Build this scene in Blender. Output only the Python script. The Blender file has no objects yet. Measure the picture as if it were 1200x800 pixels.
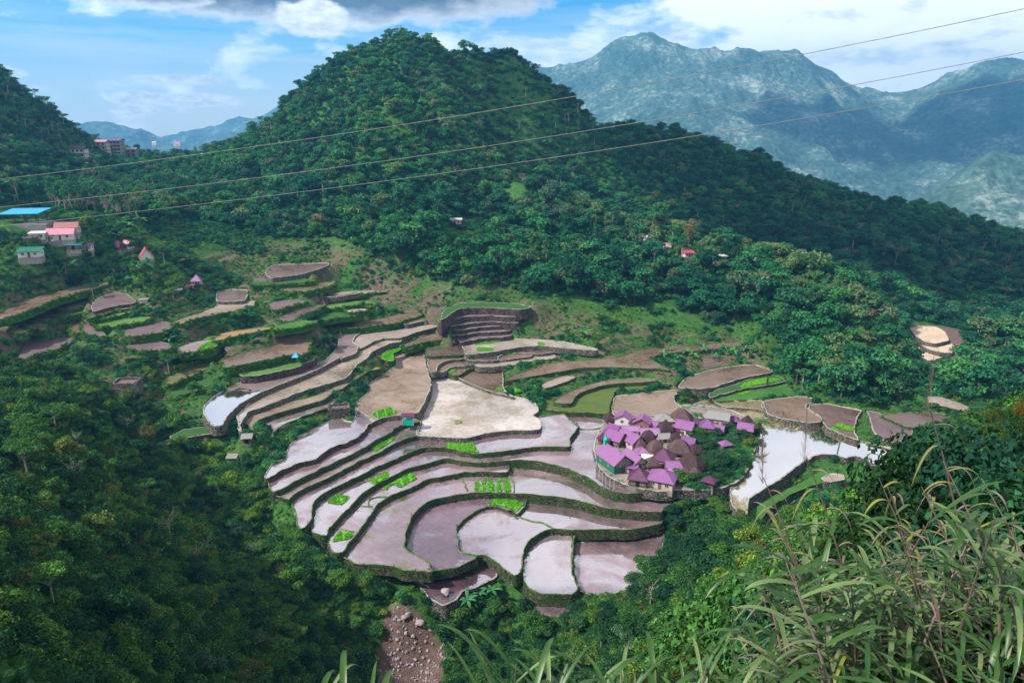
import bpy, bmesh, math, random, time
import numpy as np
from mathutils import Vector, Matrix, geometry
from mathutils.bvhtree import BVHTree
T0 = time.time()
S = bpy.context.scene
COL = S.collection
random.seed(7)
RNG = np.random.default_rng(11)
R = math.radians

# ------------------------------------------------------------------ camera
HC = 95.0
FPX = 857.0
PITCH = math.atan(250.0 / FPX)
CP, SP = math.cos(PITCH), math.sin(PITCH)
cd = bpy.data.cameras.new('camera')
cd.sensor_width = 36.0
cd.lens = 36.0 * FPX / 1200.0
cd.clip_start = 0.1
cd.clip_end = 30000
cam = bpy.data.objects.new('camera', cd)
cam.location = (0, 0, HC)
cam.rotation_euler = (math.pi / 2 - PITCH, 0, 0)
COL.objects.link(cam)
S.camera = cam


def ray(px, py):
    u = (px - 600.0) / FPX
    v = (400.0 - py) / FPX
    return np.array([u, CP + v * SP, -SP + v * CP])


def at_z(px, py, z):
    d = ray(px, py)
    t = (z - HC) / d[2]
    return np.array([d[0] * t, d[1] * t, z])


def at_y(px, py, y):
    d = ray(px, py)
    t = y / d[1]
    return np.array([d[0] * t, y, HC + d[2] * t])


def project(P):
    P = np.atleast_2d(P)
    x, y, z = P[:, 0], P[:, 1], P[:, 2] - HC
    f = y * CP - z * SP
    up = y * SP + z * CP
    f = np.where(f < 0.05, 0.05, f)
    return 600 + FPX * x / f, 400 - FPX * up / f, f


# ------------------------------------------------------------------ noise
def _hash(ix, iy, seed):
    h = (ix.astype(np.int64) * 374761393 + iy.astype(np.int64) * 668265263 + seed * 1442695041) & 0xffffffff
    h = ((h ^ (h >> 13)) * 1274126177) & 0xffffffff
    return ((h ^ (h >> 16)) & 0xffffff) / float(0xffffff)


def vnoise(x, y, seed=0):
    ix, iy = np.floor(x), np.floor(y)
    fx, fy = x - ix, y - iy
    ux, uy = fx * fx * (3 - 2 * fx), fy * fy * (3 - 2 * fy)
    a = _hash(ix, iy, seed); b = _hash(ix + 1, iy, seed)
    c = _hash(ix, iy + 1, seed); d = _hash(ix + 1, iy + 1, seed)
    return (a + (b - a) * ux) * (1 - uy) + (c + (d - c) * ux) * uy


def fbm(x, y, seed=0, oct=4):
    s = 0; a = 1.0; t = 0
    for k in range(oct):
        s = s + a * (vnoise(x, y, seed + k * 17) * 2 - 1); t += a
        a *= .5; x = x * 2.03 + 11.3; y = y * 2.03 + 5.7
    return s / t


def ridged(x, y, seed=0, oct=4):
    s = 0; a = 1.0; t = 0
    for k in range(oct):
        s = s + a * (1 - np.abs(vnoise(x, y, seed + k * 13) * 2 - 1) * 2); t += a
        a *= .5; x = x * 2.1 + 3.3; y = y * 2.1 + 7.7
    return s / t


# ------------------------------------------------------------------ objects
def tag(o, label=None, cat=None, group=None, kind=None):
    if label: o['label'] = label
    if cat: o['category'] = cat
    if group: o['group'] = group
    if kind: o['kind'] = kind
    return o


def link(name, me, mats=None, parent=None, loc=(0, 0, 0), rz=0.0, smooth=False):
    o = bpy.data.objects.new(name, me)
    if mats is not None:
        for m in (mats if isinstance(mats, (list, tuple)) else [mats]):
            me.materials.append(m)
    if smooth:
        me.polygons.foreach_set('use_smooth', [True] * len(me.polygons))
    o.location = loc
    o.rotation_euler = (0, 0, rz)
    if parent is not None: o.parent = parent
    COL.objects.link(o)
    return o


def empty(name, label, cat, loc=(0, 0, 0), rz=0.0, group=None):
    o = bpy.data.objects.new(name, None)
    o.empty_display_size = .3
    o.location = loc; o.rotation_euler = (0, 0, rz)
    COL.objects.link(o)
    return tag(o, label, cat, group)


def copy_thing(root, loc, rz, label, group=None, scale=None):
    r = root.copy(); COL.objects.link(r)
    r.location = loc; r.rotation_euler = (root.rotation_euler[0], root.rotation_euler[1], rz)
    r['label'] = label
    if group: r['group'] = group
    if scale is not None: r.scale = (scale,) * 3 if not hasattr(scale, '__len__') else scale
    for ch in list(root.children):
        c = ch.copy(); COL.objects.link(c); c.parent = r
        for g in ch.children:
            d = g.copy(); COL.objects.link(d); d.parent = c
    return r


def np_mesh(name, verts, faces, mat_idx=None):
    """faces: (N,3) or (N,4) array, or list of lists"""
    me = bpy.data.meshes.new(name)
    verts = np.asarray(verts, dtype=np.float32)
    if isinstance(faces, np.ndarray):
        n, k = faces.shape
        me.vertices.add(len(verts)); me.vertices.foreach_set('co', verts.ravel())
        me.loops.add(n * k); me.loops.foreach_set('vertex_index', faces.ravel().astype(np.int32))
        me.polygons.add(n)
        me.polygons.foreach_set('loop_start', np.arange(0, n * k, k, dtype=np.int32))
        me.polygons.foreach_set('loop_total', np.full(n, k, dtype=np.int32))
        if mat_idx is not None: me.polygons.foreach_set('material_index', np.asarray(mat_idx, dtype=np.int32))
        me.update(calc_edges=True)
    else:
        me.from_pydata([tuple(v) for v in verts], [], faces)
        if mat_idx is not None: me.polygons.foreach_set('material_index', np.asarray(mat_idx, dtype=np.int32))
        me.update()
    return me


class MB:
    """collects simple solids into one mesh"""
    def __init__(s): s.v = []; s.f = []; s.m = []
    def add(s, vs, fs, m=0):
        b = len(s.v); s.v += [tuple(v) for v in vs]; s.f += [[b + i for i in f] for f in fs]; s.m += [m] * len(fs)
    def box(s, x0, x1, y0, y1, z0, z1, m=0):
        s.add([(x0, y0, z0), (x1, y0, z0), (x1, y1, z0), (x0, y1, z0), (x0, y0, z1), (x1, y0, z1), (x1, y1, z1), (x0, y1, z1)],
              [[0, 3, 2, 1], [4, 5, 6, 7], [0, 1, 5, 4], [1, 2, 6, 5], [2, 3, 7, 6], [3, 0, 4, 7]], m)
    def tube(s, pts, rad, n=6, m=0, caps=True):
        pts = [Vector(p) for p in pts]
        rads = rad if hasattr(rad, '__len__') else [rad] * len(pts)
        rings = []; b = len(s.v)
        for i, p in enumerate(pts):
            t = (pts[min(i + 1, len(pts) - 1)] - pts[max(i - 1, 0)]).normalized()
            a = Vector((0, 0, 1)) if abs(t.z) < .9 else Vector((1, 0, 0))
            x = t.cross(a).normalized(); y = t.cross(x).normalized()
            for k in range(n):
                an = 2 * math.pi * k / n
                s.v.append(tuple(p + (x * math.cos(an) + y * math.sin(an)) * rads[i]))
        for i in range(len(pts) - 1):
            for k in range(n):
                s.f.append([b + i * n + k, b + i * n + (k + 1) % n, b + (i + 1) * n + (k + 1) % n, b + (i + 1) * n + k]); s.m.append(m)
        if caps:
            s.f.append([b + k for k in range(n)]); s.m.append(m)
            s.f.append([b + (len(pts) - 1) * n + k for k in reversed(range(n))]); s.m.append(m)
    def build(s, name, mats, parent=None, smooth=False, loc=(0, 0, 0)):
        me = bpy.data.meshes.new(name)
        me.from_pydata(s.v, [], s.f)
        me.polygons.foreach_set('material_index', s.m)
        o = link(name, me, mats, parent, loc=loc, smooth=smooth)
        me.update()
        return o


# ------------------------------------------------------------------ materials
class NT:
    def __init__(s, nt): s.nt = nt; s.n = nt.nodes; s.l = nt.links
    def new(s, t, **kw):
        n = s.n.new(t)
        for k, v in kw.items():
            if k.startswith('i_'): n.inputs[k[2:].replace('_', ' ')].default_value = v
            else: setattr(n, k, v)
        return n
    def L(s, a, b): s.l.new(a, b)
    def noise(s, scale, detail=4, rough=.55, vec=None, dist=0.0):
        n = s.new('ShaderNodeTexNoise'); n.inputs['Scale'].default_value = scale
        n.inputs['Detail'].default_value = detail; n.inputs['Roughness'].default_value = rough
        n.inputs['Distortion'].default_value = dist
        if vec is not None: s.L(vec, n.inputs['Vector'])
        return n.outputs['Fac']
    def ramp(s, fac, stops, interp='LINEAR'):
        n = s.new('ShaderNodeValToRGB'); n.color_ramp.interpolation = interp
        e = n.color_ramp.elements
        while len(e) < len(stops): e.new(.5)
        for i, (p, c) in enumerate(stops):
            e[i].position = p
            e[i].color = (c, c, c, 1) if not hasattr(c, '__len__') else (c[0], c[1], c[2], 1)
        s.L(fac, n.inputs['Fac'])
        return n.outputs['Color']
    def mix(s, fac, a, b, mode='MIX'):
        n = s.new('ShaderNodeMix'); n.data_type = 'RGBA'; n.blend_type = mode
        for v, i in ((fac, 0), (a, 6), (b, 7)):
            if hasattr(v, 'is_linked') or hasattr(v, 'links'): s.L(v, n.inputs[i])
            elif i == 0: n.inputs[0].default_value = v
            else: n.inputs[i].default_value = (v[0], v[1], v[2], 1)
        return n.outputs[2]
    def math(s, op, a, b=None, c=None, clamp=False):
        n = s.new('ShaderNodeMath'); n.operation = op; n.use_clamp = clamp
        for i, v in enumerate((a, b, c)):
            if v is None: continue
            if hasattr(v, 'links'): s.L(v, n.inputs[i])
            else: n.inputs[i].default_value = v
        return n.outputs[0]
    def bump(s, h, strength=.4, dist=.1):
        n = s.new('ShaderNodeBump'); n.inputs['Strength'].default_value = strength
        n.inputs['Distance'].default_value = dist; s.L(h, n.inputs['Height'])
        return n.outputs['Normal']


def new_mat(name):
    m = bpy.data.materials.new(name); m.use_nodes = True
    t = NT(m.node_tree); t.n.clear()
    out = t.new('ShaderNodeOutputMaterial')
    return m, t, out


def principled(t, out, color=None, rough=.8, normal=None, spec=.3, metallic=0, ior=None):
    p = t.new('ShaderNodeBsdfPrincipled')
    if color is not None:
        if hasattr(color, 'links'): t.L(color, p.inputs['Base Color'])
        else: p.inputs['Base Color'].default_value = (*color[:3], 1)
    if hasattr(rough, 'links'): t.L(rough, p.inputs['Roughness'])
    else: p.inputs['Roughness'].default_value = rough
    p.inputs['Specular IOR Level'].default_value = spec
    p.inputs['Metallic'].default_value = metallic
    if ior: p.inputs['IOR'].default_value = ior
    if normal is not None: t.L(normal, p.inputs['Normal'])
    t.L(p.outputs[0], out.inputs['Surface'])
    return p


def geo_pos(t): return t.new('ShaderNodeNewGeometry').outputs['Position']


def simple_mat(name, c, rough=.7, var=.25, scale=1.2, spec=.3, bump=.0, stretch=None, metallic=0):
    m, t, out = new_mat(name)
    v = t.new('ShaderNodeTexCoord').outputs['Object']
    if stretch:
        mp = t.new('ShaderNodeMapping'); mp.inputs['Scale'].default_value = stretch; t.L(v, mp.inputs[0]); v = mp.outputs[0]
    n = t.noise(scale, 5, .6, v)
    lo = [x * (1 - var) for x in c]; hi = [min(1, x * (1 + var)) for x in c]
    col = t.ramp(n, [(.3, lo), (.7, hi)])
    principled(t, out, col, rough, t.bump(n, bump, .05) if bump else None, spec, metallic)
    return m
# ------------------------------------------------------------------ terraces
ZO = {'P': (0, 0, 1), 'Z3': (300, 500, 5), 'Z4': (540, 500, 5), 'ZV': (660, 460, 5), 'Z6': (180, 340, 5), 'Z7': (400, 340, 5),
      'Z8': (640, 340, 4), 'A4': (0, 270, 2.9625), 'A5': (400, 270, 2.9625), 'A6': (800, 270, 2.9625),
      'A7': (0, 530, 2.9625), 'A8': (400, 530, 2.9625), 'A9': (800, 530, 2.9625), 'ZR': (900, 460, 5)}


def pts(s):
    out = []; z = ZO['P']
    for tok in s.split():
        if tok[0] == '@': z = ZO[tok[1:]]; continue
        a, b = tok.split(',')
        out.append((z[0] + float(a) / z[2], z[1] + float(b) / z[2]))
    return out


# (level, surface kind, wall kind, drop, label, outline)
TER = [
 # --- lower centre
 (0.0, 'pink', 'green', 3.4, 'long pale flooded terrace that wraps round the left foot of the walled village',
  '@P 663,486 680,487 700,485 720,490 720,560 @Z4 1300,330 1200,345 1060,385 980,393 900,380 820,345 750,300 650,255 550,222 450,203 350,195 270,200 200,205 100,208 0,200 @Z3 1110,185 1000,215 900,240 800,290 700,340 620,390 570,450 500,520 430,590 415,640 330,620 320,590 335,520 @P 375,575 400,560 440,540 500,515 600,515 640,510'),
 (1.3, 'pink', 'green', 2.2, 'narrow pale terrace curving under the great white paddy with a square of green seedlings',
  '@P 625,490 660,485 677,499 @Z4 690,0 640,70 640,115 560,115 450,118 350,130 200,150 100,160 0,145 @Z3 1170,130 1100,118 1000,120 900,150 800,195 700,240 600,290 500,340 400,390 350,430 330,480 325,540 290,590 250,600 235,520 210,450 210,400 400,300 600,190 800,95 950,40 @P 500,505 560,505'),
 (2.6, 'white', 'stone', 2.2, 'great whitish paddy at the centre shaped like a shield with a small square plot inside',
  '@Z7 540,485 600,478 640,490 700,520 800,565 900,600 1000,620 1060,630 1130,655 1160,690 1150,715 1120,735 1170,760 @A5 698,675 690,690 640,694 600,693 560,697 500,705 430,722 350,718 268,712 262,690 262,650 280,600 300,560 310,500'),
 (2.5, 'brownpink', 'green', 2.2, 'thin curved terrace of brown and pale water with two green strips under the tan paddies',
  '@P 500,470 @A5 268,712 @Z3 955,48 880,70 800,105 700,160 600,205 500,260 400,310 300,355 215,405 195,430 150,412 100,400 100,375 300,280 500,170 700,70 900,-20'),
 (3.9, 'pink', 'green', 2.3, 'thin pale terrace strip just under the stone faced upper pool, mossy in front',
  '@Z3 930,-50 960,-30 880,-20 830,0 780,40 720,70 640,120 560,160 450,215 350,260 250,310 150,365 100,380 80,360 75,310 200,230 400,130 560,70 620,0 700,-60'),
 (5.3, 'tan', 'stone', 3.4, 'wide tan muddy paddy left of the great white paddy with four green seedling rows',
  '@Z7 355,345 380,360 470,362 495,390 500,450 525,530 520,590 500,630 470,685 440,720 300,738 240,745 195,768 165,745 130,725 85,690 80,665 150,600 160,550 250,490 320,440 320,400 300,370'),
 (5.2, 'pinkwhite', 'brownwall', 2.6, 'silvery pink pool with an eroded brown bank, left of the tan muddy paddy',
  '@Z7 85,690 130,725 165,745 195,768 150,790 @Z3 655,-10 640,20 600,60 540,90 490,100 430,130 350,190 250,210 150,250 70,300 50,290 60,260 100,220 150,190 190,120 240,70 330,40 @A4 1020,720 1090,690 1160,650 1185,650 @A5 40,665'),
 (-1.3, 'pink', 'green', 2.4, 'short curved strip terrace with brown and green seedling squares beside a small round basin',
  '@Z3 1200,215 1470,220 1472,265 1300,263 1200,270 1100,290 1000,310 900,360 800,400 720,450 690,490 640,560 600,620 540,690 510,735 450,740 425,700 425,630 500,500 600,400 800,280 1000,205'),
 (-2.6, 'purplesilt', 'green', 2.0, 'long lower terrace sweeping from algae covered mud to the wide water under the village wall',
  '@Z3 1200,270 @Z4 100,255 270,250 400,235 600,280 800,350 1000,385 1150,385 1220,420 1230,450 1172,497 1000,492 850,475 750,450 660,425 500,405 390,395 200,385 100,385 0,395 @Z3 1100,412 1000,440 930,500 900,560 885,610 866,700 900,730 960,760 1015,795 1020,830 @A8 320,413 230,410 180,395 100,388 50,385 0,362 @P 393,645 402,640 408,630 430,610 450,585'),
 (-4.4, 'purple', 'green', 1.6, 'dark purple pool enclosed by mossy curved banks with a bright green bed at its corner',
  '@A8 430,132 500,138 600,140 648,150 640,180 612,214 597,205 580,200 540,186 490,195 440,222 405,260 405,300 410,340 425,350 470,357 462,370 400,398 320,413 300,380 225,342 218,310 235,250 270,200 330,160'),
 (-5.1, 'pink', 'green', 2.2, 'large pinkish pool in the lowest centre reaching right under the trees',
  '@A8 612,205 640,150 700,150 900,180 1000,205 1110,205 1110,245 1040,262 1000,267 900,267 800,270 740,265 690,280 650,310 628,360 625,415 600,427 560,400 540,380 500,358 470,357 425,350 405,335 400,260 440,220 490,193 540,184'),
 (-6.6, 'pinkwhite', 'green', 3.2, 'pale pool with a cloudy white patch, lowest but one in the middle',
  '@A8 628,400 635,350 655,305 690,278 800,270 810,278 806,340 804,420 822,475 800,492 740,490 690,490 650,470 625,430'),
 (-8.6, 'pink', 'stone', 3.4, 'pale pool under the tall dark wall beside the tree clump',
  '@A8 812,315 1100,270 1120,330 1000,470 900,500 830,480 808,420'),
 (-9.6, 'purple', 'green', 3.0, 'small dull purple pool at the very bottom of the paddies',
  '@A8 665,500 700,485 800,485 815,500 790,550 750,570 700,560 660,540'),
 (-7.6, 'purple', 'stone', 3.0, 'dull purple mud pool with a pale boulder at its corner, below the mossy outer wall',
  '@A8 235,425 300,405 450,385 500,372 540,388 540,430 470,470 420,480 400,510 350,530 300,500 260,450'),
 # --- right lake and neighbours
 (0.15, 'lake', 'stone', 4.2, 'bright pool mirroring the white sky right of the village, brown at its far end',
  '@Z8 655,548 700,530 780,515 900,545 1020,572 @A6 285,650 330,655 400,665 480,665 500,680 560,715 615,730 700,748 745,762 @A9 735,0 700,48 660,36 600,12 @A6 570,790 530,778 480,777 450,785 436,800 @A9 432,20 380,65 300,118 232,160 222,212 200,214 180,195 166,165 163,130 200,80 245,20 262,-30 @ZV 1140,260 1100,200 1000,170 850,120 750,100 600,90'),
 (0.9, 'algae', 'stone', 1.0, 'small brown algae plot beside the lake behind the grey roofed house',
  '@Z8 785,520 830,512 870,518 1010,516 1015,545 1030,568 950,552 880,550 830,545'),
 (1.6, 'brown', 'stone', 1.9, 'rounded olive brown paddy above the lake edged with a pale path',
  '@A6 280,592 330,583 400,575 440,578 457,588 452,600 432,602 430,612 445,625 470,640 485,655 475,665 440,668 400,662 330,650 290,632'),
 (1.2, 'darkbrown', 'stone', 1.5, 'dark brown paddy with a pointed green seedling bed beside the lake',
  '@A6 440,605 500,600 560,612 622,625 605,650 602,672 600,700 612,728 560,712 500,685 485,660 440,625'),
 (1.6, 'purplesoil', 'stone', 2.0, 'dry purple mud plot right of the dark paddy on the valley side',
  '@A6 640,625 680,632 740,665 800,690 790,715 745,735 690,725 660,690 650,650'),
 (2.4, 'darkbrown', 'green', 2.0, 'narrow dark paddy against the foot of the forest spur',
  '@A6 690,640 800,630 880,632 930,645 900,665 820,684 770,680 740,664'),
 (4.4, 'pinksoil', 'green', 2.0, 'pale bare strip of soil leading away behind the forest spur',
  '@A6 850,575 900,578 992,610 985,630 920,612 855,600'),
 (-2.8, 'grass', 'green', 2.6, 'narrow grassy ledge under the stone wall of the lake',
  '@A9 225,218 235,205 300,155 330,143 400,108 450,82 480,65 560,75 600,95 560,102 480,105 430,122 360,152 300,190 265,245 240,235'),
 (-5.2, 'lake', 'stone', 3.0, 'thin curved pool of white water two walls below the lake',
  '@A9 262,235 285,195 335,158 380,140 425,127 480,108 585,108 570,125 500,132 450,137 400,162 350,200 310,225 285,260 265,255'),
 (-2.0, 'pinksoil', 'stone', 2.0, 'small bare plot with a heap of laundry coloured stones under the lake wall',
  '@A9 478,88 520,70 560,78 560,92 500,102'),
 # --- centre right, going up
 (1.2, 'brownwet', 'stone', 1.4, 'brown paddy with foam streaks directly behind the village roofs',
  '@Z8 308,560 312,520 328,495 400,488 480,478 560,470 640,463 765,464 770,478 700,486 612,487 600,500 608,525 640,550 650,590 500,590 400,590 320,585'),
 (3.2, 'brown', 'stone', 2.0, 'plain brown paddy with a pale rim below the banana grove',
  '@Z8 622,455 645,420 700,395 780,372 870,356 980,348 1066,378 1045,390 980,400 900,418 830,440 765,460 700,462'),
 (2.3, 'grassdark', 'purplewall', 1.4, 'step with a bright green bed held by a bare purple wall',
  '@Z8 765,480 850,450 930,423 1040,393 1100,406 1120,425 1060,440 950,457 860,477 770,500'),
 (1.3, 'grass', 'green', 1.2, 'grassy step under the purple wall near the forest foot',
  '@Z8 775,510 900,478 1010,452 1120,442 1172,490 1060,497 960,510 850,517 800,520'),
 (3.0, 'brown', 'green', 2.0, 'crescent of brown water between two hedged banks above the left houses of the village',
  '@Z8 35,520 60,500 100,478 200,440 300,420 420,410 510,415 520,425 440,432 300,440 220,458 160,482 135,505 120,530 60,530'),
 (1.7, 'grassyellow', 'green', 1.5, 'green and yellow grassy lobe with a bare path behind the first village roofs',
  '@Z8 0,505 60,500 120,530 130,490 200,455 330,440 440,432 520,430 470,460 330,470 318,490 300,530 290,580 200,570 100,570 0,555'),
 (4.2, 'pinksoil', 'green', 1.6, 'short pale bare strip left of the long brown paddy',
  '@Z8 -20,440 40,415 90,402 135,402 130,415 60,440 -10,462'),
 (5.4, 'brown', 'green', 2.4, 'long brown paddy bending round the planted knoll at the foot of the hill',
  '@Z7 962,530 975,515 1010,495 1100,465 1190,435 @Z8 60,338 200,326 330,316 430,283 560,262 700,258 900,243 922,258 880,264 760,280 600,292 512,308 495,322 530,345 582,375 520,368 400,364 290,360 180,363 150,366 @Z7 1190,492 1080,512'),
 (3.4, 'brown', 'stone', 1.3, 'brown paddy tucked in the corner above the white path of the great paddy',
  '@Z7 640,485 720,478 780,452 850,458 940,466 950,500 948,565 975,598 1010,624 900,600 800,566 700,521'),
 (4.5, 'brown', 'green', 1.5, 'small wedge of brown water, third of the curved steps over the great paddy',
  '@Z7 600,465 650,435 770,428 812,448 740,466 690,497 655,498'),
 (5.4, 'brown', 'stone', 1.4, 'curled narrow brown step with a green spot, second of the curved steps',
  '@Z7 552,470 560,435 620,412 725,388 778,415 778,437 690,446 640,452 612,475 560,480'),
 (6.5, 'brown', 'stone', 1.6, 'brown bent step beside the long pale path, topmost of the curved steps',
  '@Z7 508,400 600,380 720,372 724,398 650,408 602,420 565,442 556,476 515,478'),
 (7.7, 'darkbrown', 'green', 1.7, 'thin dark step under the hedged brown crescent',
  '@Z7 495,350 600,335 690,325 722,345 722,375 600,382 510,385'),
 (9.6, 'brown', 'hedge', 2.6, 'brown crescent above a thick green hedge',
  '@Z7 360,322 430,285 530,258 620,247 645,260 600,288 500,303 430,322 380,330'),
 (11.2, 'pinksoil', 'stone', 2.6, 'rose grey terrace strip faced with a high stone wall',
  '@Z7 70,300 110,262 200,250 330,233 450,213 530,200 562,213 450,243 350,278 250,281 180,304 130,333 90,340'),
 (14.0, 'brown', 'hedge', 2.8, 'brown green strip paddy over the dense hedge at the foot of the bushes',
  '@Z7 -80,210 0,200 100,197 200,172 330,143 460,135 474,150 400,166 340,190 250,202 120,216 0,228 -70,228'),
 (13.0, 'brown', 'stone', 1.4, 'tiny tapering brown strip beside the head of the paved path',
  '@Z7 360,192 430,168 520,158 492,176 380,202'),
 (17.0, 'lightgrass', 'hedge', 2.2, 'light green grassy terrace high on the left of the bush clump',
  '@Z7 -60,85 0,78 60,68 150,62 214,74 160,102 0,108 -60,105'),
 (15.6, 'brown', 'hedge', 1.6, 'dull brown strip under the light green grassy terrace',
  '@Z7 -10,135 40,118 110,112 185,112 180,128 120,138 20,145'),
 (9.0, 'tanwhite', 'stone', 1.8, 'grey tan terrace with two bright green beds at the foot of the stone staircase',
  '@Z7 712,322 800,300 960,285 1050,285 1190,290 1300,300 1500,345 1480,352 1300,340 1190,326 1050,332 900,360 735,378 718,350'),
 (7.2, 'darkbrown', 'stone', 1.5, 'dark strip step immediately under the grey tan terrace',
  '@Z7 735,400 735,370 900,355 1050,330 1240,330 1300,350 1180,372 1115,372 1000,368 920,388 915,410 770,414'),
 (6.9, 'brown', 'stone', 1.5, 'small brown boxed pool with two green dots among the purple walls',
  '@Z7 920,388 1000,366 1112,372 1112,388 1040,398 1000,402 925,410'),
 (6.0, 'pinksoil', 'stone', 1.5, 'pale rose step at the bottom of the purple walled flight',
  '@Z7 778,420 915,408 1050,400 1120,388 1250,378 1250,398 1110,415 1050,432 900,446 800,447'),
]
STEP = [
 (21.0, '@Z7 585,172 640,136 700,107 830,99 1040,112 1110,97 1000,75 850,70 700,75 600,120', 'grassdark'),
 (18.0, '@Z7 590,190 650,170 740,153 860,148 1036,153 1042,105 830,95 700,103 640,130 575,175', 'purplesoil'),
 (15.6, '@Z7 590,212 650,209 740,196 860,184 1030,189 1038,150 860,143 740,148 590,188', 'purplesoil'),
 (14.0, '@Z7 630,234 700,232 800,218 900,208 1022,208 1032,185 860,180 740,192 625,210', 'purplesoil'),
 (12.4, '@Z7 655,266 740,257 800,247 990,236 1024,205 900,204 800,214 640,232', 'purplesoil'),
 (10.8, '@Z7 695,302 760,292 850,276 985,270 995,232 800,243 740,253 660,264', 'purplesoil'),
]
ordn = ['grass topped', 'second from the top', 'third from the top', 'fourth from the top', 'fifth from the top', 'lowest']
for (z, s, k), o_ in zip(STEP, ordn):
    TER.append((z, k, 'purplewall', 3.8 if z > 15 else 2.6, o_ + ' ledge of the flight of purple stone steps below the forest', s))
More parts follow.
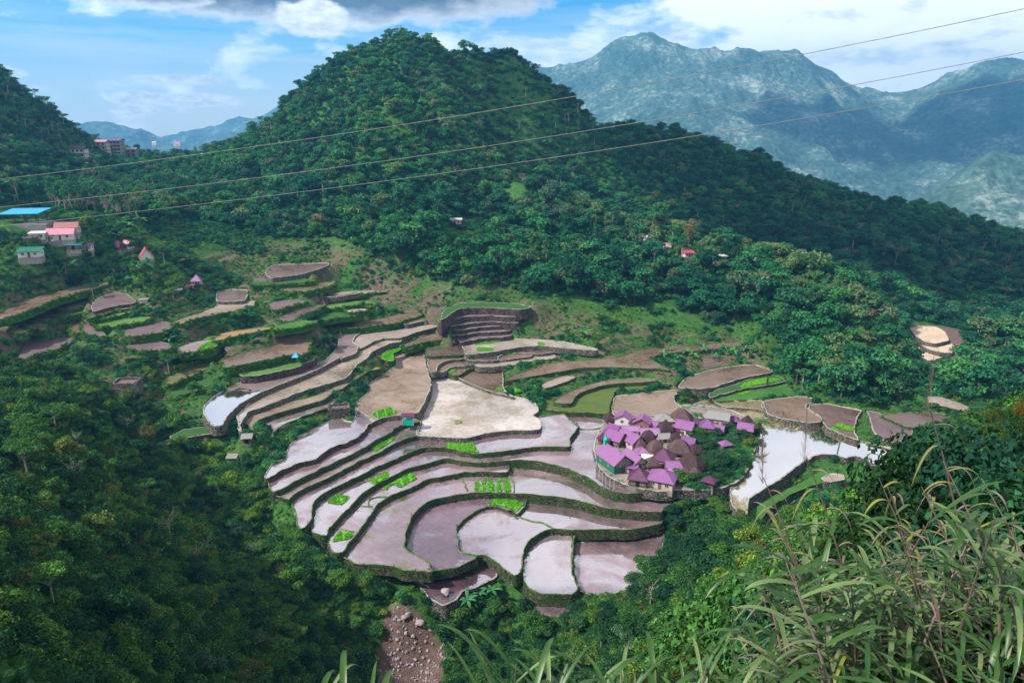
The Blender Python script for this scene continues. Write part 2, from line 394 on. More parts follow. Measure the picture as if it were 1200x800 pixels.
TER += [
 # --- left strips
 (7.2, 'brownpink', 'green', 3.2, 'lowest of the four long strips on the left, pale water beside a stone ruin',
  '@P 315,512 320,503 @Z6 610,800 650,768 760,725 900,690 1000,650 1090,630 1100,642 1022,690 950,712 850,750 760,790 @P 322,505 320,514'),
 (8.7, 'tan', 'green', 2.2, 'third of the four long strips on the left, tan water with a mossy front',
  '@P 300,512 292,500 @Z6 530,770 600,720 700,675 800,650 900,630 1000,595 1065,560 1150,540 1190,515 1300,450 1330,460 @Z7 110,485 60,540 0,580 @Z6 1060,592 1000,640 900,670 800,700 700,730 620,760 580,800 @P 303,512'),
 (10.2, 'beige', 'stone', 2.4, 'broad beige strip, second of the four long strips on the left, stone faced',
  '@P 282,505 278,490 @Z6 490,730 560,660 650,610 750,570 850,530 950,490 1030,445 @Z7 0,400 70,350 110,340 170,300 250,270 345,270 352,300 300,310 240,332 185,358 150,400 90,440 60,482 @Z6 1130,510 1050,540 950,570 850,600 750,640 650,680 560,710 520,770 500,805 @P 284,505'),
 (11.7, 'mirrorbrown', 'stone', 2.4, 'topmost of the four long strips on the left, its near end mirroring the white sky',
  '@Z6 285,700 330,640 400,590 510,540 620,520 740,500 850,470 950,430 1010,405 1080,330 1085,280 1150,250 1220,235 @Z7 115,248 80,275 68,298 100,330 80,372 0,400 @Z6 1100,388 1030,430 950,470 850,510 750,550 650,590 550,640 480,690 430,740 400,790 350,795 310,750'),
 (14.2, 'lightgrass', 'purplewall', 2.6, 'grassy shelf over the brown stone wall behind the mirror pool',
  '@Z6 500,490 560,478 650,468 780,435 880,395 930,380 950,390 930,412 850,445 740,475 600,500 520,505'),
 (17.0, 'brown', 'hedge', 2.6, 'brown paddy with a bare pink corner where a blue tarpaulin lies',
  '@Z6 400,448 405,400 500,372 640,340 760,308 860,293 935,282 920,320 905,352 890,375 800,378 690,402 560,427 430,452'),
 (21.2, 'orange', 'hedge', 2.2, 'narrow rust orange flooded terrace on the left slope',
  '@Z6 345,288 400,252 500,233 600,220 685,215 695,225 600,247 500,264 400,290 365,295'),
 (20.0, 'greysoil', 'hedge', 2.2, 'grey terrace holding the vivid green stone ringed bed',
  '@Z6 120,348 200,308 300,292 370,287 392,300 375,322 335,345 230,358 160,370'),
 (25.0, 'tan', 'hedge', 2.2, 'tan and brown tapering paddy right of the pale garden patch',
  '@Z6 105,190 150,165 200,150 260,132 350,98 370,68 480,62 592,62 585,95 480,122 380,138 240,168 160,198'),
 (26.2, 'darkbrown', 'stone', 1.4, 'brown upper paddy with a rounded pale rim',
  '@Z6 372,65 372,10 450,-5 545,0 552,22 532,62'),
 (24.0, 'purplesoil', 'hedge', 1.6, 'small purplish soil plot below the winding footpath',
  '@Z6 662,78 750,58 860,55 905,70 850,78 790,98 720,118 680,105'),
 (22.0, 'darkbrown', 'hedge', 2.0, 'dark soil plot shaped like a wedge under the footpath bend',
  '@Z6 730,158 800,122 930,92 1003,88 960,112 860,152 800,188 735,180'),
 (31.0, 'darkbrown', 'stone', 2.2, 'highest purple brown terrace under the forest edge on the left',
  '@A4 920,145 950,120 1050,115 1142,113 1130,126 1050,152 940,165'),
 (27.0, 'brown', 'hedge', 1.8, 'thin brown terrace in the green meadow under the highest plot',
  '@A4 955,208 1080,188 1162,175 1155,190 1060,212'),
 (14.0, 'dryfield', 'hedge', 2.0, 'dry brownish field strip in the grass left of the long strips',
  '@A4 555,522 650,478 770,442 772,462 700,487 600,532'),
 (33.0, 'brown', 'hedge', 2.0, 'long narrow water channel terrace sweeping round the left slope',
  '@A4 -30,310 0,288 40,258 110,232 200,210 300,188 385,175 370,190 290,212 200,238 100,278 20,305'),
 (29.0, 'darkbrown', 'hedge', 2.0, 'dark strip of water at the foot of the bare purple bank',
  '@A4 296,292 330,275 400,260 475,248 474,266 400,278 320,302'),
 (30.2, 'purplesoil', 'brownwall', 2.0, 'bare purple earth bank, the largest on the left slope',
  '@A4 315,262 340,235 390,215 440,220 472,248 400,262 330,278'),
 (28.0, 'lightgrass', 'hedge', 2.0, 'light grassy ledge in front of the bare purple bank',
  '@A4 325,300 400,282 480,262 522,262 450,286 350,307'),
 (25.0, 'purplesoil', 'hedge', 3.0, 'dark bare plot below the light grassy ledge',
  '@A4 420,345 440,330 500,318 580,315 595,335 560,352 500,362 440,367'),
 (27.0, 'purplesoil', 'hedge', 1.8, 'small purple mud plot of irregular shape on the far left',
  '@A4 83,325 120,303 160,330 155,342 90,340'),
 (25.5, 'purplesoil', 'hedge', 2.4, 'triangular purple mud plot beside a dark pond',
  '@A4 285,318 300,318 350,345 372,367 320,362 300,362 285,340'),
 (24.5, 'brown', 'hedge', 1.8, 'tiny dark pond between two purple mud plots',
  '@A4 240,340 262,315 285,318 288,345 262,358'),
 (22.0, 'purplesoil', 'hedge', 2.0, 'looping purple brown plot among green banks on the left',
  '@A4 95,388 150,385 210,370 245,345 270,365 240,392 170,420 110,440 60,455 50,440'),
 (28.0, 'brown', 'hedge', 2.0, 'little dark pond at the picture edge on the left slope',
  '@A4 -20,340 0,333 60,338 98,348 70,356 0,356'),
 (5.0, 'lightgrass', 'purplewall', 3.4, 'grassy ledge on a bare wall amid the lower left bushes',
  '@A4 520,745 600,722 700,700 785,705 700,742 600,775 560,772'),
 (9.0, 'grassdark', 'purplewall', 3.4, 'dark overgrown ledge over the bare wall in the lower left bushes',
  '@A4 590,715 640,690 740,680 760,700 700,708 610,728'),
 (20.0, 'pinksoil', 'hedge', 1.4, 'thin pink soil strip under the bushes at the back of the meadow', '@A5 -60,228 0,213 90,208 170,212 90,219 0,227'),
 (23.0, 'brown', 'stone', 1.4, 'thin brown strip beyond the footpath bend at the back of the meadow', '@Z6 790,22 900,6 1000,14 1060,30 1150,18 1200,8 1200,18 1080,38 950,42 850,38'),
 (20.0, 'lightgrass', 'hedge', 1.6, 'pale green ledge between footpath bend and light green terrace', '@Z6 960,92 1050,80 1180,62 1230,66 1200,84 1100,102 1000,110'),
 (18.8, 'grassdark', 'hedge', 1.6, 'long grassy ledge above the bare pink paddy corner', '@Z6 930,150 1050,130 1200,128 1230,140 1100,160 950,178'),
 (20.0, 'pinksoil', 'hedge', 1.6, 'small bare pink plot near the head of the green ledges', '@Z6 1120,118 1200,108 1260,110 1240,122 1150,130'),
 (23.0, 'grass', 'hedge', 1.8, 'green ledge running under the orange terrace head', '@Z6 690,212 800,190 900,178 960,180 900,205 800,222 710,232'),
 (29.0, 'grassdark', 'hedge', 1.8, 'grassy ledge high in the meadow under the highest plot', '@A4 870,180 980,172 1080,168 1090,176 980,186 880,192'),
 (28.0, 'purplesoil', 'hedge', 1.6, 'small dark plot beside the highest purple brown terrace', '@A4 868,168 900,163 950,165 930,180 885,182'),
 (28.6, 'purplesoil', 'hedge', 1.6, 'bare purple slope patch between channel terrace and purple bank', '@A4 195,255 260,235 300,240 292,262 230,275 190,272'),
 (27.4, 'darkbrown', 'hedge', 1.6, 'dark strip curving under the bare purple slope patch', '@A4 100,304 180,282 260,272 285,285 200,305 110,320'),
 (20.0, 'darkbrown', 'hedge', 1.6, 'lowest dark strip of the looping banks on the left', '@A4 95,448 180,428 250,398 266,408 190,442 110,466'),
 (22.0, 'purplesoil', 'hedge', 1.8, 'dark bare plot low in the shrubs left of the long field strip', '@A4 430,400 520,382 600,393 582,412 480,418'),
 (26.6, 'lightgrass', 'hedge', 1.4, 'lower light grassy ledge in front of the bare purple bank', '@A4 335,322 430,306 520,298 530,308 440,326 345,338'),
 (18.5, 'lightgrass', 'hedge', 1.6, 'grassy ledge between rust orange terrace and bare pink corner', '@A4 700,372 790,350 880,338 930,336 880,352 790,370 710,386'),
 (16.0, 'grassdark', 'hedge', 1.6, 'long dark grass ledge over the dry brownish field strip', '@A4 590,455 680,430 760,415 765,432 680,452 610,475'),
 (12.0, 'grassdark', 'hedge', 1.8, 'overgrown ledge under the dry brownish field strip', '@A4 580,560 660,530 740,512 752,528 670,556 600,582'),
 # --- sunlit group far right
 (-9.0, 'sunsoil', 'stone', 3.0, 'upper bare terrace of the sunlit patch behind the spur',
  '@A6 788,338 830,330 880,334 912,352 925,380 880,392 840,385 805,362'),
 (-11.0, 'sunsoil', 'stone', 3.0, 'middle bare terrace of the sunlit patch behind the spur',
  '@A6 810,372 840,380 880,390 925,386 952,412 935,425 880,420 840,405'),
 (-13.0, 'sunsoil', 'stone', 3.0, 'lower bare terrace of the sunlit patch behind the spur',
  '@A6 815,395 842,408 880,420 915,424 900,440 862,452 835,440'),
]

# seedling beds: (level key index by z, outline, n rows, label)
BEDS = [
 (0.0, '@Z3 655,305 700,295 770,255 778,285 750,305 700,330', 'pair of dark green seedling squares set in the white water strip'),
 (0.0, '@Z3 418,437 470,395 550,405 505,450', 'lone rounded green seedling square lying in white water at the left end'),
 (-1.3, '@Z3 740,358 900,268 945,300 890,325 850,350 800,330 770,362', 'green and brown chequered seedling bed beside the round basin'),
 (-1.3, '@Z3 445,665 490,608 575,625 545,650 480,662', 'green seedling bed split by a cross in the short dark pool'),
 (1.3, '@Z3 1115,120 1130,90 1190,95 @Z4 70,95 100,148 20,140', 'wide square of green seedlings below the great white paddy'),
 (2.5, '@Z3 675,125 720,90 780,45 815,65 760,105 700,140', 'two overlapping green seedling plots in the brown strip'),
 (-4.4, '@Z4 180,425 225,410 335,412 330,440 370,445 330,488 265,465 225,455 185,455', 'brightest lime green seedling bed at the corner of the dark purple pool'),
 (5.3, '@Z7 180,715 285,683 325,715 215,745', 'four green seedling rows on the tan muddy paddy'),
 (8.7, '@Z7 235,375 270,355 345,335 345,350 305,370 310,410 280,414 235,400', 'bright green seedling plot wedged between pale path and hedge'),
 (9.0, '@Z7 770,302 850,295 930,288 930,300 850,312 780,318', 'thin upper green bed under the stone staircase'),
 (9.0, '@Z7 795,335 880,335 888,350 800,354', 'thin lower green bed on the grey tan terrace'),
 (9.0, '@Z7 1150,305 1185,305 1190,318 1155,320', 'tiny yellow green bed at the end of the grey tan terrace'),
 (6.9, '@Z7 955,370 1010,366 1010,375 958,377', 'two little green dashes in the boxed pool'),
 (4.5, '@Z7 612,460 650,437 675,440 665,470 640,484 615,475', 'green tuft bed on the third curved step'),
 (3.4, '@Z7 905,570 940,565 942,580 915,584', 'very small green bed at the corner brown paddy'),
 (4.2, '@Z7 1010,565 1060,552 1130,550 1140,570 1080,592 1020,596', 'oval green bed above the village left of the hedged crescent'),
 (2.3, '@Z8 912,448 930,432 1000,415 1080,408 1100,420 1000,438 920,458', 'long green bed with a dark post on the purple walled step'),
 (1.2, '@A6 528,676 545,668 595,685 592,695 560,690', 'pointed green bed by the right hand lake'),
 (1.2, '@A6 508,682 520,680 543,695 540,698', 'slim green bed touching the lake shore'),
 (1.3, '@Z8 900,482 950,470 960,478 910,490', 'green tuft row on the grassy step'),
 (20.0, '@Z6 256,348 300,308 360,298 358,318 320,340', 'vivid green bed ringed by white stones on the left slope'),
 (2.6, '@Z7 662,762 700,757 706,775 665,782', 'small pale yellow square plot in the great white paddy'),
]
# the five separate strips in the long pool
for k, s in enumerate(['82,318 108,318 100,372 80,372', '122,312 148,308 146,332 124,333', '112,345 145,345 140,375 112,375', '160,302 178,302 200,345 198,378 156,376',
                       '215,300 235,302 233,325 242,375 210,376', '248,304 275,300 298,370 258,374']):
    BEDS.append((-2.6, '@Z4 ' + s, ['tall narrow lime strip, leftmost of the six in the long pool', 'smallest blob of the six lime strips in the long pool',
        'small square under the blob among the six lime strips', 'wedge shaped lime strip, third from the right end of the six',
        'bottle shaped lime strip, second from the right end of the six', 'slanted lime strip at the right end of the six'][k]))


def smooth_closed(P, step=1.2, w=.5):
    """Catmull-Rom through the outline, resampled evenly (world units)"""
    P = np.asarray(P); n = len(P); out = []
    for i in range(n):
        p0, p1, p2, p3 = P[i - 1], P[i], P[(i + 1) % n], P[(i + 2) % n]
        L = np.linalg.norm(p2 - p1); k = max(2, int(L / step))
        for j in range(k):
            t = j / k
            c = .5 * ((2 * p1) + (-p0 + p2) * t + (2 * p0 - 5 * p1 + 4 * p2 - p3) * t * t + (-p0 + 3 * p1 - 3 * p2 + p3) * t ** 3)
            lin = p1 + (p2 - p1) * t
            out.append(c * w + lin * (1 - w))
    return np.array(out)


def area2(P):
    x, y = P[:, 0], P[:, 1]
    return .5 * np.sum(x * np.roll(y, -1) - np.roll(x, -1) * y)


def normals2(P):
    t = np.roll(P, -1, 0) - np.roll(P, 1, 0)
    t /= np.maximum(np.linalg.norm(t, axis=1, keepdims=True), 1e-6)
    return np.stack([t[:, 1], -t[:, 0]], 1)   # outward for CCW


def inside(poly, X, Y):
    res = np.zeros(X.shape, bool); n = len(poly)
    j = n - 1
    for i in range(n):
        xi, yi = poly[i]; xj, yj = poly[j]
        if yi != yj:
            c = ((yi > Y) != (yj > Y)) & (X < (xj - xi) * (Y - yi) / (yj - yi) + xi)
            res ^= c
        j = i
    return res


TW = []
for (z, kind, wk, drop, label, s) in TER:
    P = np.array([at_z(a, b, z)[:2] for a, b in pts(s)])
    if area2(P) < 0: P = P[::-1]
    P = smooth_closed(P)
    TW.append(dict(z=z, kind=kind, wk=wk, drop=drop, label=label, P=P))
VP = np.array([at_z(a, b, 1.0)[:2] for a, b in pts('@P 698,512 696,530 701,545 712,557 722,563 745,571 770,575 800,574 830,573 850,570 866,563 878,548 884,530 889,515 888,500 872,486 850,478 820,474 800,474 760,478 735,480 715,484 708,495')])
if area2(VP) < 0: VP = VP[::-1]
VP = smooth_closed(VP)

# ------------------------------------------------------------------ terrain control points
ctl = []
def cz(px, py, z): ctl.append(tuple(at_z(px, py, z)))
def cy(px, py, y):
    q = at_y(px, py, y)
    if y > 500: q[2] -= 6.5
    ctl.append(tuple(q))
def cw(x, y, z): ctl.append((x, y, z))
# main hill skyline and flanks
for a in ['300,143,600', '330,118,590', '370,92,570', '400,66,555', '440,48,545', '470,42,535', '500,51,535', '560,53,545', '600,66,555', '640,94,570', '680,117,580', '720,133,600',
          '760,144,620', '800,153,630', '850,168,640', '900,193,640', '950,214,640', '1000,231,640', '1060,241,640', '1120,245,620', '1160,262,600', '1200,288,590',
          '300,190,520', '350,160,500', '420,110,490', '350,220,462', '420,180,440', '480,130,470', '300,250,430', '400,250,405', '480,220,430', '450,300,352', '350,290,372', 
          '520,110,490', '545,170,470', '580,200,452', '615,212,440', '660,235,422', '700,250,408', '750,262,400', '800,275,388', '850,285,370', '900,298,350', '960,320,320', '1000,345,300',
          '1030,370,290', '1060,405,278', '1080,450,258', '1085,474,246',
          '600,120,548', '650,150,555', '650,180,542', '700,190,540', '750,210,530', '800,225,520', '850,240,512', '900,255,506', '950,270,500', '1000,290,492',
          '1050,300,480', '1100,310,490', '1150,330,480', '1100,350,430', '1150,390,400', '1200,330,450', '1060,350,420', '1040,340,400', '1120,370,420', '1190,400,330', '1200,370,340', '1150,440,320',
          '520,300,355', '600,300,360', '560,330,330', '700,320,345', '650,340,325', '760,330,340', '850,350,330', '900,380,287', '950,420,273', '1000,440,256', 
          ]:
    cy(*map(float, a.split(',')))
for a in ['420,305,33', '500,345,25', '560,353,23', '640,362,19', '700,375,14', '760,372,14', '800,385,10', '850,390,9', '880,400,7', '900,440,5', '930,455,3', '960,466,2.5', '1000,474,2.5', '1050,484,3',
          '1085,482,3.5', '1130,480,2', '1095,405,-10', '1115,420,-14', '1120,460,-8', '350,300,33', '250,300,36', '300,320,31', '420,330,24',
          '740,350,19', '950,450,12', '1090,395,-9', '1075,390,-8',
          # left
          '200,305,38', '170,300,43', '130,330,38', '100,300,45', '50,290,50', '20,300,50', '0,330,42', '90,270,54', '40,262,56', '0,260,58', '150,260,53', '200,260,50', '250,260,46',
          '240,330,31', '190,350,30', '100,350,33', '150,375,27', '50,370,30', '0,380,32', '0,420,33', '100,410,24', '60,440,28', '0,450,36', '150,420,19', '200,420,17', '180,460,12', '240,460,13',
          '100,470,26', '50,480,33', '0,500,41', '150,500,16', '200,520,7', '230,500,8', '250,540,2', '280,520,4', '300,560,0', '100,550,27', '50,560,36', '0,580,46', '150,570,16', '200,590,7', '250,600,1',
          '310,600,-2', '330,630,-5', '0,660,52', '60,660,42', '120,650,30', '180,660,18', '240,660,7', '300,670,-3', '380,670,-9', '420,690,-12', '0,760,58', '60,760,48', '120,760,37', '180,760,25',
          '250,760,12', '320,760,0', '400,740,-11', '470,720,-14', '450,770,-17', '500,770,-19', '540,720,-15', '560,760,-18', '600,720,-14', '640,740,-14', '600,790,-16', '540,800,-18', '470,810,-18', '680,720,-12',
          '400,800,-8', '320,810,4', '240,810,18', '160,820,32', '80,830,46', '0,840,58',
          # right shoulder
          '700,740,-2', '740,720,4', '760,680,-3', '760,660,-8', '800,660,10', '800,700,30', '850,660,34', '740,780,14', '700,800,8', '800,760,44', '860,640,14', '850,630,2',
          '820,600,-6', '800,620,-8', '850,590,-5', '860,610,-6', '880,620,-9', '900,630,-8', '900,650,30', '940,610,-6', '960,590,-4', '990,580,-3',
          '850,540,1', '870,560,-1', '1010,560,-3', '1050,540,-2', '1100,500,2',
          '850,800,62', '900,700,62', '950,660,68', '1000,620,74', '950,760,74', '1050,580,78', '1100,540,81', '1150,520,83.5', '1200,500,85', '1000,700,79', '1050,680,82', '1100,640,85',
          '1200,600,88.5', '1050,780,86', '1150,740,89', '1200,800,90.5',
          ]:
    cz(*map(float, a.split(',')))
for a in ['200,184,560', '160,186,560', '110,190,560', '80,190,555', '240,194,560', '85,162,610', '70,136,560', '50,116,540', '20,96,520', '0,82,510', '150,184,640', '200,184,660', '250,180,640', '115,182,620',
          '0,150,470', '50,160,500', '80,200,500', '0,200,420', '60,220,430', '150,210,480', '220,220,470', '200,240,430', '130,240,420', '30,240,390', '0,230,390', '250,230,440', '100,255,370',
          '-150,20,480', '-150,150,400', '-150,300,300', '-150,450,200', '-150,600,120']:
    cy(*map(float, a.split(',')))
# hollows behind the front spur so that its crest stands clear
for a in ['515,128,492', '545,158,474', '580,200,452', '615,212,440', '660,235,422', '700,250,408', '750,262,400', '800,275,388', '850,285,370', '900,298,350', '960,320,320', '1000,345,300', '1030,370,290', '1060,405,278', '1080,450,258']:
    q = at_y(*map(float, a.split(',')))
    cw(q[0] + 36, q[1] + 36, q[2] - 36); cw(q[0] + 14, q[1] + 14, q[2] - 10); cw(q[0] + 1, q[1] + 1, q[2] + 5); cw(q[0] - 14, q[1] - 16, q[2] - 14)
SKY = ['300,143,600', '330,118,590', '370,92,570', '400,66,555', '440,48,545', '470,42,535', '500,51,535', '560,53,545', '600,66,555', '640,94,570', '680,117,580', '720,133,600', '760,144,620', '800,153,630', '850,168,640', '900,193,640', '950,214,640', '1000,231,640', '1060,241,640', '1120,245,620', '1160,262,600', '1200,288,590', '1260,335,580']
for a in SKY:
    q = at_y(*map(float, a.split(',')))
    cw(q[0] + 4, q[1] + 45, q[2] - 24); cw(q[0] + 10, q[1] + 110, q[2] - 60)
# ground around and under the camera, behind hills
for a in [(0, -20, 92), (-20, -10, 92), (20, -10, 94), (0, 0, 92.6), (0, 3, 91), (-5, 8, 84), (0, 10, 83), (5, 8, 86), (-10, 20, 72), (0, 30, 60), (12, 25, 68), (0, 50, 36), (-20, 40, 56), (-40, 20, 76), (-60, -20, 90),
          (40, -20, 98), (60, 20, 96), (60, 60, 80), (40, 0, 94), (0, 75, 13), (0, 100, -12), (10, 10, 87), (4, 3, 92.5), (-4, 2, 90.5), (90, 120, 30), (80, 90, 60), (110, 170, 2), (130, 60, 96), (150, 130, 50),
          (0, 760, 60), (-200, 760, 60), (200, 800, 0), (400, 800, -90), (-500, 760, 80), (-560, 500, 180), (-560, 200, 110), (-400, 0, 90), (-300, 100, 80), (560, 800, -130), (640, 560, -40), (640, 300, 0), (560, 700, -90), (480, 680, -20), (400, 150, 30), (350, 0, 80), (-250, -20, 100), (250, -20, 110), (500, 400, 20)]:
    cw(*a)
for t in TW:
    P = t['P']; n = len(P)
    c = P.mean(0)
    for k in range(0, n, max(4, n // 6)):
        q = P[k] * .85 + c * .15
        ctl.append((q[0], q[1], t['z'] - 1.2))
def in_any(q, skip=None):
    for t2 in TW:
        P2 = t2['P']
        if t2 is skip: continue
        if P2[:, 0].min() < q[0] < P2[:, 0].max() and P2[:, 1].min() < q[1] < P2[:, 1].max() and inside(P2, np.array([q[0]]), np.array([q[1]]))[0]: return True
    return inside(VP, np.array([q[0]]), np.array([q[1]]))[0]
for t in TW:
    P = t['P']; N = normals2(P)
    for k in range(0, len(P), 6):
        if N[k, 1] > .35:
            q = P[k] + N[k] * 1.6
            if not in_any(q): ctl.append((q[0], q[1], t['z'] + .55))
            q = P[k] + N[k] * 5
            if not in_any(q) and t['z'] > 3: ctl.append((q[0], q[1], t['z'] + 1.8))
        elif N[k, 1] < -.35:
            q = P[k] + N[k] * 2.0
            if not in_any(q): ctl.append((q[0], q[1], t['z'] - t['drop'] * (.2 if t['wk'] == 'hedge' else .4)))
            q = P[k] + N[k] * 5.5
            if t['wk'] == 'hedge' and not in_any(q): ctl.append((q[0], q[1], t['z'] - t['drop'] * .75))
        else:
            q = P[k] + N[k] * 1.6
            if not in_any(q): ctl.append((q[0], q[1], t['z'] - .2))
for q in VP[::14]: ctl.append((q[0] * .9 + VP[:, 0].mean() * .1, q[1] * .9 + VP[:, 1].mean() * .1, .6))
C = np.array(ctl)
keep = []
for i in range(len(C)):          # thin out near-duplicates
    if not keep or np.min((C[keep, 0] - C[i, 0]) ** 2 + (C[keep, 1] - C[i, 1]) ** 2) > 2.6: keep.append(i)
C = C[keep]


def tps_fit(C, lam):
    n = len(C); xy = C[:, :2] / 100.0
    d2 = ((xy[:, None] - xy[None]) ** 2).sum(-1)
    K = np.where(d2 > 0, .5 * d2 * np.log(np.maximum(d2, 1e-12)), 0)
    # stiffer (rotation-free) kernel: use |r|^1 blended to avoid overshoot
    K1 = np.sqrt(d2)
    K = -K1
    A = np.zeros((n + 3, n + 3)); A[:n, :n] = K - lam * np.eye(n)
    Pm = np.c_[np.ones(n), xy]; A[:n, n:] = Pm; A[n:, :n] = Pm.T
    b = np.r_[C[:, 2], 0, 0, 0]
    return xy, np.linalg.solve(A, b)


print('control points', len(C))
CXY, CW = tps_fit(C, .004)


def base_h(x, y):
    x = np.asarray(x, float); y = np.asarray(y, float); sh = x.shape
    X = x.ravel() / 100; Y = y.ravel() / 100; out = np.zeros(X.shape)
    for s in range(0, len(X), 20000):
        e = s + 20000
        d = np.sqrt((X[s:e, None] - CXY[None, :, 0]) ** 2 + (Y[s:e, None] - CXY[None, :, 1]) ** 2)
        out[s:e] = -d @ CW[:-3] + CW[-3] + CW[-2] * X[s:e] + CW[-1] * Y[s:e]
    return out.reshape(sh)


def axis(segs):
    v = [segs[0][0]]
    for a, b, s0, s1 in segs:
        x = a
        while x < b - 1e-6:
            f = (x - a) / (b - a); x = x + s0 + (s1 - s0) * f; v.append(min(x, b))
    return np.array(sorted(set(np.round(v, 4))))


ax = axis([(-620, -180, 9, 2.2), (-180, 200, 1.15, 1.15), (200, 700, 1.8, 9)])
ay = axis([(-30, 0, 3, .6), (0, 60, .5, 1.2), (60, 330, 1.1, 1.3), (330, 820, 2.2, 6)])
GX, GY = np.meshgrid(ax, ay)
GZ = base_h(GX, GY)
# soften kinks of the interpolant, then add gullies
def blur(Z, n):
    for _ in range(n):
        Z = Z.copy()
        Z[1:-1] = (Z[:-2] + 2 * Z[1:-1] + Z[2:]) / 4
        Z[:, 1:-1] = (Z[:, :-2] + 2 * Z[:, 1:-1] + Z[:, 2:]) / 4
    return Z
GZ = blur(GZ, 3)
TX0, TY0 = -175, 120
tmask = np.zeros(GX.shape)
for t in TW:
    P = t['P']
    tmask[(GX > P[:, 0].min() - 2) & (GX < P[:, 0].max() + 2) & (GY > P[:, 1].min() - 2) & (GY < P[:, 1].max() + 2) & inside(P, GX, GY)] = 1
vm = inside(VP, GX, GY); tmask[vm] = 1
near_t = blur(tmask, 40)
far = np.clip((np.hypot(GX, GY) - 40) / 200, 0, 1) * np.clip(1 - near_t * 6, 0, 1)
hillm = np.clip((GZ - 28) / 50, 0, 1) * np.clip((GY - 260) / 80, 0, 1)
GZ = GZ + far * (fbm(GX / 14, GY / 14, 3, 3) * .9) + hillm * (ridged(GX / 62 + .4 * fbm(GX / 90, GY / 90, 9, 2), GY / 100, 5, 3) * 13 - 2) + np.clip((np.hypot(GX, GY) - 6) / 30, 0, 1) * fbm(GX / 5, GY / 5, 8, 2) * .3
# old field steps worn into the grassy slopes
Z_STEP = np.array(pts('@P -60,335 60,330 130,335 190,352 215,320 240,300 330,286 430,296 520,338 640,356 700,372 800,392 880,400 900,425 860,470 700,470 560,400 430,440 300,520 240,480 180,500 60,440 -60,430'))
gpx, gpy, gf_ = project(np.stack([GX, GY, GZ], -1).reshape(-1, 3)); gpx = gpx.reshape(GX.shape); gpy = gpy.reshape(GX.shape)
smask = blur((inside(Z_STEP, gpx, gpy) & (GY > 150) & (GY < 380)).astype(float), 6)
zz_ = GZ + fbm(GX / 30, GY / 30, 63, 2) * 1.5
STEPH = 1.9
fr = zz_ / STEPH - np.floor(zz_ / STEPH); u_ = np.clip((fr - .68) / .32, 0, 1); u_ = u_ * u_ * (3 - 2 * u_)
GZ = GZ * (1 - smask) + smask * (GZ - zz_ + STEPH * (np.floor(zz_ / STEPH) + u_))
RISER = smask * ((fr > .66) & (fr < 1.0))
lim = np.full(GX.shape, 1e9)
for t in TW + [dict(P=VP, z=1.0)]:
    P = t['P']; g = 2.0
    bb = (GX > P[:, 0].min() - g) & (GX < P[:, 0].max() + g) & (GY > P[:, 1].min() - g) & (GY < P[:, 1].max() + g)
    iy, ix = np.where(bb)
    if len(iy) == 0: continue
    sl = (slice(iy.min(), iy.max() + 1), slice(ix.min(), ix.max() + 1))
    m = inside(P, GX[sl], GY[sl])
    m2 = m.copy()
    for dx, dy in ((.8, 0), (-.8, 0), (0, .9)):
        m2 |= inside(P, GX[sl] + dx, GY[sl] + dy)
    z = t['z'] - .9
    lim[sl] = np.where(m2, np.minimum(lim[sl], z), lim[sl])
GZ = np.where(lim < 1e8, np.minimum(GZ, lim), GZ)
TM = tmask


def bilerp(G, x, y):
    x = np.asarray(x, float); y = np.asarray(y, float)
    i = np.clip(np.searchsorted(ax, x) - 1, 0, len(ax) - 2); j = np.clip(np.searchsorted(ay, y) - 1, 0, len(ay) - 2)
    fx = np.clip((x - ax[i]) / (ax[i + 1] - ax[i]), 0, 1); fy = np.clip((y - ay[j]) / (ay[j + 1] - ay[j]), 0, 1)
    return (G[j, i] * (1 - fx) + G[j, i + 1] * fx) * (1 - fy) + (G[j + 1, i] * (1 - fx) + G[j + 1, i + 1] * fx) * fy


def H(x, y): return bilerp(GZ, x, y)


# ------------------------------------------------------------------ materials for ground and water
def ground_material():
    m, t, out = new_mat('hillside_ground')
    p = geo_pos(t)
    a = t.noise(.03, 4, .6, p); b = t.noise(.55, 8, .78, p); c = t.noise(2.2, 5, .7, p)
    g = t.ramp(b, [(.30, (.018, .058, .014)), (.5, (.042, .125, .026)), (.68, (.10, .22, .04))])
    d = t.ramp(c, [(.3, (.05, .028, .022)), (.7, (.12, .075, .055))])
    mk = t.ramp(a, [(.52, 0), (.66, 1)])
    mk2 = t.ramp(b, [(.45, 0), (.6, 1)])
    f = t.math('MULTIPLY', mk, mk2)
    f = t.math('MULTIPLY', f, .75)
    col = t.mix(f, g, d)
    fl = t.new('ShaderNodeAttribute'); fl.attribute_name = 'field'
    e_ = t.noise(.045, 5, .6, p, .4)
    mud = t.ramp(b, [(.3, (.09, .055, .045)), (.55, (.17, .11, .095)), (.75, (.27, .20, .18))])
    fm = t.math('MULTIPLY', t.math('MINIMUM', fl.outputs['Fac'], 1.0), t.math('MAXIMUM', t.ramp(e_, [(.42, 0), (.47, 1)]), t.math('SUBTRACT', fl.outputs['Fac'], 1.0)), clamp=True)
    col = t.mix(fm, col, mud)
    nrm = t.bump(c, .7, .4)
    principled(t, out, col, .9, nrm, .15)
    return m


